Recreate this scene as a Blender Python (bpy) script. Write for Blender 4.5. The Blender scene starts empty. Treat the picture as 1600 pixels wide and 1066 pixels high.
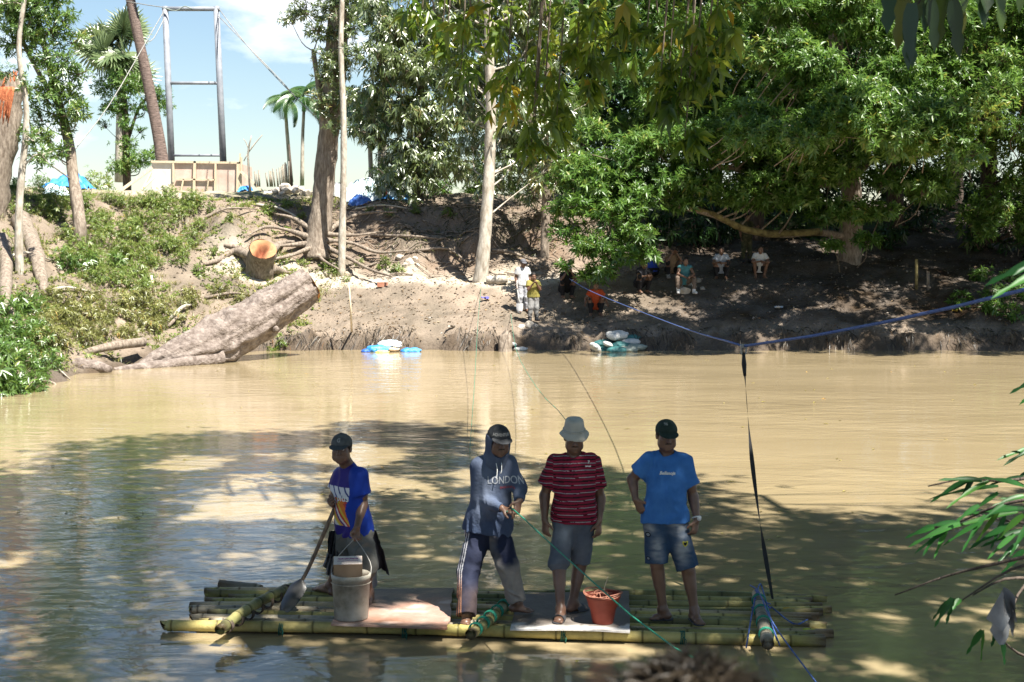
import bpy, math, random
import numpy as np
from mathutils import Vector, Matrix
from mathutils.bvhtree import BVHTree
R = math.radians
rng = np.random.default_rng(7)
random.seed(7)
scene = bpy.context.scene
COL = scene.collection

# ---------------------------------------------------------------- camera
CH, F, PITCH = 3.1, 2222.2, R(4.093)
cam_d = bpy.data.cameras.new('camera'); cam = bpy.data.objects.new('camera', cam_d); COL.objects.link(cam)
cam.location = (0, 0, CH); cam.rotation_euler = (R(90) - PITCH, 0, 0)
cam_d.lens = 50; cam_d.sensor_width = 36; cam_d.clip_start = 0.05; cam_d.clip_end = 3000
cam_d.dof.use_dof = True; cam_d.dof.focus_distance = 17.0; cam_d.dof.aperture_fstop = 8.0
scene.camera = cam

# ---------------------------------------------------------------- sky, sun, exposure
SUN = Vector((0.34, -0.35, 0.872)).normalized()      # towards the sun: high, from the right and behind
world = bpy.data.worlds.new('World'); scene.world = world; world.use_nodes = True
wn = world.node_tree.nodes; wl = world.node_tree.links
for n in list(wn): wn.remove(n)
w_out = wn.new('ShaderNodeOutputWorld'); w_bg = wn.new('ShaderNodeBackground')
sky = wn.new('ShaderNodeTexSky'); sky.sky_type = 'NISHITA'; sky.sun_disc = False
sky.sun_elevation = math.asin(SUN.z); sky.sun_rotation = math.atan2(SUN.x, SUN.y)
sky.air_density = 1.15; sky.dust_density = 0.3; sky.ozone_density = 3.0
w_tc = wn.new('ShaderNodeTexCoord'); w_map = wn.new('ShaderNodeMapping'); w_map.inputs['Scale'].default_value = (1, 1, 2.6)
w_no = wn.new('ShaderNodeTexNoise'); w_no.inputs['Scale'].default_value = 5.5; w_no.inputs['Detail'].default_value = 7
w_no.inputs['Roughness'].default_value = 0.56
w_ra = wn.new('ShaderNodeValToRGB'); w_ra.color_ramp.elements[0].position = 0.55; w_ra.color_ramp.elements[1].position = 0.70
w_mix = wn.new('ShaderNodeMixRGB'); w_mix.inputs[2].default_value = (9.6, 10.1, 10.6, 1)
wl.new(w_tc.outputs['Generated'], w_map.inputs['Vector']); wl.new(w_map.outputs[0], w_no.inputs['Vector'])
w_sx = wn.new('ShaderNodeSeparateXYZ'); w_lo = wn.new('ShaderNodeMapRange'); w_mu = wn.new('ShaderNodeMath'); w_mu.operation = 'MULTIPLY'   # fair weather clouds low over the horizon
w_lo.inputs['From Min'].default_value = .18; w_lo.inputs['From Max'].default_value = .45; w_lo.inputs['To Min'].default_value = 1; w_lo.inputs['To Max'].default_value = .08
wl.new(w_tc.outputs['Generated'], w_sx.inputs[0]); wl.new(w_sx.outputs['Z'], w_lo.inputs['Value']); wl.new(w_no.outputs['Fac'], w_ra.inputs['Fac'])
wl.new(w_ra.outputs['Color'], w_mu.inputs[0]); wl.new(w_lo.outputs[0], w_mu.inputs[1]); wl.new(w_mu.outputs[0], w_mix.inputs[0])
wl.new(sky.outputs[0], w_mix.inputs[1]); wl.new(w_mix.outputs[0], w_bg.inputs['Color'])
w_bg.inputs['Strength'].default_value = 0.05
wl.new(w_bg.outputs[0], w_out.inputs['Surface'])
sun_d = bpy.data.lights.new('sun', 'SUN'); sun = bpy.data.objects.new('sun', sun_d); COL.objects.link(sun)
sun_d.energy = 5.0; sun_d.angle = R(0.55); sun_d.color = (1.0, 0.95, 0.86)
sun.rotation_euler = (-SUN).to_track_quat('-Z', 'Y').to_euler()
vs = scene.view_settings; vs.view_transform = 'Standard'; vs.look = 'None'; vs.exposure = 1.6; vs.gamma = 1; vs.use_curve_mapping = False
scene.cycles.max_bounces = 8; scene.cycles.diffuse_bounces = 3; scene.cycles.transmission_bounces = 4
scene.cycles.transparent_max_bounces = 8; scene.cycles.sample_clamp_indirect = 6
scene.cycles.use_denoising = True

# ---------------------------------------------------------------- pixel helpers (1600 px photo) and noise
cp, sp_ = math.cos(PITCH), math.sin(PITCH)
def ray(px, py):
    rx = (px - 800) / F; ry = (533 - py) / F
    return np.array((rx, cp + ry * sp_, -sp_ + ry * cp))
def P(px, py, Y):
    d = ray(px, py); return np.array((0, 0, CH)) + d * (Y / d[1])
def G(px, py, z):
    d = ray(px, py); return np.array((0, 0, CH)) + d * ((z - CH) / d[2])
def V(*a): return np.array(a, float)
def nrm(v):
    v = np.asarray(v, float); return v / (np.linalg.norm(v, axis=-1, keepdims=True) + 1e-9)

def _h(i, j, k):
    n = (i.astype(np.int64) * 374761393 + j.astype(np.int64) * 668265263 + k.astype(np.int64) * 2147483647) & 0xffffffff
    n = ((n ^ (n >> 13)) * 1274126177) & 0xffffffff
    n = ((n ^ (n >> 16)) * 2246822519) & 0xffffffff
    return ((n ^ (n >> 15)) & 0xffff) / 32767.5 - 1.0
def vnoise(p):
    p = np.asarray(p, float); f = np.floor(p); t = p - f; t = t * t * (3 - 2 * t); i = f.astype(np.int64)
    x, y, z = i[..., 0], i[..., 1], i[..., 2]; u, v, w = t[..., 0], t[..., 1], t[..., 2]
    def L(a, b, q): return a + (b - a) * q
    return L(L(L(_h(x, y, z), _h(x+1, y, z), u), L(_h(x, y+1, z), _h(x+1, y+1, z), u), v),
             L(L(_h(x, y, z+1), _h(x+1, y, z+1), u), L(_h(x, y+1, z+1), _h(x+1, y+1, z+1), u), v), w)
def fbm(p, o=4):
    s = 0; a = 1
    for k in range(o): s = s + a * vnoise(p * 2.03 ** k + 17.3 * k); a *= .5
    return s

# ---------------------------------------------------------------- materials
def M(name, c1, c2=None, scale=6., rough=.75, bump=0., bscale=None, c3=None, stretch=(1, 1, 1), spec=.3, pos=(.35, .65), detail=6):
    m = bpy.data.materials.new(name); m.use_nodes = True; nt = m.node_tree; N = nt.nodes; L = nt.links
    b = N['Principled BSDF']; b.inputs['Roughness'].default_value = rough; b.inputs['Specular IOR Level'].default_value = spec
    tc = N.new('ShaderNodeTexCoord'); mp = N.new('ShaderNodeMapping'); mp.inputs['Scale'].default_value = stretch
    L.new(tc.outputs['Object'], mp.inputs['Vector'])
    if c2 is None: c2 = tuple(x * .7 for x in c1)
    no = N.new('ShaderNodeTexNoise'); no.inputs['Scale'].default_value = scale; no.inputs['Detail'].default_value = detail
    no.inputs['Roughness'].default_value = .6
    L.new(mp.outputs[0], no.inputs['Vector'])
    ra = N.new('ShaderNodeValToRGB'); e = ra.color_ramp.elements
    e[0].position = pos[0]; e[1].position = pos[1]; e[0].color = (*c1, 1); e[1].color = (*c2, 1)
    if c3: q = e.new(.5 * (pos[0] + pos[1])); q.color = (*c3, 1)
    L.new(no.outputs['Fac'], ra.inputs['Fac']); L.new(ra.outputs[0], b.inputs['Base Color'])
    if bump:
        n2 = N.new('ShaderNodeTexNoise'); n2.inputs['Scale'].default_value = bscale or scale * 3; n2.inputs['Detail'].default_value = 6
        L.new(mp.outputs[0], n2.inputs['Vector'])
        bp = N.new('ShaderNodeBump'); bp.inputs['Strength'].default_value = 1; bp.inputs['Distance'].default_value = bump
        L.new(n2.outputs['Fac'], bp.inputs['Height']); L.new(bp.outputs[0], b.inputs['Normal'])
    return m
def MA(name, rough=.8, bump=0., bscale=60., grain=.25):
    """colour from the mesh attribute 'col' (the pattern of a thing; on the bank also painted shade), with fine grain"""
    m = bpy.data.materials.new(name); m.use_nodes = True; nt = m.node_tree; N = nt.nodes; L = nt.links
    b = N['Principled BSDF']; b.inputs['Roughness'].default_value = rough; b.inputs['Specular IOR Level'].default_value = .2
    at = N.new('ShaderNodeAttribute'); at.attribute_name = 'col'
    tc = N.new('ShaderNodeTexCoord'); no = N.new('ShaderNodeTexNoise'); no.inputs['Scale'].default_value = 25; no.inputs['Detail'].default_value = 5
    L.new(tc.outputs['Object'], no.inputs['Vector'])
    ra = N.new('ShaderNodeMapRange'); ra.inputs['To Min'].default_value = 1 - grain; ra.inputs['To Max'].default_value = 1 + grain
    L.new(no.outputs['Fac'], ra.inputs['Value'])
    mx = N.new('ShaderNodeVectorMath'); mx.operation = 'SCALE'
    L.new(at.outputs['Color'], mx.inputs[0]); L.new(ra.outputs[0], mx.inputs['Scale']); L.new(mx.outputs[0], b.inputs['Base Color'])
    if bump:
        n2 = N.new('ShaderNodeTexNoise'); n2.inputs['Scale'].default_value = bscale; L.new(tc.outputs['Object'], n2.inputs['Vector'])
        bp = N.new('ShaderNodeBump'); bp.inputs['Distance'].default_value = bump; L.new(n2.outputs['Fac'], bp.inputs['Height']); L.new(bp.outputs[0], b.inputs['Normal'])
    return m
def ML(name, c1, c2, c3, trans=.35, gloss=.10, rough=.38):
    m = bpy.data.materials.new(name); m.use_nodes = True; nt = m.node_tree; N = nt.nodes; L = nt.links
    for n in list(N): N.remove(n)
    out = N.new('ShaderNodeOutputMaterial'); at = N.new('ShaderNodeAttribute'); at.attribute_name = 'rnd'
    ra = N.new('ShaderNodeValToRGB'); e = ra.color_ramp.elements; e[0].color = (*c1, 1); e[1].color = (*c3, 1); q = e.new(.55); q.color = (*c2, 1); e[2].position = .93; q = e.new(1.0); q.color = (c3[0] * 1.25, c3[1] * .85, c3[2] * .6, 1)
    L.new(at.outputs['Fac'], ra.inputs['Fac'])
    d = N.new('ShaderNodeBsdfDiffuse'); t = N.new('ShaderNodeBsdfTranslucent'); g = N.new('ShaderNodeBsdfGlossy'); g.inputs['Roughness'].default_value = rough
    hs = N.new('ShaderNodeHueSaturation'); hs.inputs['Value'].default_value = 1.5; hs.inputs['Hue'].default_value = .485
    L.new(ra.outputs[0], d.inputs['Color']); L.new(ra.outputs[0], hs.inputs['Color']); L.new(hs.outputs[0], t.inputs['Color'])
    a = N.new('ShaderNodeMixShader'); a.inputs[0].default_value = trans; b = N.new('ShaderNodeMixShader'); b.inputs[0].default_value = gloss
    L.new(d.outputs[0], a.inputs[1]); L.new(t.outputs[0], a.inputs[2]); L.new(a.outputs[0], b.inputs[1]); L.new(g.outputs[0], b.inputs[2])
    L.new(b.outputs[0], out.inputs['Surface'])
    return m

# ---------------------------------------------------------------- mesh building
class MB:
    def __init__(s): s.v = []; s.f = []; s.n = 0; s.rnd = []; s.has_rnd = False
    def add(s, v, faces, rnd=None):
        v = np.asarray(v, float).reshape(-1, 3); s.v.append(v)
        for fa in (faces if isinstance(faces, list) else [faces]):
            s.f.append(np.asarray(fa, np.int64) + s.n)
        s.n += len(v)
        s.rnd.append(np.full(len(v), .5) if rnd is None else np.broadcast_to(rnd, (len(v),)))
        if rnd is not None: s.has_rnd = True
        return s
    def box(s, c, size, rot=None):
        q = np.array([(x, y, z) for x in (-.5, .5) for y in (-.5, .5) for z in (-.5, .5)]) * np.asarray(size, float)
        if rot is not None: q = q @ np.asarray(rot, float).T
        return s.add(q + np.asarray(c, float), np.array([(0, 1, 3, 2), (4, 6, 7, 5), (0, 4, 5, 1), (2, 3, 7, 6), (0, 2, 6, 4), (1, 5, 7, 3)]))
    def beam(s, a, b, w, h=None, up=(0, 0, 1)):
        a = np.asarray(a, float); b = np.asarray(b, float); d = nrm(b - a); x = nrm(np.cross(d, np.asarray(up, float) + (0, 1e-4, 0))); y = np.cross(x, d)
        return s.box((a + b) / 2, (w, np.linalg.norm(b - a), h or w), np.stack([x, d, y], 1))
    def tube(s, pts, rad, n=8, cap=True, rough=0., rs=3., smooth=3, seed=0, ridge=0., rk=3.):
        pts = np.asarray(pts, float); rad = np.broadcast_to(np.asarray(rad, float), (len(pts),)).copy()
        if smooth > 1 and len(pts) > 2:
            k = len(pts); P0 = np.vstack([2*pts[0]-pts[1], pts, 2*pts[-1]-pts[-2]]); o = []; r2 = []
            for i in range(k - 1):
                a, b, c, d = P0[i:i+4]
                for t in np.arange(smooth) / smooth:
                    o.append(.5 * ((2*b) + (c-a)*t + (2*a-5*b+4*c-d)*t*t + (3*b-a-3*c+d)*t**3)); r2.append(rad[i]*(1-t)+rad[i+1]*t)
            o.append(pts[-1]); r2.append(rad[-1]); pts = np.array(o); rad = np.array(r2)
        k = len(pts); T = nrm(np.gradient(pts, axis=0)); ref = V(0, 0, 1) if abs(T[0][2]) < .9 else V(1, 0, 0)
        U = np.zeros_like(pts); U[0] = nrm(np.cross(T[0], ref))
        for i in range(1, k):
            u = U[i-1] - T[i] * np.dot(U[i-1], T[i]); U[i] = nrm(u)
        W = np.cross(T, U); a = np.arange(n) * 2 * math.pi / n
        ring = np.cos(a)[None, :, None] * U[:, None, :] + np.sin(a)[None, :, None] * W[:, None, :]
        rr = rad[:, None] * np.ones((k, n))
        if rough: rr = rr * (1 + rough * fbm((pts[:, None, :] + ring * rad[:, None, None]) * rs + seed, 3))
        if ridge:
            al = np.concatenate([[0], np.cumsum(np.linalg.norm(np.diff(pts, axis=0), axis=1))])[:, None] + 0 * rr; q = np.stack([np.cos(a)[None] * rk + .25 * np.sin(al * 2 + seed), np.sin(a)[None] * rk + 0 * al, al * .9 + seed], -1)
            rr = rr * (1 + ridge * (vnoise(q) + .6 * (1 - 2 * np.abs(vnoise(q * V(2.6, 2.6, 1.7) + 5)))))
        v = (pts[:, None, :] + ring * rr[..., None]).reshape(-1, 3)
        i, j = np.meshgrid(np.arange(k - 1), np.arange(n), indexing='ij'); i = i.ravel(); j = j.ravel(); j2 = (j + 1) % n
        fs = [np.stack([i*n+j, i*n+j2, (i+1)*n+j2, (i+1)*n+j], 1)]
        if cap:
            v = np.vstack([v, pts[:1], pts[-1:]]); c0, c1 = k*n, k*n+1; q = np.arange(n); q2 = (q+1) % n
            fs += [np.stack([np.full(n, c0), q2, q], 1), np.stack([np.full(n, c1), (k-1)*n+q, (k-1)*n+q2], 1)]
        return s.add(v, fs)
    def lathe(s, prof, base, axis=(0, 0, 1), n=28, wob=0.):
        ax = nrm(np.asarray(axis, float)); x = nrm(np.cross(ax, V(0, 1, .01))); y = np.cross(ax, x)
        prof = np.asarray(prof, float); k = len(prof); a = np.arange(n) * 2 * math.pi / n
        v = np.asarray(base, float) + prof[:, None, 0:1] * (np.cos(a)[None, :, None]*x + np.sin(a)[None, :, None]*y) + prof[:, None, 1:2] * ax
        i, j = np.meshgrid(np.arange(k - 1), np.arange(n), indexing='ij'); i = i.ravel(); j = j.ravel(); j2 = (j + 1) % n
        return s.add(v.reshape(-1, 3), np.stack([i*n+j, i*n+j2, (i+1)*n+j2, (i+1)*n+j], 1))
    def sheet(s, grid):
        g = np.asarray(grid, float); a, b = g.shape[:2]
        i, j = np.meshgrid(np.arange(a - 1), np.arange(b - 1), indexing='ij'); i = i.ravel(); j = j.ravel()
        return s.add(g.reshape(-1, 3), np.stack([i*b+j, (i+1)*b+j, (i+1)*b+j+1, i*b+j+1], 1))
    def leaves(s, base, d, nml, L, W, droop=.15, fold=.25, tone=None):
        """vectorised leaves: base point, direction, normal, length, width"""
        base = np.asarray(base, float); k = len(base); d = nrm(d); side = nrm(np.cross(d, nml)); up = np.cross(side, d)
        L = np.broadcast_to(L, (k,))[:, None]; W = np.broadcast_to(W, (k,))[:, None]; g = V(0, 0, -1) * droop
        m = base + d * L * .5 + g * L * .2; l = base + d * L * .42 - side * W * .5 + up * W * fold + g * L * .2
        r = base + d * L * .42 + side * W * .5 + up * W * fold + g * L * .2; t = base + d * L + g * L
        v = np.stack([base, l, m, r, t], 1).reshape(-1, 3); o = np.arange(k)[:, None] * 5
        fa = np.concatenate([o + np.array([0, 2, 1]), o + np.array([0, 3, 2]), o + np.array([2, 3, 4]), o + np.array([1, 2, 4])])
        return s.add(v, fa, np.repeat(rng.random(k) if tone is None else np.clip(tone + rng.normal(0, .2, k), 0, 1), 5))
    def blade(s, base, d, nml, L, W, droop=.3, seg=5, rnd=None, fold=.2):
        base = np.asarray(base, float); d = nrm(np.asarray(d, float)); p = base.copy(); vs = []; rr = rng.random() if rnd is None else rnd
        for i in range(seg + 1):
            t = i / seg; w = W * (.25 + .75 * math.sin(math.pi * min(1, t * 1.25 + .12) ** .9)) if t < .7 else W * (1 - t) / .3 * .93
            w = max(w, .0006); sd = nrm(np.cross(d, nml)); up = np.cross(sd, d)
            vs += [p - sd*w/2 + up*w*fold, p.copy(), p + sd*w/2 + up*w*fold]; d = nrm(d + V(0, 0, -droop / seg)); p = p + d * L / seg
        fa = []
        for i in range(seg):
            a = i * 3; fa += [(a, a+1, a+4, a+3), (a+1, a+2, a+5, a+4)]
        return s.add(np.array(vs), np.array(fa), rr)
    def mesh(s, name, base, smooth=True, col=None):
        me = bpy.data.meshes.new(name); v = np.concatenate(s.v) - np.asarray(base, float)
        me.vertices.add(len(v)); me.vertices.foreach_set('co', v.ravel().astype(np.float32))
        loops = np.concatenate([f.ravel() for f in s.f]); sizes = np.concatenate([np.full(len(f), f.shape[1]) for f in s.f])
        me.loops.add(len(loops)); me.loops.foreach_set('vertex_index', loops.astype(np.int32))
        me.polygons.add(len(sizes)); st = np.concatenate([[0], np.cumsum(sizes)[:-1]])
        me.polygons.foreach_set('loop_start', st.astype(np.int32))
        me.polygons.foreach_set('use_smooth', np.full(len(sizes), smooth))
        me.update(calc_edges=True)
        if s.has_rnd:
            a = me.attributes.new('rnd', 'FLOAT', 'POINT'); a.data.foreach_set('value', np.concatenate(s.rnd).astype(np.float32))
        if col is not None:
            c = np.concatenate([col(np.concatenate(s.v)), np.ones((len(v), 1))], 1) if callable(col) else col
            a = me.attributes.new('col', 'FLOAT_COLOR', 'POINT'); a.data.foreach_set('color', c.ravel().astype(np.float32))
        return me

BASE = {}
def tag(o, label=None, cat=None, group=None, kind=None):
    if label: o['label'] = label
    if cat: o['category'] = cat
    if group: o['group'] = group
    if kind: o['kind'] = kind
    return o
def thing(name, label, cat, loc, group=None):
    o = bpy.data.objects.new(name, None); COL.objects.link(o); o.empty_display_size = .1
    o.location = Vector(loc); BASE[o.name] = np.asarray(loc, float)
    return tag(o, label, cat, group)
def part(name, mb, mat, parent, smooth=True, label=None, col=None):
    root = parent
    base = BASE[root.name]
    me = mb.mesh(name, base, smooth, col); me.materials.append(mat)
    o = bpy.data.objects.new(name, me); COL.objects.link(o); o.parent = parent; BASE[o.name] = base
    if label: o['label'] = label
    return o
def solo(name, mb, mat, base, label=None, cat=None, group=None, kind=None, smooth=True, col=None):
    me = mb.mesh(name, base, smooth, col); me.materials.append(mat)
    o = bpy.data.objects.new(name, me); COL.objects.link(o); o.location = Vector(base); BASE[o.name] = np.asarray(base, float)
    return tag(o, label, cat, group, kind)
def dup(o, loc, rot=(0, 0, 0), scale=1., label=None, group=None):
    c = o.copy(); COL.objects.link(c); c.location = Vector(loc); c.rotation_euler = rot
    c.scale = (scale,) * 3 if np.isscalar(scale) else scale
    if label: c['label'] = label
    if group: c['group'] = group
    for ch in list(o.children):
        k = ch.copy(); COL.objects.link(k); k.parent = c
        for g in ch.children:
            h = g.copy(); COL.objects.link(h); h.parent = k
    return c

# ---------------------------------------------------------------- signed distance bodies -> one continuous mesh
class SDF:
    def __init__(s): s.p = []; s.k = .02
    def cap(s, a, b, ra, rb=None, k=None, flat=None, op='u', cut=False):
        a = np.asarray(a, float); b = np.asarray(b, float); rb = ra if rb is None else rb
        s.p.append(('c', a, b, ra, rb, s.k if k is None else k, flat, op, cut)); return s
    def ell(s, c, r, R=None, k=None, op='u'):
        s.p.append(('e', np.asarray(c, float), np.asarray(r, float), R, None, s.k if k is None else k, None, op, False)); return s
    def plane(s, c, n, near=None):   # keeps the side opposite to n
        s.p.append(('p', np.asarray(c, float), nrm(n), near, None, 0, None, 'x', False)); return s
    def build(s, cell, post=None):
        lo = []; hi = []
        for q in s.p:
            if q[7] != 'u': continue
            if q[0] == 'c': r = max(q[3], q[4]); lo.append(np.minimum(q[1], q[2]) - r); hi.append(np.maximum(q[1], q[2]) + r)
            else: r = q[2].max(); lo.append(q[1] - r); hi.append(q[1] + r)
        lo = np.min(lo, 0) - 3 * cell - .01; hi = np.max(hi, 0) + 3 * cell + .01
        n = np.ceil((hi - lo) / cell).astype(int) + 1
        D = np.full(n, 1., np.float32); ax = [lo[i] + np.arange(n[i]) * cell for i in range(3)]
        for kind, a, b, ra, rb, k, flat, op, cut in s.p:
            m = k + 3 * cell
            if kind == 'c': r = max(ra, rb); l = np.minimum(a, b) - r - m; h = np.maximum(a, b) + r + m
            elif kind == 'e': r = b.max(); l = a - r - m; h = a + r + m
            else:
                if ra is None: l, h = lo, hi
                else: l = a - ra; h = a + ra
            i0 = np.clip(np.floor((l - lo) / cell).astype(int), 0, n); i1 = np.clip(np.ceil((h - lo) / cell).astype(int) + 1, 0, n)
            if (i1 <= i0).any(): continue
            sl = tuple(slice(i0[i], i1[i]) for i in range(3))
            X = np.stack(np.meshgrid(*[ax[i][i0[i]:i1[i]] for i in range(3)], indexing='ij'), -1)
            if kind == 'c':
                sc = 1.; A, B, Q = a, b, X
                if flat is not None:
                    fn, ff = nrm(flat[0]), flat[1]
                    Q = X + ((X - a) @ fn)[..., None] * fn * (1/ff - 1); B = b + np.dot(b - a, fn) * fn * (1/ff - 1); sc = (1 + ff) / 2
                ab = B - A; L2 = np.dot(ab, ab) + 1e-12; t = np.clip(((Q - A) @ ab) / L2, 0, 1)
                d = (np.linalg.norm(Q - A - t[..., None] * ab, axis=-1) - (ra + t * (rb - ra))) * sc
                if cut: d = np.maximum(d, (X - b) @ nrm(b - a))
            elif kind == 'e':
                Q = X - a
                if ra is not None: Q = Q @ np.asarray(ra)     # columns are the axes
                q = np.linalg.norm(Q / b, axis=-1); d = (q - 1) * b.min() if b.min() / b.max() > .3 else q * (q - 1) / (np.linalg.norm(Q / b**2, axis=-1) + 1e-6)
            else: d = (X - a) @ b
            cur = D[sl]
            if op == 'u':
                if k > 0: hh = np.clip(.5 + .5 * (cur - d) / k, 0, 1); D[sl] = cur * (1 - hh) + d * hh - k * hh * (1 - hh)
                else: D[sl] = np.minimum(cur, d)
            elif op == 's':
                d = -d
                if k > 0: hh = np.clip(.5 - .5 * (cur - d) / k, 0, 1); D[sl] = cur * (1 - hh) + d * hh + k * hh * (1 - hh)
                else: D[sl] = np.maximum(cur, d)
            else: D[sl] = np.maximum(cur, d)
        if post is not None:
            near = np.argwhere(np.abs(D) < .04); pts = lo + near * cell
            D[tuple(near.T)] += post(pts)
        D[[0, -1]] = np.maximum(D[[0, -1]], .01); D[:, [0, -1]] = np.maximum(D[:, [0, -1]], .01); D[:, :, [0, -1]] = np.maximum(D[:, :, [0, -1]], .01)
        ins = D < 0; c = np.zeros(n - 1, np.int8); offs = [(i, j, k) for i in (0, 1) for j in (0, 1) for k in (0, 1)]
        for o in offs: c += ins[o[0]:n[0]-1+o[0], o[1]:n[1]-1+o[1], o[2]:n[2]-1+o[2]]
        act = np.argwhere((c > 0) & (c < 8)); idx = np.full(n - 1, -1, np.int64); idx[tuple(act.T)] = np.arange(len(act))
        val = np.stack([D[tuple((act + o).T)] for o in offs], 1); pos = np.zeros((len(act), 3)); cnt = np.zeros(len(act)); O = np.array(offs)
        for i in range(8):
            for j in range(i + 1, 8):
                if np.abs(O[i] - O[j]).sum() != 1: continue
                mk = (val[:, i] < 0) != (val[:, j] < 0); t = val[mk, i] / (val[mk, i] - val[mk, j])
                pos[mk] += O[i] + t[:, None] * (O[j] - O[i]); cnt[mk] += 1
        v = lo + (act + pos / cnt[:, None]) * cell; fs = []
        for axn in range(3):
            a2, a3 = (axn + 1) % 3, (axn + 2) % 3; s0 = [slice(1, n[i]-1) for i in range(3)]; s1 = list(s0)
            s0[axn] = slice(0, n[axn]-1); s1[axn] = slice(1, n[axn])
            A = ins[tuple(s0)]; B = ins[tuple(s1)]; e = np.argwhere(A != B); st = A[tuple(e.T)]
            e = e + np.array([0 if i == axn else 1 for i in range(3)]); u2 = np.eye(3, dtype=int)[a2]; u3 = np.eye(3, dtype=int)[a3]
            q = np.stack([idx[tuple(x.T)] for x in (e, e - u2, e - u2 - u3, e - u3)], 1)
            q[~st] = q[~st][:, ::-1]; fs.append(q)
        f = np.concatenate(fs); f = f[(f >= 0).all(1)]
        mb = MB(); mb.add(v, f); return mb
# ================================================================ terrain: both banks as one sheet, and the river
WX = np.array([-900, -400, -60, -18, -12, -10.3, -9.9, -9.6, -9.0, -8.2, -7.0, -5.5, -3, 0, 8, 15, 60, 400, 900], float)
WY = np.array([0, 5, 10, 16, 22, 26, 30, 33, 35, 37, 39.2, 39.8, 39.6, 39.6, 39.7, 39.5, 41, 60, 90], float)
def seg_dist(x, y):
    d = np.full(x.shape, 1e9)
    for i in range(len(WX) - 1):
        ax, ay, bx, by = WX[i], WY[i], WX[i+1], WY[i+1]; L2 = (bx-ax)**2 + (by-ay)**2
        t = np.clip(((x-ax)*(bx-ax) + (y-ay)*(by-ay)) / L2, 0, 1)
        d = np.minimum(d, np.hypot(x - ax - t*(bx-ax), y - ay - t*(by-ay)))
    return np.where(y > np.interp(x, WX, WY), d, -d)
PM = (np.array([-6, -1, 0, .22, .8, 2.5, 4.2, 5.3, 5.9, 6.6, 8.2, 10, 14, 60]), np.array([-1.5, -.6, -.08, .34, .6, 1.15, 1.78, 1.92, 2.3, 2.95, 4.15, 4.62, 4.75, 4.6]))
PR = (np.array([-6, -1, 0, .25, 1, 3.2, 6.5, 10, 15, 60]), np.array([-1.5, -.6, -.08, .38, .72, 1.6, 2.5, 3.3, 4.4, 4.8]))
PL = (np.array([-6, -1, 0, .5, 2, 5, 8, 11, 60]), np.array([-1.5, -.6, -.08, .3, 1.0, 2.6, 4.2, 4.75, 4.8]))
def sst(a, b, x): t = np.clip((x - a) / (b - a), 0, 1); return t * t * (3 - 2 * t)
def hgt(x, y):
    x = np.asarray(x, float); y = np.asarray(y, float); q = np.stack([x, y, 0 * x], -1)
    d = seg_dist(x, y) + .30 * fbm(q * .9, 4) * sst(20, 30, y)
    zm = np.interp(d, *PM); zr = np.interp(d, *PR); zl = np.interp(d, *PL)
    wr = sst(1.5, 6.5, x + .6 * fbm(q * .35, 2)); wl = sst(-6.0, -9.0, x)
    z = zm * (1 - wr) + zr * wr; z = z * (1 - wl) + zl * wl
    steep = np.exp(-((d - 6.9) / 1.3) ** 2) * (1 - wr * .8)
    z = z + sst(.2, 1.5, d) * (.06 * fbm(q * 1.7, 4) + .035 * fbm(q * 5, 3)) + steep * (.22 * fbm(q * V(1.6, 1.6, 1), 4))
    z = z + .13 * fbm(q * V(3.5, 3.5, 1) + 9, 3) * sst(0, .3, d) * sst(1.2, .5, d)
    zn = np.interp(y, [-400, -5, 2, 5, 7.4, 8.3, 11], [2.5, 1.7, 1.45, 1.0, .25, -.1, -1.2]) + .05 * fbm(q * 1.3, 3)
    return np.where(y < np.minimum(11, np.interp(x, WX, WY) - 6), zn, z) if True else z
def gz(x, y): return float(hgt(np.array([x]), np.array([y]))[0])
def hit(px, py, y0=22., y1=90.):
    d = ray(px, py); Y = np.arange(y0, y1, .05); t = Y / d[1]
    X = d[0] * t; Z = CH + d[2] * t; k = np.argmax(Z < hgt(X, Y))
    return V(X[k], Y[k], hgt(X[k:k+1], Y[k:k+1])[0])
gx = np.concatenate([[-900, -500, -250, -140, -90, -60, -45, -35, -28, -24], np.arange(-21, 23, .16), [24, 27, 31, 36, 45, 60, 90, 140, 250, 500, 900]])
gy = np.concatenate([[-400, -150, -60, -30, -15], np.arange(-8, 12, .5), np.arange(12, 23.5, .6), np.arange(24, 56, .16), np.arange(56, 72, .7), [75, 80, 90, 110, 140, 200, 320, 520, 900, 1400]])
XX, YY = np.meshgrid(gx, gy, indexing='ij'); ZZ = hgt(XX, YY)
DD = seg_dist(XX, YY); q3 = np.stack([XX, YY, ZZ], -1)
n1 = fbm(q3 * .9, 4)[..., None]; n2 = fbm(q3 * 4.1 + 5, 3)[..., None]; n3 = fbm(q3 * .25 + 40, 3)[..., None]
col = V(.185, .148, .113) + n1 * V(.05, .036, .028) + n2 * V(.045, .036, .028)
dry = (sst(3.6, 4.3, DD + .35 * n1[..., 0]) * sst(6.1, 5.2, DD + .3 * n1[..., 0]) * sst(3.6, 1.2, XX) * sst(-10, -7.6, XX))[..., None]
col = col * (1 - dry) + (V(.38, .335, .27) + n2 * .06) * dry                        # pale trodden sand along the ledge
wet = sst(.55, .15, DD + .1 * n1[..., 0])[..., None]; col = col * (1 - wet) + (V(.085, .065, .048) + n2 * .02) * wet  # mud at the waterline; its dark tone also stands for shaded hollows
hum_shade = (sst(2.5, 6.5, XX) * sst(.4, 1.4, DD))[..., None]; col = col * (1 - hum_shade) + (V(.078, .062, .049) + n1 * .03 + n2 * .025) * hum_shade      # humus under the trees, painted darker for their shade
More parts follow.
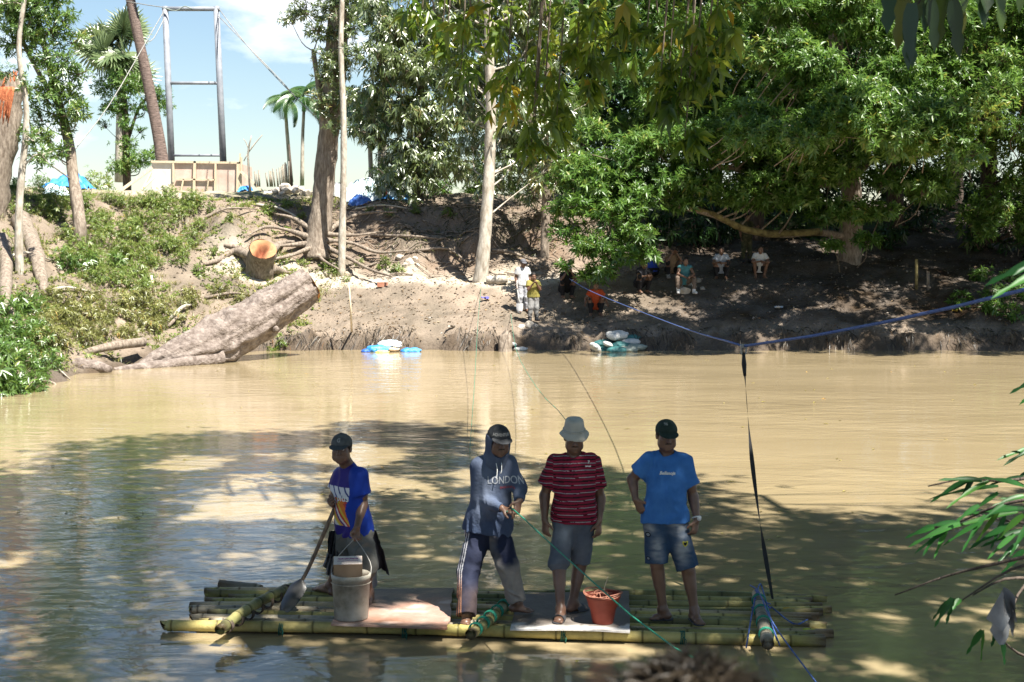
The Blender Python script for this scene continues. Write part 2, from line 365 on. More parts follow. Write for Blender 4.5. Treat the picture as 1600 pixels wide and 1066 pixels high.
scar = (np.exp(-((DD - 7.0) / 1.2) ** 2) * sst(3.5, 1.5, XX) * sst(-9, -6, XX) * np.clip(.45 + .9 * n1[..., 0], 0, 1))[..., None]
col = col * (1 - scar) + (V(.15, .105, .075) + n2 * .035) * scar                    # dark eroded earth
top = (sst(9.2, 10.5, DD) * sst(3, 0, XX))[..., None]; col = col * (1 - top) + (V(.31, .265, .20) + n2 * .06) * top
grs = (np.clip(n3 * 1.4 + .35, 0, 1)[..., 0] * sst(9, 12, DD))[..., None]; col = col * (1 - grs) + V(.07, .11, .035) * grs
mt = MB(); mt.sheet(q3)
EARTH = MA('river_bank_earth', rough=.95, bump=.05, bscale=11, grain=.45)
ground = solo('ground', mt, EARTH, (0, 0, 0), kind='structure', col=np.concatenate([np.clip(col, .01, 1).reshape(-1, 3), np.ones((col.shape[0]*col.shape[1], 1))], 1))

def water_mat():
    m = bpy.data.materials.new('muddy_water'); m.use_nodes = True; nt = m.node_tree; N = nt.nodes; L = nt.links
    b = N['Principled BSDF']; b.inputs['Roughness'].default_value = .05; b.inputs['IOR'].default_value = 1.5; b.inputs['Specular IOR Level'].default_value = .5
    tc = N.new('ShaderNodeTexCoord')
    def noise(scale, stretch, rot=0, detail=3, dist=0.):
        mp = N.new('ShaderNodeMapping'); mp.inputs['Scale'].default_value = stretch; mp.inputs['Rotation'].default_value = (0, 0, rot)
        L.new(tc.outputs['Object'], mp.inputs['Vector'])
        n = N.new('ShaderNodeTexNoise'); n.inputs['Scale'].default_value = scale; n.inputs['Detail'].default_value = detail; n.inputs['Distortion'].default_value = dist
        L.new(mp.outputs[0], n.inputs['Vector']); return n
    a = noise(1.0, (1.3, 2.6, 1), .12, 4, .5); c = noise(3.2, (1.0, 2.0, 1), -.25, 4, .4); e = noise(.10, (1, 2.2, 1), .3, 2)
    def mth(op, x, y):
        q = N.new('ShaderNodeMath'); q.operation = op
        for i, w in enumerate((x, y)):
            if hasattr(w, 'links'): L.new(w, q.inputs[i])
            else: q.inputs[i].default_value = w
        return q.outputs[0]
    h = mth('ADD', mth('MULTIPLY', a.outputs['Fac'], 1.0), mth('MULTIPLY', c.outputs['Fac'], .30))
    calm = N.new('ShaderNodeMapRange'); calm.inputs['From Min'].default_value = .35; calm.inputs['From Max'].default_value = .65
    calm.inputs['To Min'].default_value = .2; calm.inputs['To Max'].default_value = 1.0; L.new(e.outputs['Fac'], calm.inputs['Value'])
    bp = N.new('ShaderNodeBump'); bp.inputs['Distance'].default_value = .023; bp.inputs['Strength'].default_value = 1
    L.new(mth('MULTIPLY', h, calm.outputs[0]), bp.inputs['Height']); L.new(bp.outputs[0], b.inputs['Normal'])
    k = noise(.22, (1, 3, 1), .1, 4, .6); ra = N.new('ShaderNodeValToRGB')
    ra.color_ramp.elements[0].position = .3; ra.color_ramp.elements[1].position = .7
    ra.color_ramp.elements[0].color = (.27, .212, .122, 1); ra.color_ramp.elements[1].color = (.325, .258, .152, 1)
    L.new(k.outputs['Fac'], ra.inputs['Fac']); L.new(ra.outputs[0], b.inputs['Base Color'])
    return m
mw = MB(); mw.sheet(np.stack(np.meshgrid(np.array([-900, -60, -12, 0, 20, 60, 900.]), np.array([6.5, 12, 20, 30, 42, 60, 95.]), [0.], indexing='ij'), -1)[:, :, 0])
solo('water', mw, water_mat(), (0, 0, 0), kind='structure')

# ---------------------------------------------------------------- shared materials
BARK = M('grey_brown_bark', (.13, .10, .075), (.30, .25, .20), scale=5, stretch=(3, 3, .7), bump=.03, bscale=9, rough=.95)
BARK_PALE = M('pale_bark', (.26, .22, .17), (.52, .48, .41), scale=4, stretch=(2, 2, .8), bump=.012, bscale=14, rough=.9)
BARK_DARK = M('dark_bark', (.045, .035, .028), (.13, .10, .08), scale=6, stretch=(3, 3, .6), bump=.02, rough=.95)
BARK_LOG = M('ridged_log_bark', (.115, .09, .075), (.27, .225, .195), scale=7, bump=.05, bscale=15, rough=.95, c3=(.19, .155, .133))
BARK_LIMB = M('lichen_bark', (.07, .055, .025), (.24, .20, .085), scale=5, bump=.015, rough=.95)
CUT = M('fresh_cut_wood', (.52, .22, .08), (.72, .38, .17), scale=14, rough=.9, bump=.01)
CUT_RED = M('red_splintered_wood', (.26, .06, .025), (.55, .20, .09), scale=20, stretch=(1, 1, .25), rough=.9, bump=.03)
TIMBER = M('pale_sawn_timber', (.50, .40, .27), (.62, .52, .38), scale=9, stretch=(3, 3, .6), rough=.85)
PLY = M('pinkish_plywood', (.47, .33, .27), (.60, .47, .40), scale=2.3, rough=.85, c3=(.52, .39, .33))
PIPE = M('grey_galvanised_pipe', (.17, .185, .215), (.27, .285, .315), scale=3, rough=.6, spec=.3)
STONE = M('pale_rubble', (.38, .33, .27), (.62, .56, .48), scale=7, rough=.95, bump=.02)
CLOTH_WHITE = M('white_woven_plastic', (.36, .365, .35), (.52, .52, .50), scale=6, rough=.6, bump=.012)
CLOTH_TEAL = M('teal_woven_plastic', (.018, .085, .09), (.05, .16, .155), scale=6, rough=.55, bump=.012)
CLOTH_GREY = M('grey_green_woven_plastic', (.15, .19, .17), (.26, .29, .25), scale=6, rough=.6, bump=.012)
TARP_BLUE = M('blue_tarpaulin', (.02, .16, .50), (.10, .36, .70), scale=5, rough=.4, bump=.02)
TARP_PALE = M('pale_blue_sheet', (.40, .58, .68), (.75, .82, .84), scale=4, rough=.4, bump=.02)
YELLOW = M('yellow_plastic', (.62, .48, .10), (.75, .62, .2), scale=6, rough=.5)
RED = M('red_plastic', (.55, .07, .03), (.62, .12, .05), scale=6, rough=.5)
BLACK = M('black_sheet', (.012, .012, .014), (.03, .028, .028), scale=6, rough=.6)
WIRE = M('grey_cable', (.20, .20, .19), (.32, .31, .29), rough=.7)
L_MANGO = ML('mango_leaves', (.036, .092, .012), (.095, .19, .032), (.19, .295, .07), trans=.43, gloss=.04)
L_DARK = ML('shade_darkened_leaves', (.014, .040, .010), (.024, .066, .014), (.045, .10, .024), trans=.25, gloss=.05)  # darker leaf greens carry the shade deep in the wood
L_PALE = ML('grey_green_drooping_leaves', (.075, .125, .032), (.14, .195, .058), (.22, .27, .10), trans=.38, gloss=.16, rough=.35)
L_ROUND = ML('fresh_round_leaves', (.06, .125, .024), (.11, .20, .036), (.18, .27, .06), trans=.40, gloss=.08)
L_NEAR = ML('overhanging_leaves', (.04, .095, .010), (.12, .20, .02), (.25, .29, .035), trans=.55, gloss=.04)
L_PALM = ML('palm_fronds', (.022, .075, .018), (.05, .125, .03), (.10, .18, .05), trans=.3, gloss=.10)
L_FAN = ML('fan_palm_fronds', (.08, .13, .05), (.14, .20, .08), (.22, .28, .13), trans=.3, gloss=.12)
L_BUSH = ML('bank_shrub_leaves', (.085, .135, .028), (.16, .225, .05), (.27, .32, .10), trans=.4, gloss=.04)
L_OLIVE = ML('wilting_leaves', (.13, .14, .04), (.20, .21, .06), (.30, .29, .11), trans=.3, gloss=.05)
L_BAMBOO = ML('bamboo_leaves', (.010, .048, .012), (.022, .105, .022), (.05, .18, .035), trans=.40, gloss=.02)
L_DRY = ML('dry_litter', (.10, .07, .04), (.20, .14, .08), (.36, .28, .18), trans=.1, gloss=.05)

# ---------------------------------------------------------------- litter on the banks
def litter(n, x0, x1, d0, d1):
    x = rng.uniform(x0, x1, n * 3); y = rng.uniform(28, 56, n * 3); d = seg_dist(x, y); k = (d > d0) & (d < d1); x = x[k][:n]; y = y[k][:n]
    return np.stack([x, y, hgt(x, y) + .012], 1)
ml = MB(); p = np.concatenate([litter(9000, -9, 22, .3, 11), litter(3500, -14, 3, .3, 9.5)]); a = rng.uniform(0, 6.28, len(p)); sz = rng.uniform(.03, .13, len(p))
ml.leaves(p, np.stack([np.cos(a), np.sin(a), rng.uniform(-.1, .5, len(p))], 1), V(0, 0, 1) + rng.normal(0, .2, (len(p), 3)), sz, sz * .5)
solo('leaf_litter', ml, L_DRY, (0, 40, 0), kind='stuff', label='dry leaves and twigs strewn over the bare earth of the far bank', cat='litter')
mp_ = MB(); p = litter(650, -9, 20, .3, 9)
ico = np.array([(0,0,1),(.9,0,.3),(.3,.85,.3),(-.7,.5,.3),(-.7,-.5,.3),(.3,-.85,.3),(0,0,-.6)]); icf = np.array([(0,1,2),(0,2,3),(0,3,4),(0,4,5),(0,5,1),(6,2,1),(6,3,2),(6,4,3),(6,5,4),(6,1,5)])
for q in p: mp_.add(q + ico * rng.uniform(.015, .06, 3) * rng.uniform(.7, 1.3, (7, 3)), icf)
solo('pebbles', mp_, M('earthy_pebbles', (.16, .13, .105), (.34, .29, .24), scale=5, rough=.95), (0, 40, 0), kind='stuff', label='small pale stones and clods scattered over the earth bank', cat='pebbles', smooth=False)

rt = MB(); x = rng.uniform(-6.5, 4.5, 1400); y = rng.uniform(43, 51, 1400); d = seg_dist(x, y); k = (d > 5.2) & (d < 8.4); x, y = x[k][:230], y[k][:230]
for x0_, y0_ in zip(x, y):
    n_ = 7; a = rng.uniform(-.9, .9) + (math.pi if rng.random() < .5 else 0); L_ = rng.uniform(.4, 1.6); t_ = np.linspace(0, 1, n_); xs_ = x0_ + np.cos(a + .8 * t_ * rng.normal()) * t_ * L_; ys_ = y0_ + np.sin(a) * t_ * L_ * .5 - t_ * .2
    rt.tube(np.stack([xs_, ys_, hgt(xs_, ys_) + .04 + .10 * np.sin(t_ * 3.1) * rng.random()], 1), np.linspace(rng.uniform(.012, .034), .005, n_), n=5, rough=.2)
solo('root_tangle', rt, BARK, (-1, 46, 2), 'tangle of bare thin roots over the eroded steep bank between the two big trunks', 'roots', kind='stuff')
dg_ = MB(); x = rng.uniform(-4.5, 4.5, 6000); y = rng.uniform(44, 52, 6000); d = seg_dist(x, y); nn = fbm(np.stack([x, y, 0*x], 1) * 1.1, 3); k = (d > 6.2) & (d < 9.2) & (nn > -.05); b_ = np.stack([x, y, hgt(x, y) + .03], 1)[k][:2400]; a = rng.uniform(0, 6.28, len(b_))
dg_.leaves(b_, np.stack([np.cos(a) * .5, -.6 + .3 * np.sin(a), rng.uniform(-1., .6, len(b_))], 1), np.stack([0*a, -1 + 0*a, .4 + 0*a], 1), rng.uniform(.12, .45, len(b_)), rng.uniform(.012, .035, len(b_)), droop=.5)
solo('hanging_creepers', dg_, ML('dull_creepers', (.018, .018, .010), (.055, .06, .022), (.13, .13, .05), trans=.2, gloss=.03), (0, 47, 3), 'dull creepers and rootlets hanging over the steep bank under the top edge', 'creepers', kind='stuff')

fd = MB(); x = np.concatenate([rng.uniform(-8, 14, 110), rng.uniform(-7, 5, 60)]); y = np.concatenate([rng.uniform(14, 39, 110), rng.uniform(9.5, 20, 60)]); a = rng.uniform(0, 6.28, 170); k = y < np.interp(x, WX, WY) - .4
fd.leaves(np.stack([x, y, 0 * x + .006], 1)[k], np.stack([np.cos(a), np.sin(a), 0 * a + .05], 1)[k], V(0, 0, 1) + 0 * np.stack([x, x, x], 1)[k], rng.uniform(.04, .13, k.sum()), rng.uniform(.02, .045, k.sum()), droop=0.02)
solo('floating_leaves', fd, ML('floating_leaf', (.10, .08, .03), (.30, .26, .06), (.42, .36, .14), trans=.1, gloss=.05), (0, 25, 0), 'small fallen leaves and flecks drifting on the river', 'leaves', kind='stuff')
# ================================================================ trees
DM = 2.8
def pp(l): return np.array([P(a, b, c) for a, b, c in l])
def whorl_cloud(mb, c, r, n, leaf, nl=8, out=1.0, hang=0., flat=.8, shell=.45, wid=.30):
    """n leaf whorls in an ellipsoid clump: every whorl is nl leaves fanning from a twig end"""
    d = nrm(rng.normal(0, 1, (n, 3))); rad = rng.random(n) ** shell * np.where(rng.random(n) < .16, rng.uniform(1.0, 1.55, n), 1); tn_ = np.clip(rng.normal(.45, .13) + rng.normal(0, .10, n), .05, .9)
    rr = np.asarray(r, float) * V(1, 1, flat) if np.isscalar(r) else np.asarray(r, float)
    lump = 1 + .25 * vnoise(d * 2.1 + np.asarray(c) * 3.1)
    p = np.asarray(c, float) + d * (rad * lump)[:, None] * rr
    ax = nrm(d * .8 + V(0, 0, .35 - hang) + rng.normal(0, .35, (n, 3)))
    t1 = nrm(np.cross(ax, rng.normal(0, 1, (n, 3)))); t2 = np.cross(ax, t1)
    ph = (np.arange(nl) * 2.4)[None, :] + rng.uniform(0, 6.28, n)[:, None]
    spread = rng.uniform(.55, 1.35, (n, nl))[..., None]
    dd = ax[:, None, :] * .55 + (np.cos(ph)[..., None] * t1[:, None, :] + np.sin(ph)[..., None] * t2[:, None, :]) * spread + V(0, 0, -1) * hang * .9
    dd = dd + rng.normal(0, .12, dd.shape)
    b = np.repeat(p[:, None, :], nl, 1) - ax[:, None, :] * (np.arange(nl) / nl * leaf * .6)[None, :, None]
    nm = nrm(ax[:, None, :] + V(0, 0, .5) + 0 * dd)
    L = rng.uniform(.55, 1.2, (n, nl)) * leaf * rng.uniform(.75, 1.15, (n, 1))
    mb.leaves(b.reshape(-1, 3), dd.reshape(-1, 3), nm.reshape(-1, 3), L.ravel(), L.ravel() * wid, droop=.15 + hang * .4, tone=np.repeat(tn_, nl))
    return p
def tree(name, label, cat, trunk, rad, clumps, bark, leafmat, leaf=.2, nl=8, hang=0., dens=55, limbs=(), group=None, twigs=True, tn=12, rough=.16, flat=.8, flare=0, width=.3):
    """clumps: (px, py, Y, r); the limbs reach every clump from the nearest trunk point"""
    tp = pp(trunk); base = tp[0]
    t = thing(name, label, cat, base, group)
    mb = MB(); tp[0, 2] -= .3; g_ = gz(tp[0, 0], tp[0, 1]); rad = list(rad)
    if g_ < tp[0, 2] - .05 and tp[0, 1] > 20: dn_ = nrm(tp[0] - tp[1]); b2 = tp[0] + dn_ * V(.25, .25, 0) * (tp[0, 2] - g_); b2[2] = gz(b2[0], b2[1]) - .5; tp = np.vstack([[b2], tp]); rad = [rad[0] * 1.15] + rad
    mb.tube(tp, rad, n=max(tn, 16), rough=rough * .6, rs=2.5, seed=base[0], ridge=rough * .55, smooth=8)
    allp = [tp]
    for l, r0, r1 in limbs:
        lp = pp(l); mb.tube(lp, np.linspace(r0, r1, len(lp)), n=8, rough=rough, seed=lp[0][0]); allp.append(lp)
    pts = []
    for a in allp:
        for i in range(len(a) - 1):
            for u in np.linspace(0, 1, 6): pts.append(a[i] * (1 - u) + a[i+1] * u)
    pts = np.array(pts)
    cm = MB()
    for px, py, Y, r in clumps:
        c = P(px, py, Y); w = whorl_cloud(cm, c, r, max(8, int(DM * dens * r * r)), leaf, nl, hang=hang, flat=flat)
        if twigs:
            hd = np.linalg.norm((pts - c)[:, :2], axis=1); k = np.argmin(hd + 1.3 * np.abs(pts[:, 2] - (c[2] - .75 * hd))); q = pts[k]; dq = np.linalg.norm(q - c); far_ = dq > 2.6
            if far_: q = c + (q - c) / dq * 1.5 - V(0, 0, .25)
            mid = (q + c) / 2 + V(0, 0, -.08 * np.linalg.norm(c - q)) + rng.normal(0, .12, 3)
            if far_: mb.tube([q, mid, c], [.016, .013, .007], n=5, cap=False)
            else: mb.tube([q, mid, c], [.032 * r + .010, .022 * r + .008, .008], n=5, cap=False)
            for e in w[:: max(1, len(w) // 7)]: mb.tube([c * .7 + mid * .3, e], [.018, .006], n=4, cap=False, smooth=1)
    part('trunk', mb, bark, t)
    if clumps: part('crown', cm, leafmat, t)
    return t
def grid_clumps(x0, x1, y0, y1, Y0, Y1, n, r0, r1, keep=None):
    o = []
    while len(o) < n:
        px = rng.uniform(x0, x1); py = rng.uniform(y0, y1)
        if keep and not keep(px, py): continue
        o.append((px, py, rng.uniform(Y0, Y1), rng.uniform(r0, r1)))
    return o

# --- the big grey trunk with bare roots, and the thin pole-like tree beside it
big = tree('riverside_tree', 'tall thick grey trunk with bare roots gripping the eroded bank beside the sawn stump', 'tree',
     [(496, 408, 46), (497, 385, 46.2), (504, 320, 46.3), (513, 240, 46.3), (520, 160, 46.3), (527, 80, 46.2), (531, 0, 46), (538, -150, 46), (548, -280, 46)],
     [.43, .37, .33, .31, .35, .32, .30, .24, .14],
     [(505, 185, 45.8, .45), (528, 165, 45.7, .4), (510, 130, 45.7, .5), (538, 120, 45.8, .45), (516, 70, 45.8, .4), (545, 60, 45.8, .5), (535, 20, 45.7, .55), (505, 30, 45.9, .4),
      (470, 28, 46, .45), (452, 42, 46, .35), (487, -10, 46, .6), (560, -20, 46, .8), (440, -15, 46, .4), (575, -110, 46, .6), (520, -150, 46, .6), (560, -230, 46, .7), (548, 95, 45.6, .45), (498, 165, 45.6, .35), (528, 210, 45.6, .4), (515, 105, 45.5, .5), (540, 165, 45.6, .4), (500, 60, 45.7, .45)],
     BARK, L_PALE, leaf=.17, dens=95, limbs=[([(509, 210, 46.2), (498, 150, 46.1), (490, 95, 46.2)], .13, .07)], tn=20, rough=.22)
for k, rt in enumerate([[(486, 395), (455, 402), (425, 405)], [(482, 385), (450, 378), (415, 375), (385, 388)], [(490, 400), (450, 420), (408, 425)], [(505, 398), (540, 420), (580, 440), (612, 452)],
           [(508, 390), (550, 400), (590, 412), (640, 410)], [(500, 380), (555, 385), (600, 380)], [(488, 375), (460, 360), (430, 352)], [(508, 380), (540, 360), (575, 352), (620, 350)], [(490, 405), (505, 425), (530, 440)]]):
    r = MB(); L = [hit(a, b) + V(0, 0, .06) for a, b in rt]; L[0] = P(rt[0][0], rt[0][1], 46.0); r.tube(L, np.linspace(.095, .022, len(L)), n=8, rough=.35, smooth=5, seed=k)
    part('root', r, BARK, big)
tree('thin_tree', 'thin pale almost leafless stem just right of the thick grey trunk', 'tree', [(533, 437, 45.2), (536, 330, 45.2), (537, 200, 45.2), (533, 80, 45.2), (540, -60, 45.2), (560, -200, 45.2)],
     [.13, .10, .09, .08, .07, .04], [(545, -60, 45.2, .5), (575, -170, 45.2, .6), (525, 40, 45.2, .3)], BARK_PALE, L_PALE, leaf=.15, hang=.3)
# --- pale trunk with the drooping grey-green crown
tree('pale_trunk_tree', 'straight pale trunk standing on the sandy ledge with drooping grey green leaves', 'tree',
     [(750, 447, 44), (757, 400, 44), (764, 290, 44.2), (767, 170, 44.2), (763, 60, 44.1), (768, -90, 44), (775, -260, 44)], [.23, .195, .165, .15, .14, .12, .08],
     grid_clumps(700, 880, -20, 300, 44.8, 46, 24, .5, .85) + [(735, 150, 45.2, .6), (800, 120, 45.3, .8), (820, 175, 45, .8), (790, 215, 45.4, .7), (838, 225, 45, .75), (800, 265, 45.2, .75), (850, 285, 45, .7), (740, 235, 45.6, .6), (720, 60, 45, .9), (800, 40, 45, 1.0), (690, 10, 45, 1.1), (840, -10, 44.8, 1.2), (760, -60, 44.7, 1.2),
      (690, -90, 45, .9), (840, -110, 44.8, .9), (770, -190, 44.5, .9)],
     BARK_PALE, L_PALE, leaf=.24, hang=.55, dens=42, nl=7)
tree('slim_tree', 'slim brown trunk rising behind the man in the white tee shirt', 'tree',
     [(850, 430, 45.6), (853, 330, 45.8), (852, 200, 46), (856, 60, 46), (850, -120, 46)], [.15, .12, .11, .10, .07],
     [(870, 300, 46.5, .6), (830, 320, 46.8, .6), (880, 255, 46.6, .7), (860, 110, 46.6, .9), (890, 60, 46.5, 1.0), (845, 0, 46.5, 1.1), (900, -60, 46.5, .9)], BARK, L_PALE, leaf=.22, hang=.45, dens=40, nl=7)
tree('drooping_tree', 'pale sunlit drooping tree over the heap of blue sheets', 'tree', [(652, 318, 50), (655, 230, 50), (660, 100, 50), (668, -60, 50), (680, -200, 50)], [.18, .15, .13, .11, .06],
     grid_clumps(565, 745, 10, 300, 48.5, 50.5, 26, .55, .95, lambda x, y: not (x < 600 and y > 215) and not (y > 240 and x > 740)) + [(612, 62, 49.6, .8), (648, 40, 49.5, .9), (700, 62, 49.5, 1.0), (663, 118, 49.4, .9), (610, 122, 49.6, .7), (716, 130, 49.5, .9), (640, 185, 49.3, .9), (588, 225, 49.5, .55), (690, 196, 49.3, .9), (725, 195, 49.6, .7), (632, 248, 49.2, .7),
      (684, 258, 49.2, .8), (722, 275, 49.4, .6), (615, 290, 49.0, .45), (668, 300, 49.0, .5), (640, 325, 48.6, .45), (590, 5, 49.8, .8), (660, -30, 49.6, 1.1), (730, -20, 49.7, 1.1), (620, -90, 50, .9), (700, -120, 50, 1.0), (660, -200, 50, .9)],
     BARK, L_PALE, leaf=.26, hang=.6, dens=40, nl=7)
tree('leafy_tree', 'green bushy tree standing behind the pale trunk and the drooping crowns', 'tree', [(832, 318, 53), (830, 200, 53), (820, 60, 53), (820, -100, 53)], [.2, .17, .14, .09],
     grid_clumps(730, 905, 215, 300, 51, 54, 9, .5, .8) + grid_clumps(640, 910, -150, 190, 51, 55, 26, .8, 1.3), BARK, L_MANGO, leaf=.22, hang=.25, dens=38, nl=7)
# --- mango trees on the right: their sunlit front leans out over the clearing and the water
def front(x0, x1, n, z0=5., z1=13.):
    o = []
    for _ in range(n):
        z = rng.uniform(z0, z1); Y = 37.6 + (z - 5) / 1.15 + rng.uniform(-.5, .9); o.append((rng.uniform(x0, x1), 374 - (z - 3.1) / Y * 2222, Y, rng.uniform(.55, 1.05)))
    return o
def eave(x0, x1, n):
    o = []
    for _ in range(n): z = rng.uniform(10.6, 12.6); Y = rng.uniform(33.8, 36.6); o.append((rng.uniform(x0, x1), 374 - (z - 3.1) / Y * 2222, Y, rng.uniform(.7, 1.05)))
    return o
# --- the trees
mango = tree('mango_tree', 'broad mango tree with a crooked yellow limb reaching out over the seated men', 'tree',
     [(1325, 442, 45.5), (1328, 400, 45.6), (1330, 330, 45.8), (1322, 230, 46), (1310, 120, 46), (1300, -20, 46), (1310, -180, 46)], [.42, .34, .32, .29, .24, .18, .1],
     front(1165, 1500, 78) + eave(1130, 1560, 17) + [(px, py, Y - 1.6, r) for px, py, Y, r in front(1180, 1500, 16, 9, 12.5)] + grid_clumps(1130, 1480, 130, 330, 42.6, 44.5, 26, .6, 1.0) + grid_clumps(900, 1130, 215, 340, 41.6, 43.5, 16, .5, .9) + [(930, 300, 41.8, .9), (898, 335, 41.4, .7), (965, 345, 41.2, .85), (918, 395, 41, .75), (962, 412, 40.8, .75), (992, 378, 41.2, .7), (940, 440, 40.8, .55), (888, 372, 41.3, .55), (1000, 318, 41.8, .8), (1045, 292, 42, .8), (985, 262, 42.2, .9),
      (1085, 262, 42.4, .9), (1105, 300, 42.6, .7), (1062, 330, 42.4, .7), (1015, 240, 42.6, .9), (1010, 410, 41.4, .5), (900, 300, 42.2, .6), (872, 340, 41.8, .4), (1120, 235, 43, .9), (1050, 225, 43, 1.0), (940, 265, 42.6, .7), (880, 430, 41.0, .28), (915, 448, 40.8, .3),
      (1150, 320, 43.5, .9), (1200, 300, 43.3, .9), (1252, 322, 43, .9), (1300, 280, 43, 1.0), (1268, 250, 43.2, 1.0), (1345, 250, 43, 1.0), (1385, 292, 43, .8), (1330, 345, 42.8, .75), (1352, 388, 42.6, .5), (1300, 400, 42.8, .45), (1420, 250, 43.2, .9),
      (1290, 350, 43, .7), (1380, 345, 42.9, .55), (1200, 240, 43.6, 1.0), (1440, 175, 43.2, 1.0), (1370, 180, 43, 1.1), (1290, 180, 43.2, 1.1), (1475, 228, 43.5, .8), (1220, 160, 43.5, 1.2), (1155, 250, 43.8, .9)],
     BARK, L_MANGO, leaf=.23, dens=62, nl=9, flat=.5,
     limbs=[([(1322, 385, 45.6), (1280, 378, 45), (1215, 382, 44.6), (1165, 375, 44.2), (1115, 352, 43.6), (1075, 342, 43), (1020, 330, 42.4), (960, 355, 41.6)], .12, .05), ([(1325, 300, 45.8), (1250, 300, 45), (1150, 280, 44), (1050, 270, 43)], .15, .06),
            ([(1325, 300, 45.8), (1370, 260, 44.6), (1420, 240, 43.8)], .14, .05)])
lm = MB(); lm.tube(pp([(1282, 377, 44.98), (1215, 381, 44.58), (1165, 374, 44.18), (1115, 351, 43.58), (1078, 341, 43.02)]), [.125, .12, .11, .10, .085], n=10, rough=.2); part('limb', lm, BARK_LIMB, mango)
def forest(lbl, trunk, rad, cl, mat=L_MANGO, dens=45, bark=BARK_DARK, leaf=.21, nl=8): tree('forest_tree', lbl, 'tree', trunk, rad, cl, bark, mat, leaf=leaf, dens=dens, nl=nl, flat=.6, group='trees of the riverside wood')
forest('sunlit upper mango crown right behind the hanging near leaves', [(1180, 330, 49), (1185, 200, 49), (1180, 40, 49), (1170, -150, 49)], [.3, .26, .2, .12],
       grid_clumps(960, 1230, -40, 215, 46, 48, 18, .7, 1.2) + [(1000, 60, 47, 1.2), (985, 130, 46.8, 1.0), (1010, 170, 46.6, .8), (1080, 60, 46.8, 1.2), (1090, 150, 46.5, 1.0), (1140, 100, 46.5, 1.1), (1060, 200, 46.6, .8), (990, 0, 47, 1.2), (1100, -30, 47, 1.4), (1180, 20, 47, 1.3), (1180, 170, 47, 1.0),
        (1030, -90, 47.5, 1.6), (1150, -130, 48, 1.7), (960, -170, 48, 1.6), (1080, -230, 48, 1.8), (1200, -260, 48, 1.8), (1240, -80, 48, 1.6)])
forest('dense mango crown filling the wood above the crooked limb', [(1400, 360, 50), (1395, 220, 50), (1385, 60, 50), (1370, -120, 50)], [.32, .28, .2, .12],
       grid_clumps(1190, 1440, -40, 200, 46.5, 49, 20, .8, 1.3) + grid_clumps(1200, 1480, -300, -40, 47, 50, 14, 1.2, 1.8))
forest('bushy mango crown with bright leaf tufts at the far end of the wood', [(1545, 380, 47), (1545, 250, 47), (1550, 90, 47), (1560, -100, 47)], [.3, .25, .2, .12],
       front(1490, 2100, 120) + eave(1520, 2150, 26) + [(px, py, Y - 1.6, r) for px, py, Y, r in front(1490, 2100, 30, 9, 12.5)] + grid_clumps(1470, 1660, 120, 380, 44, 46, 22, .6, 1.0, lambda x, y: x > 1520 or y < 270) + [(1530, 240, 45, .8), (1580, 300, 44.5, .8), (1560, 350, 44, .6), (1600, 240, 45, 1.0), (1545, 180, 45, 1.0), (1620, 340, 44, .9), (1500, 140, 45.4, 1.0), (1590, 150, 45, 1.2), (1540, 380, 43.6, .4), (1480, 80, 46, 1.1)] + grid_clumps(1440, 1700, -40, 130, 45, 48, 14, .9, 1.4) + grid_clumps(1450, 1750, -300, -40, 46, 50, 14, 1.2, 1.8))
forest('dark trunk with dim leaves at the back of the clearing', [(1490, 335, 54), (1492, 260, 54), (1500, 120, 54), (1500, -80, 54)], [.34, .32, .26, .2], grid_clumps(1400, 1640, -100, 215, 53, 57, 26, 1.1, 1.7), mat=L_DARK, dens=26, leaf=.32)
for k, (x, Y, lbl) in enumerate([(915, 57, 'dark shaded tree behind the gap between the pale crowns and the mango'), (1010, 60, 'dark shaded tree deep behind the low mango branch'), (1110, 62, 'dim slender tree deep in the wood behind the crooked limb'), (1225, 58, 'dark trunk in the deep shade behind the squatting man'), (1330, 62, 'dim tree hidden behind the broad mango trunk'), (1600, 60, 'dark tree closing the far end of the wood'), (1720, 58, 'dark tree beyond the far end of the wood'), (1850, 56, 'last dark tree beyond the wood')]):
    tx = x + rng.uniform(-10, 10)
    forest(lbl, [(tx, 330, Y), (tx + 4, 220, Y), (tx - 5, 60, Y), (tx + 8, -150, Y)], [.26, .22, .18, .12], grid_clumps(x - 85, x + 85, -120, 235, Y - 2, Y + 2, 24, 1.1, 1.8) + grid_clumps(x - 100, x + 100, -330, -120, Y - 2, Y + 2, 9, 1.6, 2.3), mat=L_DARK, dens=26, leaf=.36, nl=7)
for k, (x, Y, lbl) in enumerate([(1740, 45, 'mango tree just beyond the clearing towards the bend'), (1930, 43, 'mango tree by the bend of the river'), (2150, 44, 'outermost mango tree by the bend of the river')]):
    forest(lbl, [(x, 400, Y), (x, 250, Y), (x + 5, 60, Y), (x, -150, Y)], [.32, .27, .2, .12], grid_clumps(x - 120, x + 120, -280, 260, Y - 2.5, Y + 2, 34, 1.0, 1.7), dens=30, nl=7)
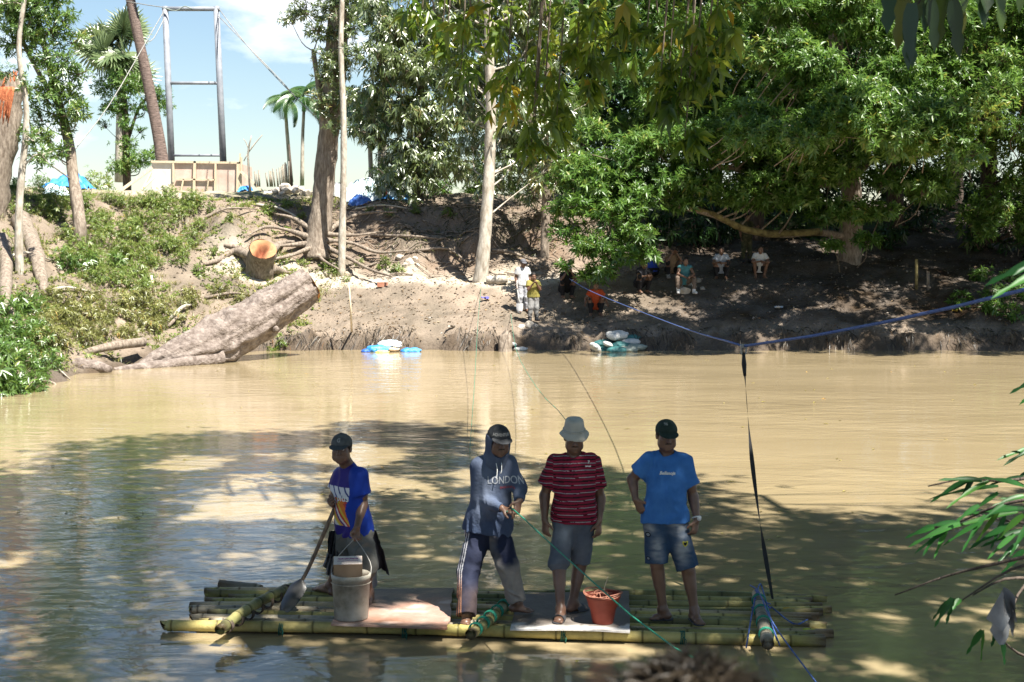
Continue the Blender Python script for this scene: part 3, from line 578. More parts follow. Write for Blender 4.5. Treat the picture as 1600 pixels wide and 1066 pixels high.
# undergrowth in the shade
def shrub(name, label, c, r, n, leaf, mat, group=None, hang=.1, nl=7, stems=5, flat=.8, cat='shrub'):
    base = V(c[0], c[1], gz(c[0], c[1])); t = thing(name, label, cat, base, group); mb = MB(); cm = MB()
    w = whorl_cloud(cm, base + V(0, 0, r * .55), (r, r, r * flat), n, leaf, nl, hang=hang)
    for e in w[::max(1, len(w)//stems)]:
        mb.tube([base + V(0, 0, -.08), (base + e) / 2 + rng.normal(0, .05, 3), e], [.018, .012, .005], n=5, cap=False)
    part('stem', mb, BARK, t); part('foliage', cm, mat, t); return t
k = 0
words1 = ['low', 'spreading', 'ragged', 'dense', 'drooping', 'small', 'tufted', 'leggy', 'rounded', 'thin']
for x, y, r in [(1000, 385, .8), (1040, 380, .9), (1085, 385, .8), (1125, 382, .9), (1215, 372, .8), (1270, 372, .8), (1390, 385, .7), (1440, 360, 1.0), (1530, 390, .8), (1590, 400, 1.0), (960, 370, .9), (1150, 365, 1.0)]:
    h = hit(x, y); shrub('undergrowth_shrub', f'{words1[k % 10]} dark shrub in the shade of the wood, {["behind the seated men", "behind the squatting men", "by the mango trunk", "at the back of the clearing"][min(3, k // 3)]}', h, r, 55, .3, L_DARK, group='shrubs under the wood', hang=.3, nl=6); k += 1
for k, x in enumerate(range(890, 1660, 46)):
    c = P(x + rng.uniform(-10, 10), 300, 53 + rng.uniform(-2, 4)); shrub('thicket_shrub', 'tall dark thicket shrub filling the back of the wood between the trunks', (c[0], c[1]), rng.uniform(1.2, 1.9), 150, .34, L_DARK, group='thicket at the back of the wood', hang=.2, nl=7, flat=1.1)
for x, y, Y, r, lb in [(1470, 290, 60, 1.1, 'bright sunlit bush seen through the gap in the wood'), (1505, 285, 63, 1.0, 'yellow green sunlit bush behind the dark trunk')]:
    c = P(x, y, Y); shrub('sunlit_bush', lb, (c[0], c[1]), r, 160, .25, L_ROUND)  # bushes added in place of the bright sunlit field
for x, lb in [(690, 'low green bush on the bank top under the drooping crowns'), (745, 'low bush on the bank top behind the pale trunk'), (800, 'bushy low plant on the bank top behind the slim trunk'), (860, 'low dark bush on the bank top beside the mango branch')]:
    c = P(x, 300, 52); shrub('bank_top_bush', lb, (c[0], c[1]), .55, 90, .2, L_MANGO)
# --- left bank trees
tree('round_leaved_tree', 'leaning bent trunk with fresh round leaves on the near end of the far bank', 'tree', [(124, 345, 41), (116, 300, 41.5), (108, 240, 41.8), (96, 190, 42), (78, 120, 42), (60, 40, 42), (50, -80, 42)], [.18, .16, .145, .115, .09, .07, .04],
     [(30, 150, 41.6, .5), (10, 20, 41.4, .8), (45, 20, 41.3, .7), (40, 60, 41.3, .6), (118, 75, 41.6, .35), (105, 40, 41.6, .4), (125, 130, 41.5, .3), (75, 230, 41.3, .4), (60, 260, 41, .4), (95, 250, 41.2, .35), (40, 225, 41, .4), (85, 60, 41.6, .55), (72, 100, 41.5, .6), (100, 115, 41.4, .5), (88, 145, 41.4, .6), (110, 160, 41.5, .45), (70, 165, 41.4, .5), (120, 190, 41.4, .4), (92, 195, 41.5, .5), (60, 30, 41.8, .7), (25, 40, 41.8, .8), (15, 85, 41.8, .5), (50, 75, 41.7, .5), (90, 15, 41.8, .4), (60, 200, 41.5, .35),
      (20, -20, 42, .9), (70, -50, 42, .8), (10, -110, 42, 1.0), (70, -130, 42, .9), (105, 215, 41.6, .3), (128, 180, 41.5, .25)],
     BARK, L_ROUND, leaf=.19, nl=7, dens=82, limbs=[([(96, 190, 42), (50, 110, 42), (20, 40, 42), (0, -40, 42)], .07, .04)], width=.5)
tree('leaning_branch_tree', 'bare twiggy stems behind the snapped trunk at the edge', 'tree', [(30, 320, 37), (42, 200, 37), (30, 90, 37), (45, -20, 37), (50, -100, 37)], [.10, .07, .06, .045, .03], [(8, 130, 37, .35), (40, 150, 37, .3), (55, 230, 37, .35), (70, 260, 37, .4), (20, 20, 37, .4), (50, -80, 37, .6)], BARK_PALE, L_ROUND, leaf=.14, dens=70)
# snapped trunk
sn = thing('snapped_trunk', 'thick snapped tree trunk with red splintered wood at its broken top', 'broken tree', hit(-5, 330))
b0 = BASE[sn.name]; mb = MB(); mb.tube([b0 + V(-.3, 0, -.4), P(-8, 270, b0[1]), P(6, 200, b0[1]), P(10, 140, b0[1]), P(8, 122, b0[1])], [.52, .47, .43, .42, .40], n=22, rough=.18, smooth=5); part('bark', mb, BARK, sn)
ms = MB()
for i in range(34):
    a = rng.uniform(0, 6.28); rr = rng.uniform(.05, .36); c = P(8, 137, b0[1]) + V(math.cos(a) * rr, math.sin(a) * rr, rng.uniform(-.1, .05)); hgt_ = .10 + .35 * max(0, math.cos(a - .2)) * rr / .36 + rng.uniform(0, .12)
    ms.tube([c, c + V(rng.normal(0, .02) + .03, rng.normal(0, .02), hgt_ * .6), c + V(.05 + rng.normal(0, .03), 0, hgt_ + .1)], [.055, .04, .006], n=5, smooth=1)
for i in range(12):   # torn strip running down the face
    c = P(10 + rng.uniform(-16, 14), 150, b0[1] - .43) ; ms.tube([c + V(0, .06, .25), c + V(-.05, 0.03, -.1), c + V(-.16, .04, -.65 + rng.uniform(-.2, .2))], [.06, .06, .015], n=5)
part('splintered_wood', ms, CUT_RED, sn)
# vine covered tree
tree('vine_covered_tree', 'slender tree smothered in dark climbing vines behind the leaning palm trunk', 'tree', [(198, 275, 60), (196, 200, 60), (190, 130, 60)], [.16, .14, .1],
     [(188, 140, 59.7, .8), (165, 145, 59.8, .7), (215, 145, 59.8, .7), (190, 175, 59.6, .7), (172, 180, 59.7, .45), (196, 205, 59.5, .45), (200, 235, 59.5, .5), (202, 262, 59.4, .6), (222, 260, 59.4, .6), (185, 270, 59.5, .5), (228, 180, 59.8, .5), (246, 160, 60, .6), (254, 175, 60, .5), (240, 250, 60, .45), (222, 215, 59.6, .25), (160, 205, 59.7, .25)],
     BARK_DARK, L_MANGO, leaf=.17, nl=7, dens=90, limbs=[([(200, 230, 60), (220, 175, 60), (250, 150, 60)], .07, .04)])
shrub('sunlit_bush', 'small rounded bush behind the foot of the grey tower', P(285, 262, 58), 1.0, 130, .18, L_MANGO)
shrub('sunlit_bush', 'low bush on the bank top beside the bent round leaved tree', P(150, 285, 55), .8, 120, .18, L_ROUND)
# ---------------------------------------------------------------- palms
def frond_mesh(L, mat, nleaf=34, leaf=.55, droop=1.1):
    m = MB(); pts = []; d = V(1, 0, .9); p = V(0, 0, 0); n = 14
    for i in range(n + 1):
        pts.append(p.copy()); d = nrm(d + V(0, 0, -droop / n * 1.6)); p = p + d * L / n
    m.tube(pts, np.linspace(.035, .008, n + 1), n=5, smooth=1); m.has_rnd = True
    for i in range(nleaf):
        t = .14 + .86 * i / nleaf; k = t * n; a = int(min(k, n - 1)); q = pts[a] + (pts[a+1] - pts[a]) * (k - a); dd = nrm(pts[a+1] - pts[a]); l = leaf * math.sin(math.pi * min(1, .25 + t * .75)) + .12
        for s in (-1, 1): m.blade(q, dd * .55 + V(0, s, -.1), V(0, 0, 1), l, .075 * L / 2 + .012, droop=.8, seg=3)
    return m
def fan_mesh(L=.95, stalk=.75, n=26):
    m = MB(); m.has_rnd = True; m.tube([(0, 0, 0), (stalk*.6, 0, .1), (stalk, 0, .08)], [.03, .022, .018], n=5)
    for i in range(n):
        a = R(-115 + 230 * i / (n - 1)); d = V(math.cos(a), math.sin(a), .12 * math.cos(2 * a)); m.blade(V(stalk, 0, .08), d, V(0, 0, 1), L * rng.uniform(.85, 1.1), .10, droop=.35, seg=4, fold=.35)
    return m
def palm(name, label, trunk, rad, proto, mat, n, els, scale=1., group=None, bark=BARK_PALE, jitter=.2, crownshaft=None):
    tp = pp(trunk); t = thing(name, label, 'palm', tp[0], group); tp[0, 2] -= .3
    m = MB(); m.tube(tp, rad, n=10, rough=.06, rs=6); part('trunk', m, bark, t)
    if crownshaft: s = MB(); s.tube([tp[-1] - nrm(tp[-1]-tp[-2]) * .1, tp[-1] + V(0, 0, .45)], crownshaft, n=8, smooth=1); part('crown_shaft', s, L_PALM, t)
    me = None; topz = tp[-1] + (V(0, 0, .4) if crownshaft else 0)
    for i in range(n):
        if me is None: me = proto.mesh('frond', (0, 0, 0)); me.materials.append(mat)
        o = bpy.data.objects.new('frond', me); COL.objects.link(o); o.parent = t; BASE[o.name] = BASE[t.name]
        o.location = Vector(topz - BASE[t.name]); el = els[0] + (els[1] - els[0]) * ((i * .618) % 1.0)
        o.rotation_euler = (rng.normal(0, jitter), -el, i * 2.4 + rng.normal(0, .15)); s = scale * rng.uniform(.85, 1.1); o.scale = (s, s, s)
    return t
palm('fan_palm', 'stout fan palm with a round head of stiff grey green fans', [(186, 285, 64), (188, 200, 64), (191, 92, 64)], [.2, .18, .2], fan_mesh(), L_FAN, 40, (R(-60), R(85)), 1.3, jitter=.95)
palm('coconut_palm', 'leaning dark coconut palm trunk crossing the sky beside the grey tower', [(256, 270, 56), (246, 215, 56), (226, 115, 56), (212, 50, 56), (202, 0, 56), (192, -80, 56), (188, -130, 56)], [.26, .22, .2, .19, .18, .17, .16], frond_mesh(3.2, L_PALM), L_PALM, 18, (R(-55), R(40)), bark=M('ringed_palm_bark', (.07, .05, .045), (.27, .20, .17), scale=9, stretch=(.6, .6, 4), bump=.03, rough=.9))
ar = frond_mesh(1.35, L_PALM, 24, .5, 1.5)
palm('areca_palm', 'areca palm with a ragged dark head, nearer the grey tower', [(455, 285, 62), (450, 235, 62), (446, 182, 62)], [.10, .08, .07], ar, L_PALM, 9, (R(-50), R(55)), 1.0, 'slender areca palms', crownshaft=[.10, .06])
palm('areca_palm', 'areca palm with an upright fresh head, beside the thick grey trunk', [(472, 290, 60), (473, 230, 60), (475, 182, 60)], [.09, .07, .06], ar, L_PALM, 9, (R(-35), R(70)), 1.05, 'slender areca palms', crownshaft=[.09, .06])
for (x, y, Y, lb) in [(575, 185, 53, 'dark areca palm behind the thin pale stem'), (590, 165, 54, 'taller dark areca palm under the drooping crown'), (596, 20, 54, 'dark areca palm head above the drooping crown')]:
    palm('areca_palm', lb, [(x + 6, 300, Y), (x + 3, (300 + y) / 2, Y), (x, y + 20, Y)], [.1, .08, .07], ar, L_PALM, 11, (R(-60), R(60)), 1.35, 'slender areca palms', crownshaft=[.09, .06])
# ================================================================ the shade tree of the near bank, reaching over the raft
near = thing('overhanging_tree', 'large shade tree of the near bank whose drooping leafy branches hang over the river', 'tree', (5.5, -2.0, gz(5.5, -2.0)))
SL = np.array(SUN)
holes = [(*G(665, 955, .1)[:2], .34), (*G(600, 960, .1)[:2], .30), (*G(715, 970, .1)[:2], .22), (*G(545, 905, .4)[:2], .20), (*G(350, 975, .1)[:2], .38), (*G(860, 985, .1)[:2], .24), (*G(940, 985, .1)[:2], .2), (*G(1010, 1000, .1)[:2], .2), (*G(1200, 990, .1)[:2], .16),
         (*G(620, 765, 0)[:2], .6), (*G(560, 712, 0)[:2], .9), (*G(300, 725, 0)[:2], .6), (*G(880, 775, 0)[:2], .55), (*G(1030, 790, 0)[:2], .3), (*G(20, 880, 0)[:2], .25), (*G(1380, 1040, 0)[:2], .25), (*G(760, 742, 0)[:2], .5)]
edge = np.array([(-400, 760), (0, 742), (90, 728), (200, 686), (350, 670), (500, 662), (690, 660), (725, 690), (860, 718), (950, 742), (1100, 764), (1200, 786), (1350, 790), (1450, 782), (1600, 760), (2100, 740)], float)
eg = np.array([G(a, b, 0) for a, b in edge]); eX, eY = eg[:, 0], eg[:, 1]
cm = MB(); tw = MB(); cl = []
limbs = [[(5.5, -2, .9), (5.0, -.5, 4.5), (3.5, 3, 8.5), (1.5, 8, 10.5), (-.5, 13, 11.2), (-1.5, 17.5, 11.5)], [(5.5, -2, .9), (5.6, 0, 4.5), (6.5, 4, 8.3), (7.2, 9, 9.8), (7.0, 13, 10.2)], [(5.5, -2, .9), (4.6, -1, 4.6), (1.0, 2, 8.3), (-2.5, 6, 10), (-4.5, 10.5, 10.8), (-5.5, 14, 11)]]
for L, a in zip(limbs, (.30, .24, .24)): tw.tube(L, np.linspace(a, .06, len(L)), n=12, rough=.12, smooth=6)
lp = np.concatenate([[np.array(L[i]) * (1-u) + np.array(L[i+1]) * u for i in range(1, len(L)-1) for u in np.linspace(0, 1, 8)] for L in limbs])
for X in np.arange(-11.5, 11.6, 1.12):
    for Y in np.arange(-7, 25, 1.12):
        x = X + rng.uniform(-.3, .3); y = Y + rng.uniform(-.3, .3)
        if y > np.interp(x, eX, eY) - .55 or (y < 8.3 and rng.random() < (.0 if abs(x - .2) < 1.4 and abs(y - 1) < 2.2 else .45 if x > 0 else .72)): continue  # unseen crown behind the camera, added and thinned to shape the light
        z = rng.uniform(8.6, 11.8); c = V(x, y, 0) + SL * (z / SL[2])
        if c[2] < 3.6 + .172 * c[1] + 1: continue
        cl.append((c, rng.uniform(.85, 1.15)))
for c, r in cl:
    w = whorl_cloud(cm, c, r, 130 if 5 < c[1] < 22 else 34, .27, 8, hang=.25)
    q = lp[np.argmin(np.linalg.norm(lp - c, axis=1))]; dq = np.linalg.norm(q - c); k_ = 1 if dq < 2.4 else .45; tw.tube([q, (q + c) / 2 + rng.normal(0, .15, 3), c], [.03 * k_, .02 * k_, .010 * k_], n=5, cap=False)
# open the crown where flecks of sun reach the raft and the water
v = np.concatenate(cm.v).reshape(-1, 5, 3); rn = np.concatenate(cm.rnd).reshape(-1, 5); g = v[:, 0] - SL * ((v[:, 0, 2:3] - .1) / SL[2]); keep = np.ones(len(v), bool)
wob = .25 * vnoise(v[:, 0] * 2.3)
g5 = v[:, 0] - SL * ((v[:, 0, 2:3] - 5.6) / SL[2]); inz = (v[:, 0, 2] > 7.2) & (g5[:, 0] > -1.6) & (g5[:, 0] < 2.4) & (g5[:, 1] > 13.2) & (g5[:, 1] < 16.6)
keep &= ~(inz & (fbm(v[:, 0] * .9 + 3, 2) > -.2))
for hx, hy, hr in holes: keep &= np.hypot(g[:, 0] - hx, (g[:, 1] - hy) * .8) > hr * (1 + wob)
v = v[keep]; rn = rn[keep]; o = np.arange(len(v))[:, None] * 5; cm = MB()
cm.add(v.reshape(-1, 3), np.concatenate([o + np.array(q) for q in ([0, 2, 1], [0, 3, 2], [2, 3, 4], [1, 2, 4])]), rn.ravel())
hang = [(660, 15, 16, .35), (700, 40, 16, .4), (745, 30, 15.5, .45), (760, 90, 15.5, .4), (800, 40, 15, .5), (820, 110, 15, .4), (850, 60, 15, .5), (850, 150, 14.8, .35), (790, 150, 15.2, .3), (835, 205, 14.8, .25), (880, 30, 15, .5), (900, 95, 14.6, .35), (930, 40, 14.5, .45), (960, 90, 14.2, .3),
        (975, 30, 14, .45), (1010, 60, 14, .4), (1040, 40, 13.8, .45), (1045, 110, 13.6, .3), (1080, 50, 13.5, .4), (1085, 130, 13.4, .25), (1105, 90, 13.4, .3), (1120, 20, 13.5, .4), (1060, 170, 13.5, .2), (925, 130, 14.5, .2), (720, 110, 15.8, .25), (690, 75, 16, .22), (830, 235, 14.8, .16), (1070, 215, 13.5, .13), (1030, 150, 13.6, .2), (870, 180, 14.7, .2)]
for x, y, Y, r in hang:
    c = P(x, y, Y); w = whorl_cloud(cm, c, (r, r, r * 1.0), int(7 + 26 * r * r), .19, 6, hang=.5, wid=.36)
    tw.tube([c + V(.1, -.1, 1.2 + rng.uniform(0, .6)), c + V(.03, 0, .4), c], [.012, .008, .004], n=4, cap=False)
for k in range(8):
    a = P(650 + k * 62, -160, 15.5 - k * .25); b = P(680 + k * 58, 20, 15.5 - k * .25); tw.tube([a + V(.6, -1.5, .8), a, b], [.035, .025, .008], n=5, cap=False)
part('trunk', tw, BARK, near); part('crown', cm, L_NEAR, near)
# big leaves close to the camera at the top
br = thing('hanging_branch', 'dark twig with large close drooping leaves hanging at the top of the view', 'branch', P(1470, -60, 5.5))
tw = MB(); lv = MB(); a = P(1380, -150, 5.5); b = P(1470, -40, 5.5); c = P(1560, -70, 5.5); tw.tube([a, b, c], [.012, .009, .006], n=6); tw.tube([V(6.3, 3.2, 7.9), V(3.6, 4.4, 6.6), P(1520, -260, 5.4), b], [.03, .022, .014, .009], n=6, smooth=5)
for x, y, L, W, tx, ty in [(1392, -30, .22, .062, -.25, -1), (1412, -10, .24, .065, -.35, -1), (1425, 5, .25, .06, -.1, -1), (1440, -20, .18, .055, .15, -1), (1470, -20, .24, .065, .1, -1), (1490, 0, .22, .06, .25, -1), (1502, 15, .17, .05, -.25, -1), (1455, 0, .2, .05, .2, -1), (1560, -30, .2, .065, .1, -1), (1525, -35, .2, .06, .25, -1), (1418, 40, .17, .055, .1, -1), (1545, -45, .18, .06, -.3, -1), (1595, -40, .15, .05, 0, -1), (1445, -40, .2, .06, -.3, -1), (1480, -45, .2, .06, .3, -1), (1505, -45, .16, .05, .1, -1)]:
    q = P(x, y, 5.5 + rng.uniform(-.15, .15)); lv.blade(q, V(tx * .6, rng.uniform(-.4, .4), ty), V(rng.uniform(-.6, .6), -1, .1), L, W, droop=.3, seg=7, fold=.12); tw.tube([b if x < 1520 else c, q + V(0, 0, .03), q], [.005, .003, .002], n=4)
part('twig', tw, BARK_DARK, br); part('foliage', lv, ML('close_leaves', (.018, .045, .012), (.03, .065, .015), (.09, .14, .02), trans=.35, gloss=.05), br)
# bamboo sprays at the right edge
def spray(label, stems, leaves, Y):
    t = thing('bamboo_branch', label, 'branch', P(*stems[0][0], Y)); m = MB(); l = MB(); l.has_rnd = True
    for j, s in enumerate(stems): m.tube([P(x, y, Y + .25 * j * (1 - i / (len(s) - 1)) - .2 + .12 * i) for i, (x, y) in enumerate(s)], np.linspace(.009, .003, len(s)), n=5)
    for i, s in enumerate(stems):   # every stem comes up from the clump on the near bank
        e = P(*s[0], Y + .25 * i - .2); rb = V(3.5 + .12 * i, 5.0 - .15 * i, gz(3.5, 5.0)); m.tube([rb - V(0, 0, .2), rb + V(.02, .1, .9), (rb + e) / 2 + V(.35, 0, .75), e + V(.12, -.02, .06), e], [.016, .015, .013, .010, .009], n=6, smooth=6)
    for x, y, x2, y2, w in leaves:
        dy = rng.uniform(-.1, .1); a = P(x, y, Y + dy); b = P(x2, y2, Y + dy + rng.uniform(-.07, .07)); l.blade(a, b - a + V(0, 0, .06 * np.linalg.norm(b-a)), V(rng.uniform(-.5, .5), -.8, .8), np.linalg.norm(b - a), w, droop=.25, seg=6)
    part('stem', m, BARK_DARK, t); part('foliage', l, L_BAMBOO, t)
rs = random.Random(4)
def L5(l, w): return [(a, b, c, d, w * rs.uniform(.8, 1.2)) for a, b, c, d in l]
A = [(1590, 800, 1440, 830), (1560, 760, 1448, 772), (1545, 752, 1475, 790), (1520, 748, 1500, 778), (1600, 745, 1540, 756), (1530, 790, 1490, 815), (1590, 795, 1500, 800), (1500, 818, 1440, 820), (1500, 818, 1415, 850), (1490, 822, 1425, 862), (1470, 826, 1440, 868), (1480, 826, 1458, 872), (1530, 818, 1470, 850), (1560, 800, 1520, 850), (1570, 805, 1545, 860), (1600, 805, 1555, 842), (1600, 830, 1530, 850), (1580, 820, 1510, 855), (1600, 860, 1560, 900),
     (1540, 805, 1500, 862), (1610, 815, 1575, 870), (1600, 795, 1545, 800), (1600, 760, 1530, 740), (1535, 752, 1465, 745), (1515, 750, 1450, 782), (1560, 770, 1515, 800), (1600, 775, 1545, 790), (1460, 825, 1412, 838), (1590, 850, 1555, 880), (1585, 835, 1540, 872), (1610, 785, 1560, 775), (1575, 785, 1530, 812)]
spray('bamboo spray with long green leaves reaching in beside the river, the densest one', [[(1640, 775), (1560, 790), (1500, 815), (1455, 826)], [(1640, 740), (1570, 752), (1510, 748), (1450, 760)], [(1640, 820), (1580, 815), (1530, 805)]], L5(A, .027), 6.0)
spray('bare forked bamboo twigs below the dense leafy spray, with few yellowing leaves', [[(1640, 862), (1560, 880), (1480, 900), (1398, 930)], [(1640, 880), (1580, 890), (1500, 940)], [(1640, 905), (1570, 905), (1520, 930)], [(1640, 1040), (1590, 1020), (1555, 990)], [(1640, 870), (1590, 930), (1575, 985)]],
      L5([(1488, 935, 1458, 980), (1490, 935, 1478, 975), (1500, 936, 1488, 952), (1482, 940, 1455, 968), (1535, 985, 1508, 1022), (1535, 985, 1532, 1035), (1565, 1000, 1570, 1040), (1560, 985, 1548, 1010)], .024), 5.6)
spray('few bamboo leaf tips at the edge against the sunlit river', [[(1660, 590), (1625, 605)], [(1660, 700), (1620, 715)]], L5([(1630, 590, 1575, 612), (1640, 600, 1590, 630), (1640, 695, 1555, 712), (1640, 690, 1565, 722), (1650, 710, 1585, 745), (1630, 720, 1580, 700)], .032), 6.2)
spray('two broad bright bamboo leaves close above the blue rope', [[(1690, 380), (1640, 400)]], L5([(1640, 405, 1535, 440), (1640, 420, 1545, 460), (1650, 395, 1580, 425)], .036), 4.2)
bg = MB(); c = P(1570, 950, 5.6); u = np.linspace(-1, 1, 9); g = np.stack(np.meshgrid(u, u, indexing='ij'), -1)
pt = np.stack([c[0] + g[..., 0] * .045 * (1 - .35 * g[..., 1]), c[1] + .04 * np.sin(3 * g[..., 0] + g[..., 1]), c[2] + g[..., 1] * .06 + .02 * np.sin(4 * g[..., 0])], -1); bg.sheet(pt + .008 * fbm(pt * 20, 2)[..., None])
pt2 = pt * V(.8, 1, 1.15) + (c - c * V(.8, 1, 1.15)) + V(.01, .02, -.05); bg.sheet(pt2 + .008 * fbm(pt2 * 22 + 5, 2)[..., None])
solo('plastic_bag', bg, M('dusty_clear_plastic', (.15, .155, .16), (.26, .26, .26), rough=.4, spec=.5), c, 'torn grey plastic bag snagged on the bare bamboo twigs', 'bag')
# ================================================================ the raft and what stands on it
def bamboo(name, c1, c2, c3): return M(name, c1, c2, scale=3.5, stretch=(1, 5, 5), rough=.42, c3=c3, spec=.5, bump=.006, bscale=20)
BAM = [bamboo('tan_bamboo', (.30, .22, .13), (.48, .38, .25), (.38, .29, .18)), bamboo('yellow_green_bamboo', (.16, .16, .03), (.46, .38, .14), (.30, .26, .06)),
       bamboo('mossy_green_bamboo', (.07, .09, .03), (.32, .28, .13), (.16, .17, .06)), bamboo('grey_weathered_bamboo', (.16, .14, .11), (.36, .32, .26), (.25, .22, .17))]
BAM_END = M('bamboo_end_grain', (.30, .20, .10), (.45, .33, .2), scale=30)
ROPE_GREEN = M('green_nylon_rope', (.01, .16, .10), (.03, .26, .17), scale=40, rough=.6); ROPE_BLUE = M('blue_nylon_rope', (.03, .07, .26), (.10, .17, .42), scale=70, rough=.6, stretch=(1, .3, 1))
DECK = .088
CULM = MA('bamboo_skin', rough=.45, bump=.003, bscale=60, grain=.3)
TONES = [((.34, .26, .15), (.46, .37, .24)), ((.22, .20, .045), (.46, .38, .13)), ((.085, .10, .03), (.30, .27, .10)), ((.20, .175, .13), (.36, .32, .25))]
def culm(a, b, r, tone, node=.36, n=14):
    """one bamboo culm with swollen, dark ringed nodes; returns its mesh and its colouring"""
    a = np.asarray(a, float); b = np.asarray(b, float); L = np.linalg.norm(b - a); d = (b - a) / L; ts = []; rs_ = []; s = rng.uniform(.05, node); nodes = []
    ts.append(0); rs_.append(r)
    while s < L - .04:
        for o, k in ((-.04, 1.0), (-.012, 1.10), (-.002, 1.02), (.004, .97), (.014, 1.08), (.045, 1.0)): ts.append(s + o); rs_.append(r * k)
        nodes.append(s); s += node * rng.uniform(.8, 1.2)
    ts.append(L); rs_.append(r * .96); ts = np.array(ts); o = np.argsort(ts); ts = ts[o]; rs_ = list(np.array(rs_)[o]); ph = rng.uniform(0, 6)
    pts = a + ts[:, None] * d + np.outer(np.sin(ts / L * math.pi) * rng.normal(0, .015), V(0, 0, 1)) + np.outer(np.sin(ts * 1.3 + ph), V(0, .008, .005))
    pts = np.vstack([a + d * .05, pts, b - d * .05]); rs_ = np.array([r * .74] + rs_ + [r * .72]); m = MB(); m.tube(pts, rs_, n=n, smooth=1); c1, c2 = (np.array(q) for q in TONES[tone]); nd = np.array(nodes + [-9.])
    def colf(p):
        t = (p - a) @ d; k = np.clip(.5 + .7 * fbm(np.stack([t * 1.1 + ph, p[:, 2] * 14, p[:, 1] * 3], 1), 3), 0, 1)[:, None]; c = c1 * (1 - k) + c2 * k; e = np.min(np.abs(t[:, None] - nd[None]), 1)
        ring = np.exp(-(e / .010) ** 2)[:, None]; c = c * (1 - .72 * ring); pale = np.exp(-((e - .028) / .012) ** 2)[:, None]; c = c * (1 - .3 * pale) + V(.42, .40, .30) * .3 * pale
        gr_ = np.clip(fbm(p * V(3, 9, 9) + ph * 3, 3) - .15, 0, .7)[:, None]; c = c * (1 - gr_) + V(.07, .06, .035) * gr_; end = ((t < .002) | (t > L - .002))[:, None]; return np.clip(np.where(end, V(.10, .07, .04), c), .005, 1)
    return m, colf
def pole(name, a, b, r, tone, parent, node=.36): m, cf = culm(a, b, r, tone, node); return part(name, m, CULM, parent, col=cf)
raft = thing('bamboo_raft', 'long bamboo raft of lashed poles with three crossbars carrying the four men', 'raft', (-.1, 11.4, 0))
FL, RL, FR, RR = V(-2.77, 11.08), V(-2.74, 12.22), V(2.40, 10.66), V(2.58, 11.98)
N_P = 18; rr_ = random.Random(11)
for k in range(N_P):
    f = k / (N_P - 1); l = FL * (1 - f) + RL * f + V(0 if k == 0 else rr_.uniform(.06, .38), 0); r = FR * (1 - f) + RR * f + V(rr_.uniform(-.12, .12), 0); z = .042 + rng.uniform(-.006, .006) - (.014 if k in (6, 10) else 0)
    a, b = V(*l, z + rng.uniform(-.01, .02)), V(*r, z); rad = (.044 if k == 0 else rng.uniform(.032, .038)); cut = rr_.uniform(.34, .6)
    if k in (0, 3, 9, 13): pole('pole', a, b, rad, 1 if k == 0 else (2 if k > 10 else 0), raft)
    else:      # poles pieced from two lengths: tan near the paddling man, mossy yellow green at the other end
        c = a * (1 - cut) + b * cut; pole('pole', a, c + (b - a) * .012, rad, (0, 3, 1)[k % 3], raft); pole('pole', c - (b - a) * .004 + V(0, 0, .006), b, rad * .97, 2 if k % 4 else 1, raft)
for cb, (p0, p1, r0, lash) in enumerate([((343, 985), (457, 917), .042, 7), ((735, 990), (795, 940), .042, 5), ((1200, 1006), (1183, 926), .047, 4)]):
    a = G(*p0, .14); b = G(*p1, .14); cr = pole('crossbar', a, b, r0, 2 if cb < 2 else 3, raft, .2); d = nrm(b - a); s = V(-d[1], d[0], 0)
    for i in range(lash):
        t = (i + .7) / (lash + .5); c = a * (1 - t) + b * t; m = MB()
        for j in range(3):
            an = np.linspace(0, 2 * math.pi, 17); cc = c + d * (.016 * j - .016); m.tube(cc + np.outer(np.cos(an), s) * (r0 + .007) + np.outer(np.sin(an), V(0, 0, 1)) * (r0 + .007), .006, n=5, smooth=1, cap=False)
        part('lashing', m, ROPE_GREEN if cb else BARK_DARK, cr)
for x, y in [(438, 985), (632, 988), (880, 992), (1070, 1004)]:
    c = G(x, y, .05); c[1] = np.interp(c[0], [FL[0], FR[0]], [FL[1], FR[1]]); c[2] = .042; an = np.linspace(0, 2 * math.pi, 17); m = MB()
    for j in range(3): m.tube(c + V(-.016 + .013 * j, 0, 0) + np.outer(np.cos(an), V(0, .053, 0)) + np.outer(np.sin(an), V(0.004, 0, .053)), .0045, n=5, smooth=1, cap=False)
    m.tube([c + V(0, -.05, .02), c + V(.02, -.07, 0), c + V(.015, -.08, -.04)], .004, n=5); part('lashing', m, M('dark_green_twine', (.008, .07, .05), (.02, .13, .09), rough=.7) if x == 438 else bpy.data.materials['dark_green_twine'], raft)
# blue cord wound round the last crossbar, a line from it towards the near bank
bc = MB(); a = G(1200, 1006, .14); b = G(1183, 926, .14)
for q in [[(1166, 1012), (1176, 960), (1186, 930), (1192, 928), (1205, 980), (1214, 1004)], [(1172, 928), (1186, 950), (1206, 985), (1218, 1008)], [(1178, 948), (1204, 944)], [(1174, 955), (1205, 950)], [(1180, 940), (1202, 952)], [(1205, 948), (1240, 975), (1262, 968)]]:
    L = [G(x, y, .10) for x, y in q]
    for i, p in enumerate(L):
        t = np.clip(1 - np.abs(p[0] - np.interp(p[1], [a[1], b[1]], [a[0], b[0]])) / .09, 0, 1); p[2] = .10 + .13 * t
    bc.tube(L, .006, n=6)
part('cord', bc, ROPE_BLUE, raft)
m = MB(); m.tube([G(1196, 950, .225), G(1215, 985, .18), P(1275, 1066, 9.3), P(1330, 1140, 7.2), V(2.3, 5.4, .95)], .006, n=6)
solo('mooring_line', m, ROPE_BLUE, G(1196, 950, .2), 'thin blue line from the crossbar with the cord towards the near bank', 'rope')
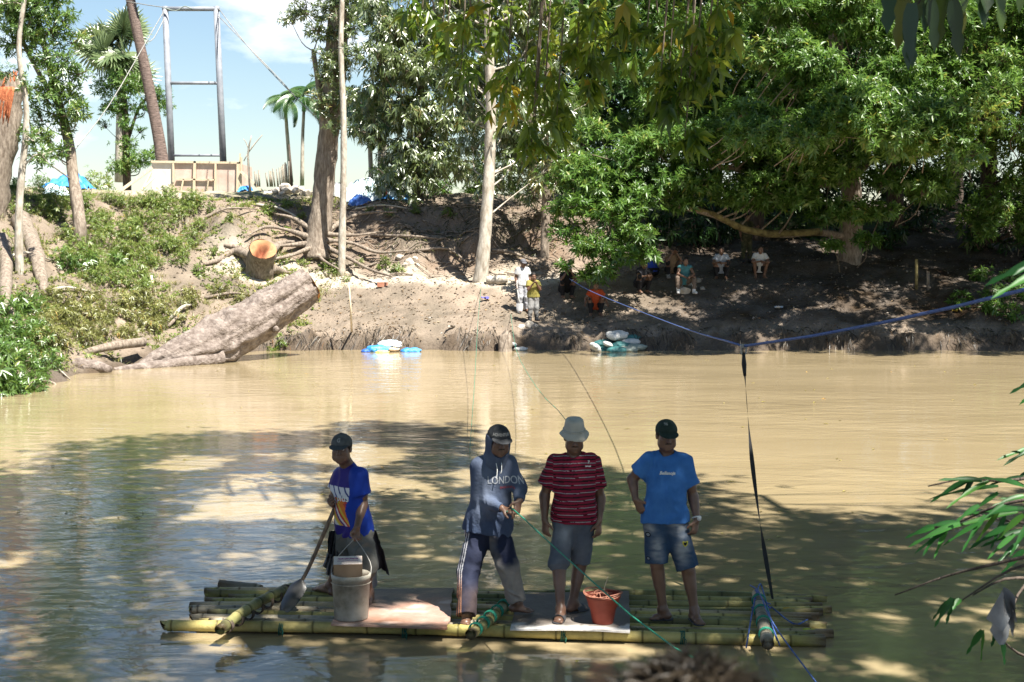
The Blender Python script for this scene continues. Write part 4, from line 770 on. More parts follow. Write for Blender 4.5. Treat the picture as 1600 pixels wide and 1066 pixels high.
# boards
def board(label, c, colf, mat, th=.014):
    c = [G(x, y, DECK + .012) for x, y in c]; u = np.linspace(0, 1, 40)[:, None, None]; w = np.linspace(0, 1, 22)[None, :, None]
    g = (c[0]*(1-u) + c[1]*u) * (1-w) + (c[3]*(1-u) + c[2]*u) * w; e = 1 + 0 * u * w; g[..., 2:3] += .006 * fbm(g * 2, 2)[..., None]
    wav = (.012 * fbm(g * 6, 3))[..., None]; g = g + np.where(w > .99, wav, 0) * V(0, 1, 0) + np.where(u > .99, wav, 0) * V(1, 0, 0)
    m = MB(); top = g + V(0, 0, th); bot = g; m.sheet(top); m.sheet(bot[::-1])
    for A, B in ((top[:, 0], bot[:, 0]), (bot[:, -1], top[:, -1]), (bot[0], top[0]), (top[-1], bot[-1])): m.sheet(np.stack([A, B], 1))
    solo('plywood_board', m, mat, c[0], label, 'board', col=colf, smooth=False)
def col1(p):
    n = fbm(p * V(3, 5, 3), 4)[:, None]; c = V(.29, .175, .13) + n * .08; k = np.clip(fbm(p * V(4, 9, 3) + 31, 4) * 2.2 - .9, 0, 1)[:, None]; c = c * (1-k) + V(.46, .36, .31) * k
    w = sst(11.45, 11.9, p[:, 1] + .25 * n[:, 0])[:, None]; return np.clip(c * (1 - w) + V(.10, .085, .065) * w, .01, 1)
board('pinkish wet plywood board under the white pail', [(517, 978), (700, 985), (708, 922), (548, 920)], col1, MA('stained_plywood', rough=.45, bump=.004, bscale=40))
y2 = G(890, 985, .1)[1]
def col2(p):
    n = fbm(p * V(4, 5, 3) + 3, 4); c = V(.13, .11, .095) + n[:, None] * .03; d = p[:, 1] - (y2 - .02 * p[:, 0]); k = (sst(.15, .09, d + .10 * n) * sst(.2, .5, .62 + fbm(p * V(3, 3, 3) + 8, 3) * .9))[:, None]
    return np.clip(c * (1-k) + V(.58, .56, .54) * k, .01, 1)
board('dark plywood board with a worn whitish front edge under the man in the striped shirt', [(797, 984), (985, 989), (981, 926), (812, 930)], col2, MA('worn_board', rough=.6, bump=.004, bscale=40))
m, cf = culm(G(343, 913, .03), G(408, 921, .0), .045, 3, .4); solo('bamboo_piece', m, CULM, G(370, 915, 0), 'short loose piece of bamboo floating behind the raft end', 'driftwood', col=cf)
# white pail with a carton
pb = G(549, 965, DECK + .03); pail = thing('bucket', 'dirty white plastic pail with a wire handle, a carton sticking out of it', 'bucket', pb)
m = MB(); m.lathe([(0, 0), (.130, 0), (.134, .008), (.150, .315), (.156, .318), (.157, .352), (.151, .356), (.147, .356), (.144, .318), (.128, .02), (0, .02)], pb, n=40); m.lathe([(.156, .285), (.1585, .288), (.156, .292)], pb, n=40)
part('pail', m, M('dirty_white_plastic', (.13, .115, .085), (.46, .44, .38), scale=5, rough=.55, c3=(.33, .31, .26), pos=(.3, .7)), pail)
hb = P(554, 842, 11.32); m = MB(); an = np.linspace(0, 1, 15); L = pb + V(-.155, 0, .335); Rr = pb + V(.155, 0, .335)
m.tube([L, L * .7 + hb * .3 + V(-.035, 0, .02), hb + V(-.02, 0, -.02), hb + V(.02, 0, -.02), Rr * .7 + hb * .3 + V(.035, 0, .02), Rr], .0035, n=6); part('handle', m, WIRE, pail)
bx = pb + V(-.025, .01, .36); ca, sa = math.cos(.12), math.sin(.12); rot = np.array([(ca, -sa, 0), (sa, ca, 0), (0, 0, 1)]) @ np.array([(1, 0, 0), (0, math.cos(.35), -math.sin(.35)), (0, math.sin(.35), math.cos(.35))])
ct = thing('carton', 'brown cardboard carton with purple print standing in the white pail', 'box', bx); m = MB(); m.box(bx, (.225, .12, .22), rot); part('box', m, M('brown_cardboard', (.30, .19, .11), (.40, .27, .17), scale=5, rough=.85), ct, smooth=False)
m = MB(); m.box(bx + rot @ V(0, 0, .1115), (.221, .117, .002), rot); part('printed_flap', m, M('pale_printed_card', (.55, .46, .40), (.62, .54, .48), scale=8), ct, smooth=False)
m = MB()
for i in range(15): m.box(bx + rot @ V(-.075 + i * .0108, .022 - .002 * (i % 3), .1135), (.008 if i % 4 else .005, .016, .001), rot)
for i in range(22): m.box(bx + rot @ V(-.08 + i * .0075, -.012, .1135), (.005, .007, .001), rot)
part('print', m, M('purple_ink', (.20, .03, .16), (.3, .08, .22)), ct, smooth=False)
# terracotta coloured pot
pb = G(942, 973, DECK + .028); pot = thing('plant_pot', 'reddish plastic plant pot holding a coil of wire and a thin stick', 'pot', pb); m = MB()
m.lathe([(0, 0), (.078, 0), (.082, .006), (.104, .125), (.112, .128), (.132, .205), (.139, .208), (.139, .226), (.131, .226), (.122, .2), (.10, .15), (0, .15)], pb, n=36); part('pot', m, M('faded_red_plastic', (.20, .035, .022), (.29, .065, .04), scale=5, rough=.6), pot)
m = MB()
for j in range(4):
    an = np.linspace(0, 6.28, 25); m.tube(pb + np.stack([(.135 + .006 * j) * np.cos(an), (.132 + .004 * j) * np.sin(an), .222 + .012 * np.sin(an * 2 + j) + .006 * j], 1), .004, n=5, smooth=1, cap=False)
for j in range(7): a = rng.uniform(0, 6.28); m.tube([pb + V(.11 * math.cos(a), .11 * math.sin(a), .21), pb + V(rng.normal(0, .03), rng.normal(0, .03), .245), pb + V(-.11 * math.cos(a + 1), -.11 * math.sin(a + 1), .22)], .0045, n=5)
part('wire_coil', m, M('rusty_wire', (.28, .10, .06), (.42, .20, .14), scale=20), pot)
m = MB(); m.tube([pb + V(0.0, .02, .2), pb + V(.015, .02, .28), pb + V(.04, .02, .36)], [.004, .0035, .002], n=5); part('stick', m, L_DRY if False else TIMBER, pot)
# shovel
hA, hB, tip = P(520, 801, 11.62), P(484, 884, 11.50), G(444, 957, DECK + .02)
sh = thing('shovel', 'wooden handled shovel with a dark blade held by the man in the printed jersey', 'shovel', tip); m = MB(); m.tube([hA + nrm(hA - hB) * .03, hA, hB, tip * .42 + hB * .58], [.017, .017, .016, .015], n=10); part('handle', m, M('worn_handle_wood', (.10, .07, .05), (.22, .16, .11), scale=12, stretch=(3, 3, 1)), sh)
d = nrm(tip - hB); s0 = tip - d * .30; sd = nrm(np.cross(d, V(.55, 1, .2))); up = np.cross(sd, d); u = np.linspace(0, 1, 12); w = np.linspace(-1, 1, 9)
wd = .028 + .052 * np.minimum(1, u * 5) ** .7 * np.sqrt(np.clip(1 - ((u - .25) / .76).clip(0) ** 2.4, 0, 1)); g = s0 + (u * .30)[:, None, None] * d + (wd[:, None] * w[None, :])[..., None] * sd + (-.02 * (1 - w[None, :] ** 2) - .03 * (u[:, None] - .3) ** 2)[..., None] * up
m = MB(); m.sheet(g); m.sheet((g + up * .004)[::-1]); m.tube([hB * .62 + tip * .38, s0 + d * .02, s0 + d * .10], [.020, .021, .010], n=8); part('blade', m, M('dark_steel', (.02, .021, .023), (.06, .058, .055), scale=10, rough=.4, spec=.6), sh)
for x, y, lb, c in [(1224, 952, 'yellow fallen leaf lying on the raft poles near the cord', (.45, .28, .03)), (1255, 985, 'bright green yellow leaf lying at the raft end', (.35, .40, .04))]:
    m = MB(); p = G(x, y, DECK + .015); m.blade(p, V(1, .25, .15), V(0, 0, 1), .11, .05, droop=.3, seg=6, fold=.15); solo('fallen_leaf', m, M(lb[:12].replace(' ', '_'), c), p, lb, 'leaf')
# ---------------------------------------------------------------- hauling rope, strap and thin lines
K = P(1162, 541, 12.4)
m = MB(); m.tube([P(890, 436, 41.4), P(925, 456, 37), P(1050, 506, 20.2), K], [.011, .009, .007, .010], n=8, smooth=6); m.tube([K, P(1270, 525, 11.3), P(1385, 503, 10.2), P(1490, 480, 9.1), P(1600, 453, 8.0), V(5.35, -1.8, 3.25)], .012, n=8, smooth=1)
solo('hauling_rope', m, ROPE_BLUE, K, 'thick blue hauling rope slung across the river above the raft', 'rope')
m = MB(); an = np.linspace(0, 6.28, 20)
m.tube(K + V(0, 0, -.035) + np.stack([.022 * np.cos(an), 0 * an, .045 * np.sin(an)], 1), .007, n=6, smooth=1, cap=False); m.tube([K + V(-.03, -.006, 0), K + V(.03, -.006, 0)], [.02, .02], n=10, smooth=1); solo('shackle', m, M('dull_steel', (.2, .2, .2), (.35, .35, .35), rough=.4), K, 'small steel shackle hooked on the blue rope, holding the black strap', 'shackle')
S1 = G(1207, 936, DECK + .05); t = np.linspace(0, 1, 60); c = K + V(0, 0, -.09) + t[:, None] * (S1 - K - V(0, 0, -.09)) + np.outer(np.sin(t * math.pi), V(-.035, 0, 0)); tw = 1.2 * np.sin(t * 9) + t * 2; w = .014 + .004 * np.sin(t * 17)
g = np.stack([c - (np.cos(tw) * w)[:, None] * V(1, 0, 0) - (np.sin(tw) * w)[:, None] * V(0, 1, 0), c + (np.cos(tw) * w)[:, None] * V(1, 0, 0) + (np.sin(tw) * w)[:, None] * V(0, 1, 0)], 1)
m = MB(); m.sheet(g); m.sheet((g + V(.002, .003, 0))[::-1]); m.tube([c[0] + V(0, 0, .03), c[2], c[5]], [.012, .022, .013], n=8); solo('strap', m, BLACK, S1, 'black strap hanging from the blue rope down to the raft', 'strap')
m = MB(); h0 = P(803, 797, 10.93); m.tube([P(792, 800, 10.95), h0, h0 * .6 + P(1055, 1013, 7.6) * .4 + V(0, 0, -.02), P(1055, 1013, 7.6), V(1.3, 4.2, 1.5)], .0052, n=6); solo('pull_rope', m, ROPE_GREEN, h0, 'green rope held by the hooded man, running down towards the near bank', 'rope')
m = MB(); m.tube([P(752, 447, 43.7), P(747, 500, 37), P(742, 590, 28), P(735, 690, 20.8), G(734, 712, -.1)], [.006, .005, .0045, .004, .0035], n=5); solo('guide_line', m, ROPE_GREEN, P(752, 447, 43.7), 'thin green line from the pale trunk dipping into the river', 'rope')
m = MB(); m.tube([P(797, 480, 43), P(806, 545, 34), P(838, 605, 22), P(893, 668, 12.2), P(905, 760, 11.75)], [.006, .005, .004, .0035, .0035], n=5); solo('guide_line', m, ROPE_GREEN, P(797, 480, 43), 'thin green line from the ledge running behind the bucket hat man', 'rope')
# ================================================================ construction at the bank top
tw_ = thing('bridge_tower', 'tall grey pipe tower frame with three crossbars rising from the plywood formwork', 'tower', P(308, 300, 53))
for a, b in (((270, 300), (258, 10)), ((351, 300), (338, 10))): m = MB(); m.tube([P(*a, 53), P(*b, 53)], [.125, .11], n=14, smooth=1); part('post', m, PIPE, tw_)
for a, b, r in (((254, 14), (343, 14), .085), ((264, 130), (342, 130), .06), ((271, 243), (349, 243), .045)): m = MB(); m.tube([P(*a, 52.98), P(*b, 52.98)], [r, r], n=12, smooth=1); part('crossbar', m, PIPE, tw_)
m = MB(); m.tube([P(256, 12, 52.8), P(275, 17, 52.8), P(288, 10, 52.8), P(300, 14, 52.8)], .02, n=5); part('rope_wrap', m, CLOTH_GREY, tw_)
for l, lb in (([P(342, 14, 52.9), P(385, 70, 50), P(440, 130, 47.5), P(500, 190, 46.6)], 'upper guy cable from the tower head to the thick grey trunk'), ([P(342, 26, 52.9), P(390, 75, 51), P(440, 127, 49.5), P(460, 150, 49)], 'shorter guy cable beneath the upper one beside the tower'),
              ([P(256, 18, 52.9), P(228, 66, 50), P(170, 165, 46), P(112, 240, 41.9)], 'guy cable from the tower head down to the bent round leaved tree'), ([P(256, 30, 52.9), P(240, 60, 51.5), P(228, 66, 50)], 'short guy cable joining the longer one by the fan palm'), ([P(197, 2, 55.6), P(230, 8, 54.4), P(258, 12, 52.9)], 'cable from the leaning coconut palm to the tower head')):
    m = MB(); m.tube(l, .017, n=5); solo('guy_cable', m, WIRE, l[0], lb, 'cable')
fw = thing('plywood_formwork', 'pinkish plywood formwork box with timber battens around the tower foot', 'formwork', P(306, 304, 52))
c0, c1, c2, c3 = P(236, 306, 52), P(376, 307, 52), P(374, 256, 52), P(237, 254, 52); back = V(0, 2.4, 0)
def quadbox(m, a, b, c, d, th): 
    f = np.array([a, b, c, d]); k = f + V(0, th, 0); m.add(np.vstack([f, k]), np.array([(0, 1, 2, 3), (7, 6, 5, 4), (0, 4, 5, 1), (1, 5, 6, 2), (2, 6, 7, 3), (3, 7, 4, 0)]))
xs = [0, .245, .51, .755, 1.0]
for i in range(4):
    u, v2 = xs[i] + .001, xs[i+1] - .001; m = MB(); quadbox(m, c0*(1-u)+c1*u, c0*(1-v2)+c1*v2, c3*(1-v2)+c2*v2, c3*(1-u)+c2*u, .02); part('panel', m, PLY if i else M('whitish_plywood', (.62, .54, .46), (.74, .68, .62), scale=2), fw, smooth=False)
m = MB()
for A, B in ((c0, c3), (c1, c2)): m.add(np.array([A, A + back, B + back, B]), np.array([(0, 1, 2, 3)])); m.add(np.array([A, A + back, B + back, B]) + V(.02, 0, 0), np.array([(3, 2, 1, 0)]))
quadbox(m, c0 + back, c1 + back, c2 + back, c3 + back, .02); part('panel', m, PLY, fw, smooth=False)
for a, b, w in (((236, 252.5), (376, 254.5), .07), ((271, 304), (271, 255), .06), ((303, 303), (304.5, 252), .09), ((336, 304), (337, 256), .07), ((371, 306), (372, 254), .09), ((376, 306), (377, 246), .07), ((374, 306), (375, 240), .05), ((276, 280), (336, 281), .05), ((282, 303), (287, 280), .06), ((322, 304), (326, 281), .05), ((264, 303), (271, 285), .04)):
    m = MB(); m.beam(P(*a, 51.94), P(*b, 51.94), w, .06, up=(0, 1, 0)); part('batten', m, TIMBER, fw, smooth=False)
for a, b, w in (((190, 297), (238, 262), .11), ((222, 297), (236, 270), .06), ((225, 293), (240, 278), .06), ((424, 312), (376, 268), .09)): m = MB(); m.beam(P(*a, 51.6), P(*b, 51.85), w, .06, up=(0, 1, 0)); part('brace', m, TIMBER, fw, smooth=False)
def stick(name, label, cat, pts, r, mat, group=None, n=7, rough=.08): m = MB(); m.tube(pts, r, n=n, rough=rough); return solo(name, m, mat, pts[0], label, cat, group)
m = MB(); m.tube(pp([(391, 300, 51), (388, 255, 51), (388, 235, 51), (393, 212, 51)]), [.05, .04, .035, .02], n=6); m.tube(pp([(388, 238, 51), (398, 225, 51), (410, 211, 51)]), [.03, .025, .015], n=6); m.tube(pp([(388, 232, 51), (384, 222, 51), (380, 217, 51)]), [.02, .015, .01], n=5); m.tube(pp([(381, 252, 51), (388, 238, 51)]), [.02, .02], n=5)
solo('dead_branch', m, BARK_PALE, P(391, 300, 51), 'bare forked dead branch stuck upright right of the plywood formwork', 'branch')
st = [(398, 268), (401, 272), (404, 266), (417, 270), (421, 267), (424, 268), (428, 263), (433, 264), (437, 262), (440, 260), (443, 257), (446, 254), (448, 256), (450.5, 252)]
proto = None
for i, (x, y) in enumerate(st):
    a = P(x + 1.5, 292, 51.5); b = P(x, y, 51.5)
    if proto is None:
        m = MB(); m.tube([a, b], [.032, .028], n=7, smooth=1, rough=.1); proto = solo('bamboo_stake', m, BAM[3], a, 'weathered bamboo stake in the row beside the rubble', 'stake', 'bamboo stakes beside the rubble'); h0_ = np.linalg.norm(b - a)
    else: dup(proto, a, (rng.normal(0, .03), rng.normal(0, .02), 0), (rng.uniform(.9, 1.3),) * 2 + (np.linalg.norm(b - a) / h0_,))
stick('bamboo_stake', 'tallest dark stake at the end of the row beside the rubble', 'stake', [P(456, 292, 51.3), P(452, 226, 51.3)], [.055, .03], BARK_DARK)
def rock_mesh(seed, sx=1, sy=.8, sz=.65):
    m = MB(); s = SDF(); r = np.random.default_rng(seed); s.ell((0, 0, 0), (.13*sx, .13*sy, .13*sz), k=0)
    for i in range(7): d = nrm(r.normal(0, 1, 3)); s.plane(d * .105 * V(sx, sy, sz) * r.uniform(.75, .95), d)
    return s.build(.016)
rk = []
def rocks(lst, label, group, mat=STONE, cat='stone', name='stone'):
    for i, (x, y, Y, s) in enumerate(lst):
        h = hit(x, y) if Y is None else P(x, y, Y)
        if i < 3: rk_ = solo(name, rock_mesh(i + len(rk) * 5), mat, (0, 0, 0), label, cat, group, smooth=False); rk_.location = Vector(h); rk_.scale = (s,) * 3; rk_.rotation_euler = (0, 0, rng.uniform(0, 6)); rocks.p = getattr(rocks, 'p', []) + [rk_]
        else: dup(rocks.p[-1 - i % 3], h, tuple(rng.uniform(-.4, .4, 2)) + (rng.uniform(0, 6),), s * rng.uniform(.8, 1.2), label, group)
    rk.append(1)
rocks([(rng.uniform(402, 505), 0, 0, 0) for _ in range(0)] + [(x, 306 - 12 * math.exp(-((x - 452) / 30) ** 2) * rng.uniform(.2, 1.3), 50.4 + rng.uniform(-.8, .6), rng.uniform(.9, 1.9)) for x in np.linspace(405, 508, 46) + rng.uniform(-4, 4, 46)], 'pale broken stone in the rubble heap on the bank top', 'rubble heap on the bank top')
rocks([(248 + 9 * k, 304 + rng.uniform(-1, 2), 51.5, rng.uniform(.6, 1.2)) for k in range(18)], 'small pale stone along the foot of the plywood formwork', 'stones along the formwork foot')
rocks([(625, 405, None, 1.3), (640, 412, None, 1.6), (632, 418, None, 1.1), (648, 405, None, 1.0), (652, 416, None, .9), (610, 400, None, .8)], 'pale stone in the small cluster under the eroded bank', 'stones under the eroded bank')
rocks([(826, 509, None, 1.5), (815, 512, None, 1.1)], 'pale rock at the feet of the boy in rubber boots', 'rocks at the boy\'s feet')
rocks([(835, 511, None, 1.2), (690, 522, None, .5), (671, 497, None, .4), (1075, 445, None, 1.0), (1090, 440, None, 1.1), (1062, 447, None, 1.2), (1085, 450, None, .8), (1098, 452, None, .9)], 'grey stone lying on the earth slope', 'stones on the earth slope', mat=M('grey_stone', (.20, .18, .16), (.38, .35, .31), scale=8, rough=.95))
# sheets
def sheet(name, label, cat, cpx, w, d, hgt_, mat, seed, Y=None, yaw=0., n=34, lift=.03, tilt=0.):
    c = hit(*cpx) if Y is None else P(*cpx, Y); u = np.linspace(-1, 1, n); A, B = np.meshgrid(u, u, indexing='ij'); o = 1 + .18 * vnoise(np.stack([A * 2 + seed, B * 2, 0*A], -1))
    x = A * w / 2 * o; y = B * d / 2 * o; X = c[0] + x * math.cos(yaw) - y * math.sin(yaw); Yy = c[1] + x * math.sin(yaw) + y * math.cos(yaw)
    q = np.stack([X, Yy, 0 * X], -1); z = np.maximum(hgt(X, Yy), 0.0) + lift + hgt_ * np.clip(1 - np.maximum(np.abs(A), np.abs(B)) ** 2.2, 0, 1) * (1 + .5 * fbm(q * 2.2 + seed, 3)) + .06 * np.abs(fbm(q * 5 + seed, 3)) * (hgt_ > .05) + tilt * (B + 1)
    g = np.stack([X, Yy, z], -1); m = MB(); m.sheet(g); m.sheet((g - V(0, 0, .006))[::-1]); return solo(name, m, mat, c, label, cat)
sheet('tarpaulin', 'blue tarpaulin heap behind the bent round leaved tree', 'tarpaulin', (105, 296), 1.7, 1.2, .38, TARP_BLUE, 1, Y=48)
sheet('tarpaulin', 'small pale blue sheet beside the foot of the snapped trunk', 'tarpaulin', (86, 293), .8, .6, .3, TARP_PALE, 2, Y=45)
sheet('plastic_sheet', 'large pale sheet spread over the heap under the drooping crown', 'sheet', (582, 318), 2.2, 1.3, .42, TARP_PALE, 3, Y=49.5)
sheet('tarpaulin', 'crumpled dark blue sheet at the front of the pale heap', 'tarpaulin', (563, 323), .75, .5, .28, M('dark_blue_sheet', (.02, .06, .28), (.06, .16, .45), scale=6, rough=.5), 4, Y=48.6)
sheet('plastic_sheet', 'whitish sacking crumpled behind the thin pale stem', 'sheet', (528, 316), .9, .7, .36, CLOTH_WHITE, 5, Y=49.6)
sheet('tarpaulin', 'bright blue sheet lying under the red jug', 'tarpaulin', (612, 313), 1.3, .8, .12, TARP_BLUE, 6, Y=49.3)
sheet('tarpaulin', 'scrap of blue sheet beside the timber brace of the formwork', 'tarpaulin', (383, 304), .5, .4, .2, TARP_BLUE, 7, Y=51.2)
m = MB(); q = P(573, 300, 50.4); m.box(q + V(0, 0, .1), (.62, .06, .42), np.array([(.98, 0, .14), (0, 1, 0), (-.14, 0, .98)])); m.box(q + V(-.26, 0, -.2), (.05, .05, .3)); m.box(q + V(.22, 0, -.22), (.05, .05, .3)); solo('black_board', m, BLACK, q - V(0, 0, .3), 'black board propped up behind the pale sheets', 'board', smooth=False)
q = P(602, 310, 49.1); m = MB(); m.lathe([(0, 0), (.13, 0), (.14, .03), (.14, .22), (.10, .28), (.045, .31), (.045, .36), (0, .36)], q, n=20); m.tube([q + V(.10, 0, .27), q + V(.14, 0, .33), q + V(.05, 0, .34)], .015, n=6); solo('jug', m, RED, q, 'red plastic jug standing on the blue sheet', 'jug')
# sandbags at the water's edge
def bag_mesh(seed, L=.62, W=.40, H=.22):
    s = SDF(); s.k = .06; s.ell((0, 0, 0), (L*.44, W*.46, H*.5)); s.ell((L*.24, W*.1, 0), (L*.24, W*.38, H*.46)); s.ell((-L*.24, -W*.05, -.01), (L*.25, W*.40, H*.48)); s.cap((L*.42, .02, .01), (L*.58, .03, .04), .04, .075, k=.04, flat=((0, 0, 1), .4), cut=True)
    return s.build(.02, lambda p: .012 * fbm(p * 9 + seed, 3) + .006 * np.sin(p[:, 1] * 60 + 3 * vnoise(p * 6)))
bags = {}
def bag(x, y, Y, mat, label, yaw=0., s=1., roll=0., seed=0, pitch=0.):
    key = seed % 3
    if key not in bags: bags[key] = bag_mesh(key * 7)
    me = bags[key].mesh('sandbag', (0, 0, 0)); me.materials.append(mat); o = bpy.data.objects.new('sandbag', me); COL.objects.link(o); o.location = Vector(P(x, y, Y)); o.rotation_euler = (roll, pitch, yaw); o.scale = (s,) * 3; BASE[o.name] = np.array(o.location); tag(o, label, 'sandbag')
for a in [(931, 545, 39.3, CLOTH_WHITE, 'white sandbag at the waterline at the low end of the teal pile', 1.2, .9, .5, 0, .5), (945, 548, 39.4, CLOTH_TEAL, 'teal sandbag at the waterline next to the low white one', .2, .9), (963, 548, 39.25, CLOTH_TEAL, 'dark teal sandbag in the bottom middle of the pile', -.2, 1.0, 0, 1), (980, 547, 39.3, CLOTH_GREY, 'grey sandbag at the bottom of the pile beside the teal ones', .1, .95, 0, 2), (993, 543, 39.45, CLOTH_GREY, 'outermost grey green sandbag of the pile', -.1, .9, 0, 0),
          (942, 537, 39.6, CLOTH_TEAL, 'teal sandbag leaning under the topmost white one', .5, .9, 0, 2), (972, 540, 39.5, CLOTH_TEAL, 'teal sandbag in the middle layer of the pile', .25, 1.0, 0, 0), (984, 535, 39.65, CLOTH_WHITE, 'long pale sandbag above the grey ones', .1, .95, 0, 1), (983, 529, 39.8, CLOTH_TEAL, 'teal sandbag on the upper rear of the pile', .2, .95, 0, 2), (964, 524, 39.6, CLOTH_WHITE, 'topmost plump white sandbag of the pile', .35, 1.0, .35, 1), (950, 538, 39.25, CLOTH_WHITE, 'small crumpled white sack in front of the topmost sandbag', .8, .55, .4, 2, .3)]:
    bag(*a[:5], *a[5:6], *(a[6:7] or (1,)), *(a[7:8] or (0,)), *(a[8:9] or (0,)), *(a[9:10] or (0,)))
for a in [(608, 538, 39.5, TARP_PALE, 'pale blue crumpled sack on top of the bags in the sun', .1, .95, .2, 0), (590, 546, 39.2, TARP_BLUE, 'blue sandbag at the waterline below the pale sack', .25, 1.0, .1, 1), (575, 549, 39.1, M('deep_blue_plastic', (.02, .08, .40), (.05, .16, .5), rough=.5), 'deep blue end bag dipping into the water', .2, .6, 0, 2), (641, 549, 39.15, TARP_BLUE, 'bright blue bag lying apart in the shallow water', 0, .85, 0, 2), (597, 551, 38.9, YELLOW, 'yellow bag half in the water below the blue one', .1, .55, 0, 0), (616, 546, 39.2, M('peach_sack', (.55, .40, .26), (.68, .52, .36)), 'peach coloured sack between the yellow and the bright blue bags', .6, .5, 0, 1), (621, 541, 39.3, CLOTH_WHITE, 'small white sack beside the peach coloured one', 1.1, .5, 0, 2)]: bag(*a)
for a in [(803, 538, 39.7, CLOTH_WHITE, 'white sack on the waterline by the pale rotten post', 1.3, .5, .3, 0), (813, 546, 39.5, CLOTH_WHITE, 'dirty white sack lying lower beside the pale rotten post', .1, .6, 0, 1)]: bag(*a)
m = MB(); q = P(790, 556, 39.3); m.tube([q, q + V(0, .05, .3), q + V(-.03, .1, .58), q + V(-.05, .1, .62)], [.24, .22, .17, .12], n=14, rough=.3); solo('rotten_post', m, BARK, q, 'short pale rotten stump at the waterline below the two figures', 'stump')
# ---------------------------------------------------------------- sawn stump, felled log, driftwood
b0 = hit(407, 436); st_ = thing('sawn_stump', 'thick sawn tree stump with a fresh orange notch facing the river', 'stump', b0); Ys = b0[1] + .25
top = P(411, 390, Ys - .52); mid = P(407, 413, Ys - .12); m = MB(); m.tube([P(404, 445, Ys + .1), P(404, 430, Ys + .05), mid, top], [.48, .44, .42, .40], n=24, rough=.13, smooth=6, cap=False); part('bark', m, BARK, st_)
ax = nrm(top - mid); x_ = nrm(np.cross(ax, V(0, 1, 0))); y_ = np.cross(ax, x_); r_ = np.linspace(0, 1, 9)[:, None]; a_ = np.linspace(0, 2*math.pi, 33)[None, :]
notch = np.exp(-((r_ * np.cos(a_) - .05) / .34) ** 2) * sst(-.75, .1, r_ * np.sin(a_) + .3); g = top + (r_ * np.cos(a_))[..., None] * x_ * .405 + (r_ * np.sin(a_))[..., None] * y_ * .405 + ((.03 - .30 * notch) + .02 * fbm(np.stack([r_*np.cos(a_)*5, r_*np.sin(a_)*5, 0*r_*a_], -1), 2) * (r_ < .97))[..., None] * ax
m = MB(); m.sheet(g)
part('cut_face', m, MA('fresh_orange_wood', rough=.85, bump=.01, bscale=40), st_, col=lambda p: np.clip(V(.40, .20, .10) + (V(.17, .05, .025) - V(.40, .20, .10)) * np.exp(-(((p - top) @ x_ - .02) / .16) ** 2)[:, None] * sst(-.25, .0, (p - top) @ y_ + .1)[:, None] + .07 * fbm(p * 11, 3)[:, None] * V(1, .6, .3), .01, 1))
for k, rt in enumerate([[(392, 400), (365, 398), (340, 412), (318, 418)], [(395, 415), (375, 395), (350, 388)], [(425, 420), (440, 428), (455, 430)], [(420, 395), (440, 385), (460, 383)]]):
    L = [hit(a, b) + V(0, 0, .07) for a, b in rt]; L[0] = P(*rt[0], Ys); m = MB(); m.tube(L, np.linspace(.16, .04, len(L)), n=9, rough=.3, smooth=5, seed=k); part('root', m, BARK, st_)
lg = thing('felled_log', 'huge felled trunk with ridged bark sloping from the bank down into the water', 'log', P(340, 560, 36))
LP = pp([(481, 445, 37.6), (455, 462, 37.3), (425, 482, 37), (385, 507, 36.5), (340, 533, 36), (295, 551, 35.4), (255, 563, 35), (210, 580, 34.6)]); m = MB(); m.tube(LP, [.44, .47, .52, .58, .58, .47, .30, .10], n=72, rough=.10, rs=2.2, smooth=14, cap=True, ridge=.15, rk=3.0); part('bark', m, BARK_LOG, lg)
d = nrm(LP[0] - LP[1]); x_ = nrm(np.cross(d, V(0, 0, 1))); y_ = np.cross(d, x_); m = MB(); r_ = np.linspace(0, 1, 8)[:, None]; a_ = np.linspace(0, 2*math.pi, 37)[None, :]; g = LP[0] + d * .004 + (r_*np.cos(a_))[..., None]*x_*.47 + (r_*np.sin(a_))[..., None]*y_*.47 + (.03 * vnoise(np.stack([r_*np.cos(a_)*3, r_*np.sin(a_)*3, 0*r_*a_], -1)))[..., None] * d
m.sheet(g[:, ::-1]); part('cut_face', m, CUT, lg)
for rt, r0 in (([(345, 556, 35.6), (300, 566, 35), (250, 572, 34.4), (200, 577, 33.9), (162, 580, 33.6)], [.22, .17, .13, .10, .04]), ([(300, 540, 35.9), (270, 545, 35.8), (235, 556, 35.4)], [.2, .15, .08]), ([(425, 510, 36.6), (432, 516, 36.4)], [.11, .09])):
    m = MB(); m.tube(pp(rt), r0, n=12, rough=.22, smooth=6); part('root', m, BARK_LOG, lg)
stick('driftwood_trunk', 'broken brown trunk lying along the waterline at the foot of the left bank', 'driftwood', pp([(72, 577, 33), (110, 573, 33), (150, 574, 33.1), (172, 578, 33)]), [.17, .20, .17, .10], BARK_LOG, n=14, rough=.2)
stick('fallen_branch', 'curved dark branch leaning out of the bushes above the felled log', 'branch', pp([(112, 561, 33.4), (140, 549, 33.8), (180, 540, 34.3), (225, 534, 35)]), [.05, .09, .11, .12], BARK, n=9)
stick('old_root', 'thick brown root trunk running down the left bank among the shrubs', 'root', [hit(a, b) + V(0, -.05, .1) for a, b in ((34, 350), (48, 378), (58, 410), (64, 440), (72, 468))], [.26, .24, .2, .17, .08], BARK, n=14, rough=.3)
stick('old_root', 'second brown root curving beneath the first at the image edge bank', 'root', [hit(a, b) + V(0, -.05, .08) for a, b in ((2, 380), (12, 420), (10, 470), (22, 500))], [.2, .17, .14, .08], BARK, n=12, rough=.3)
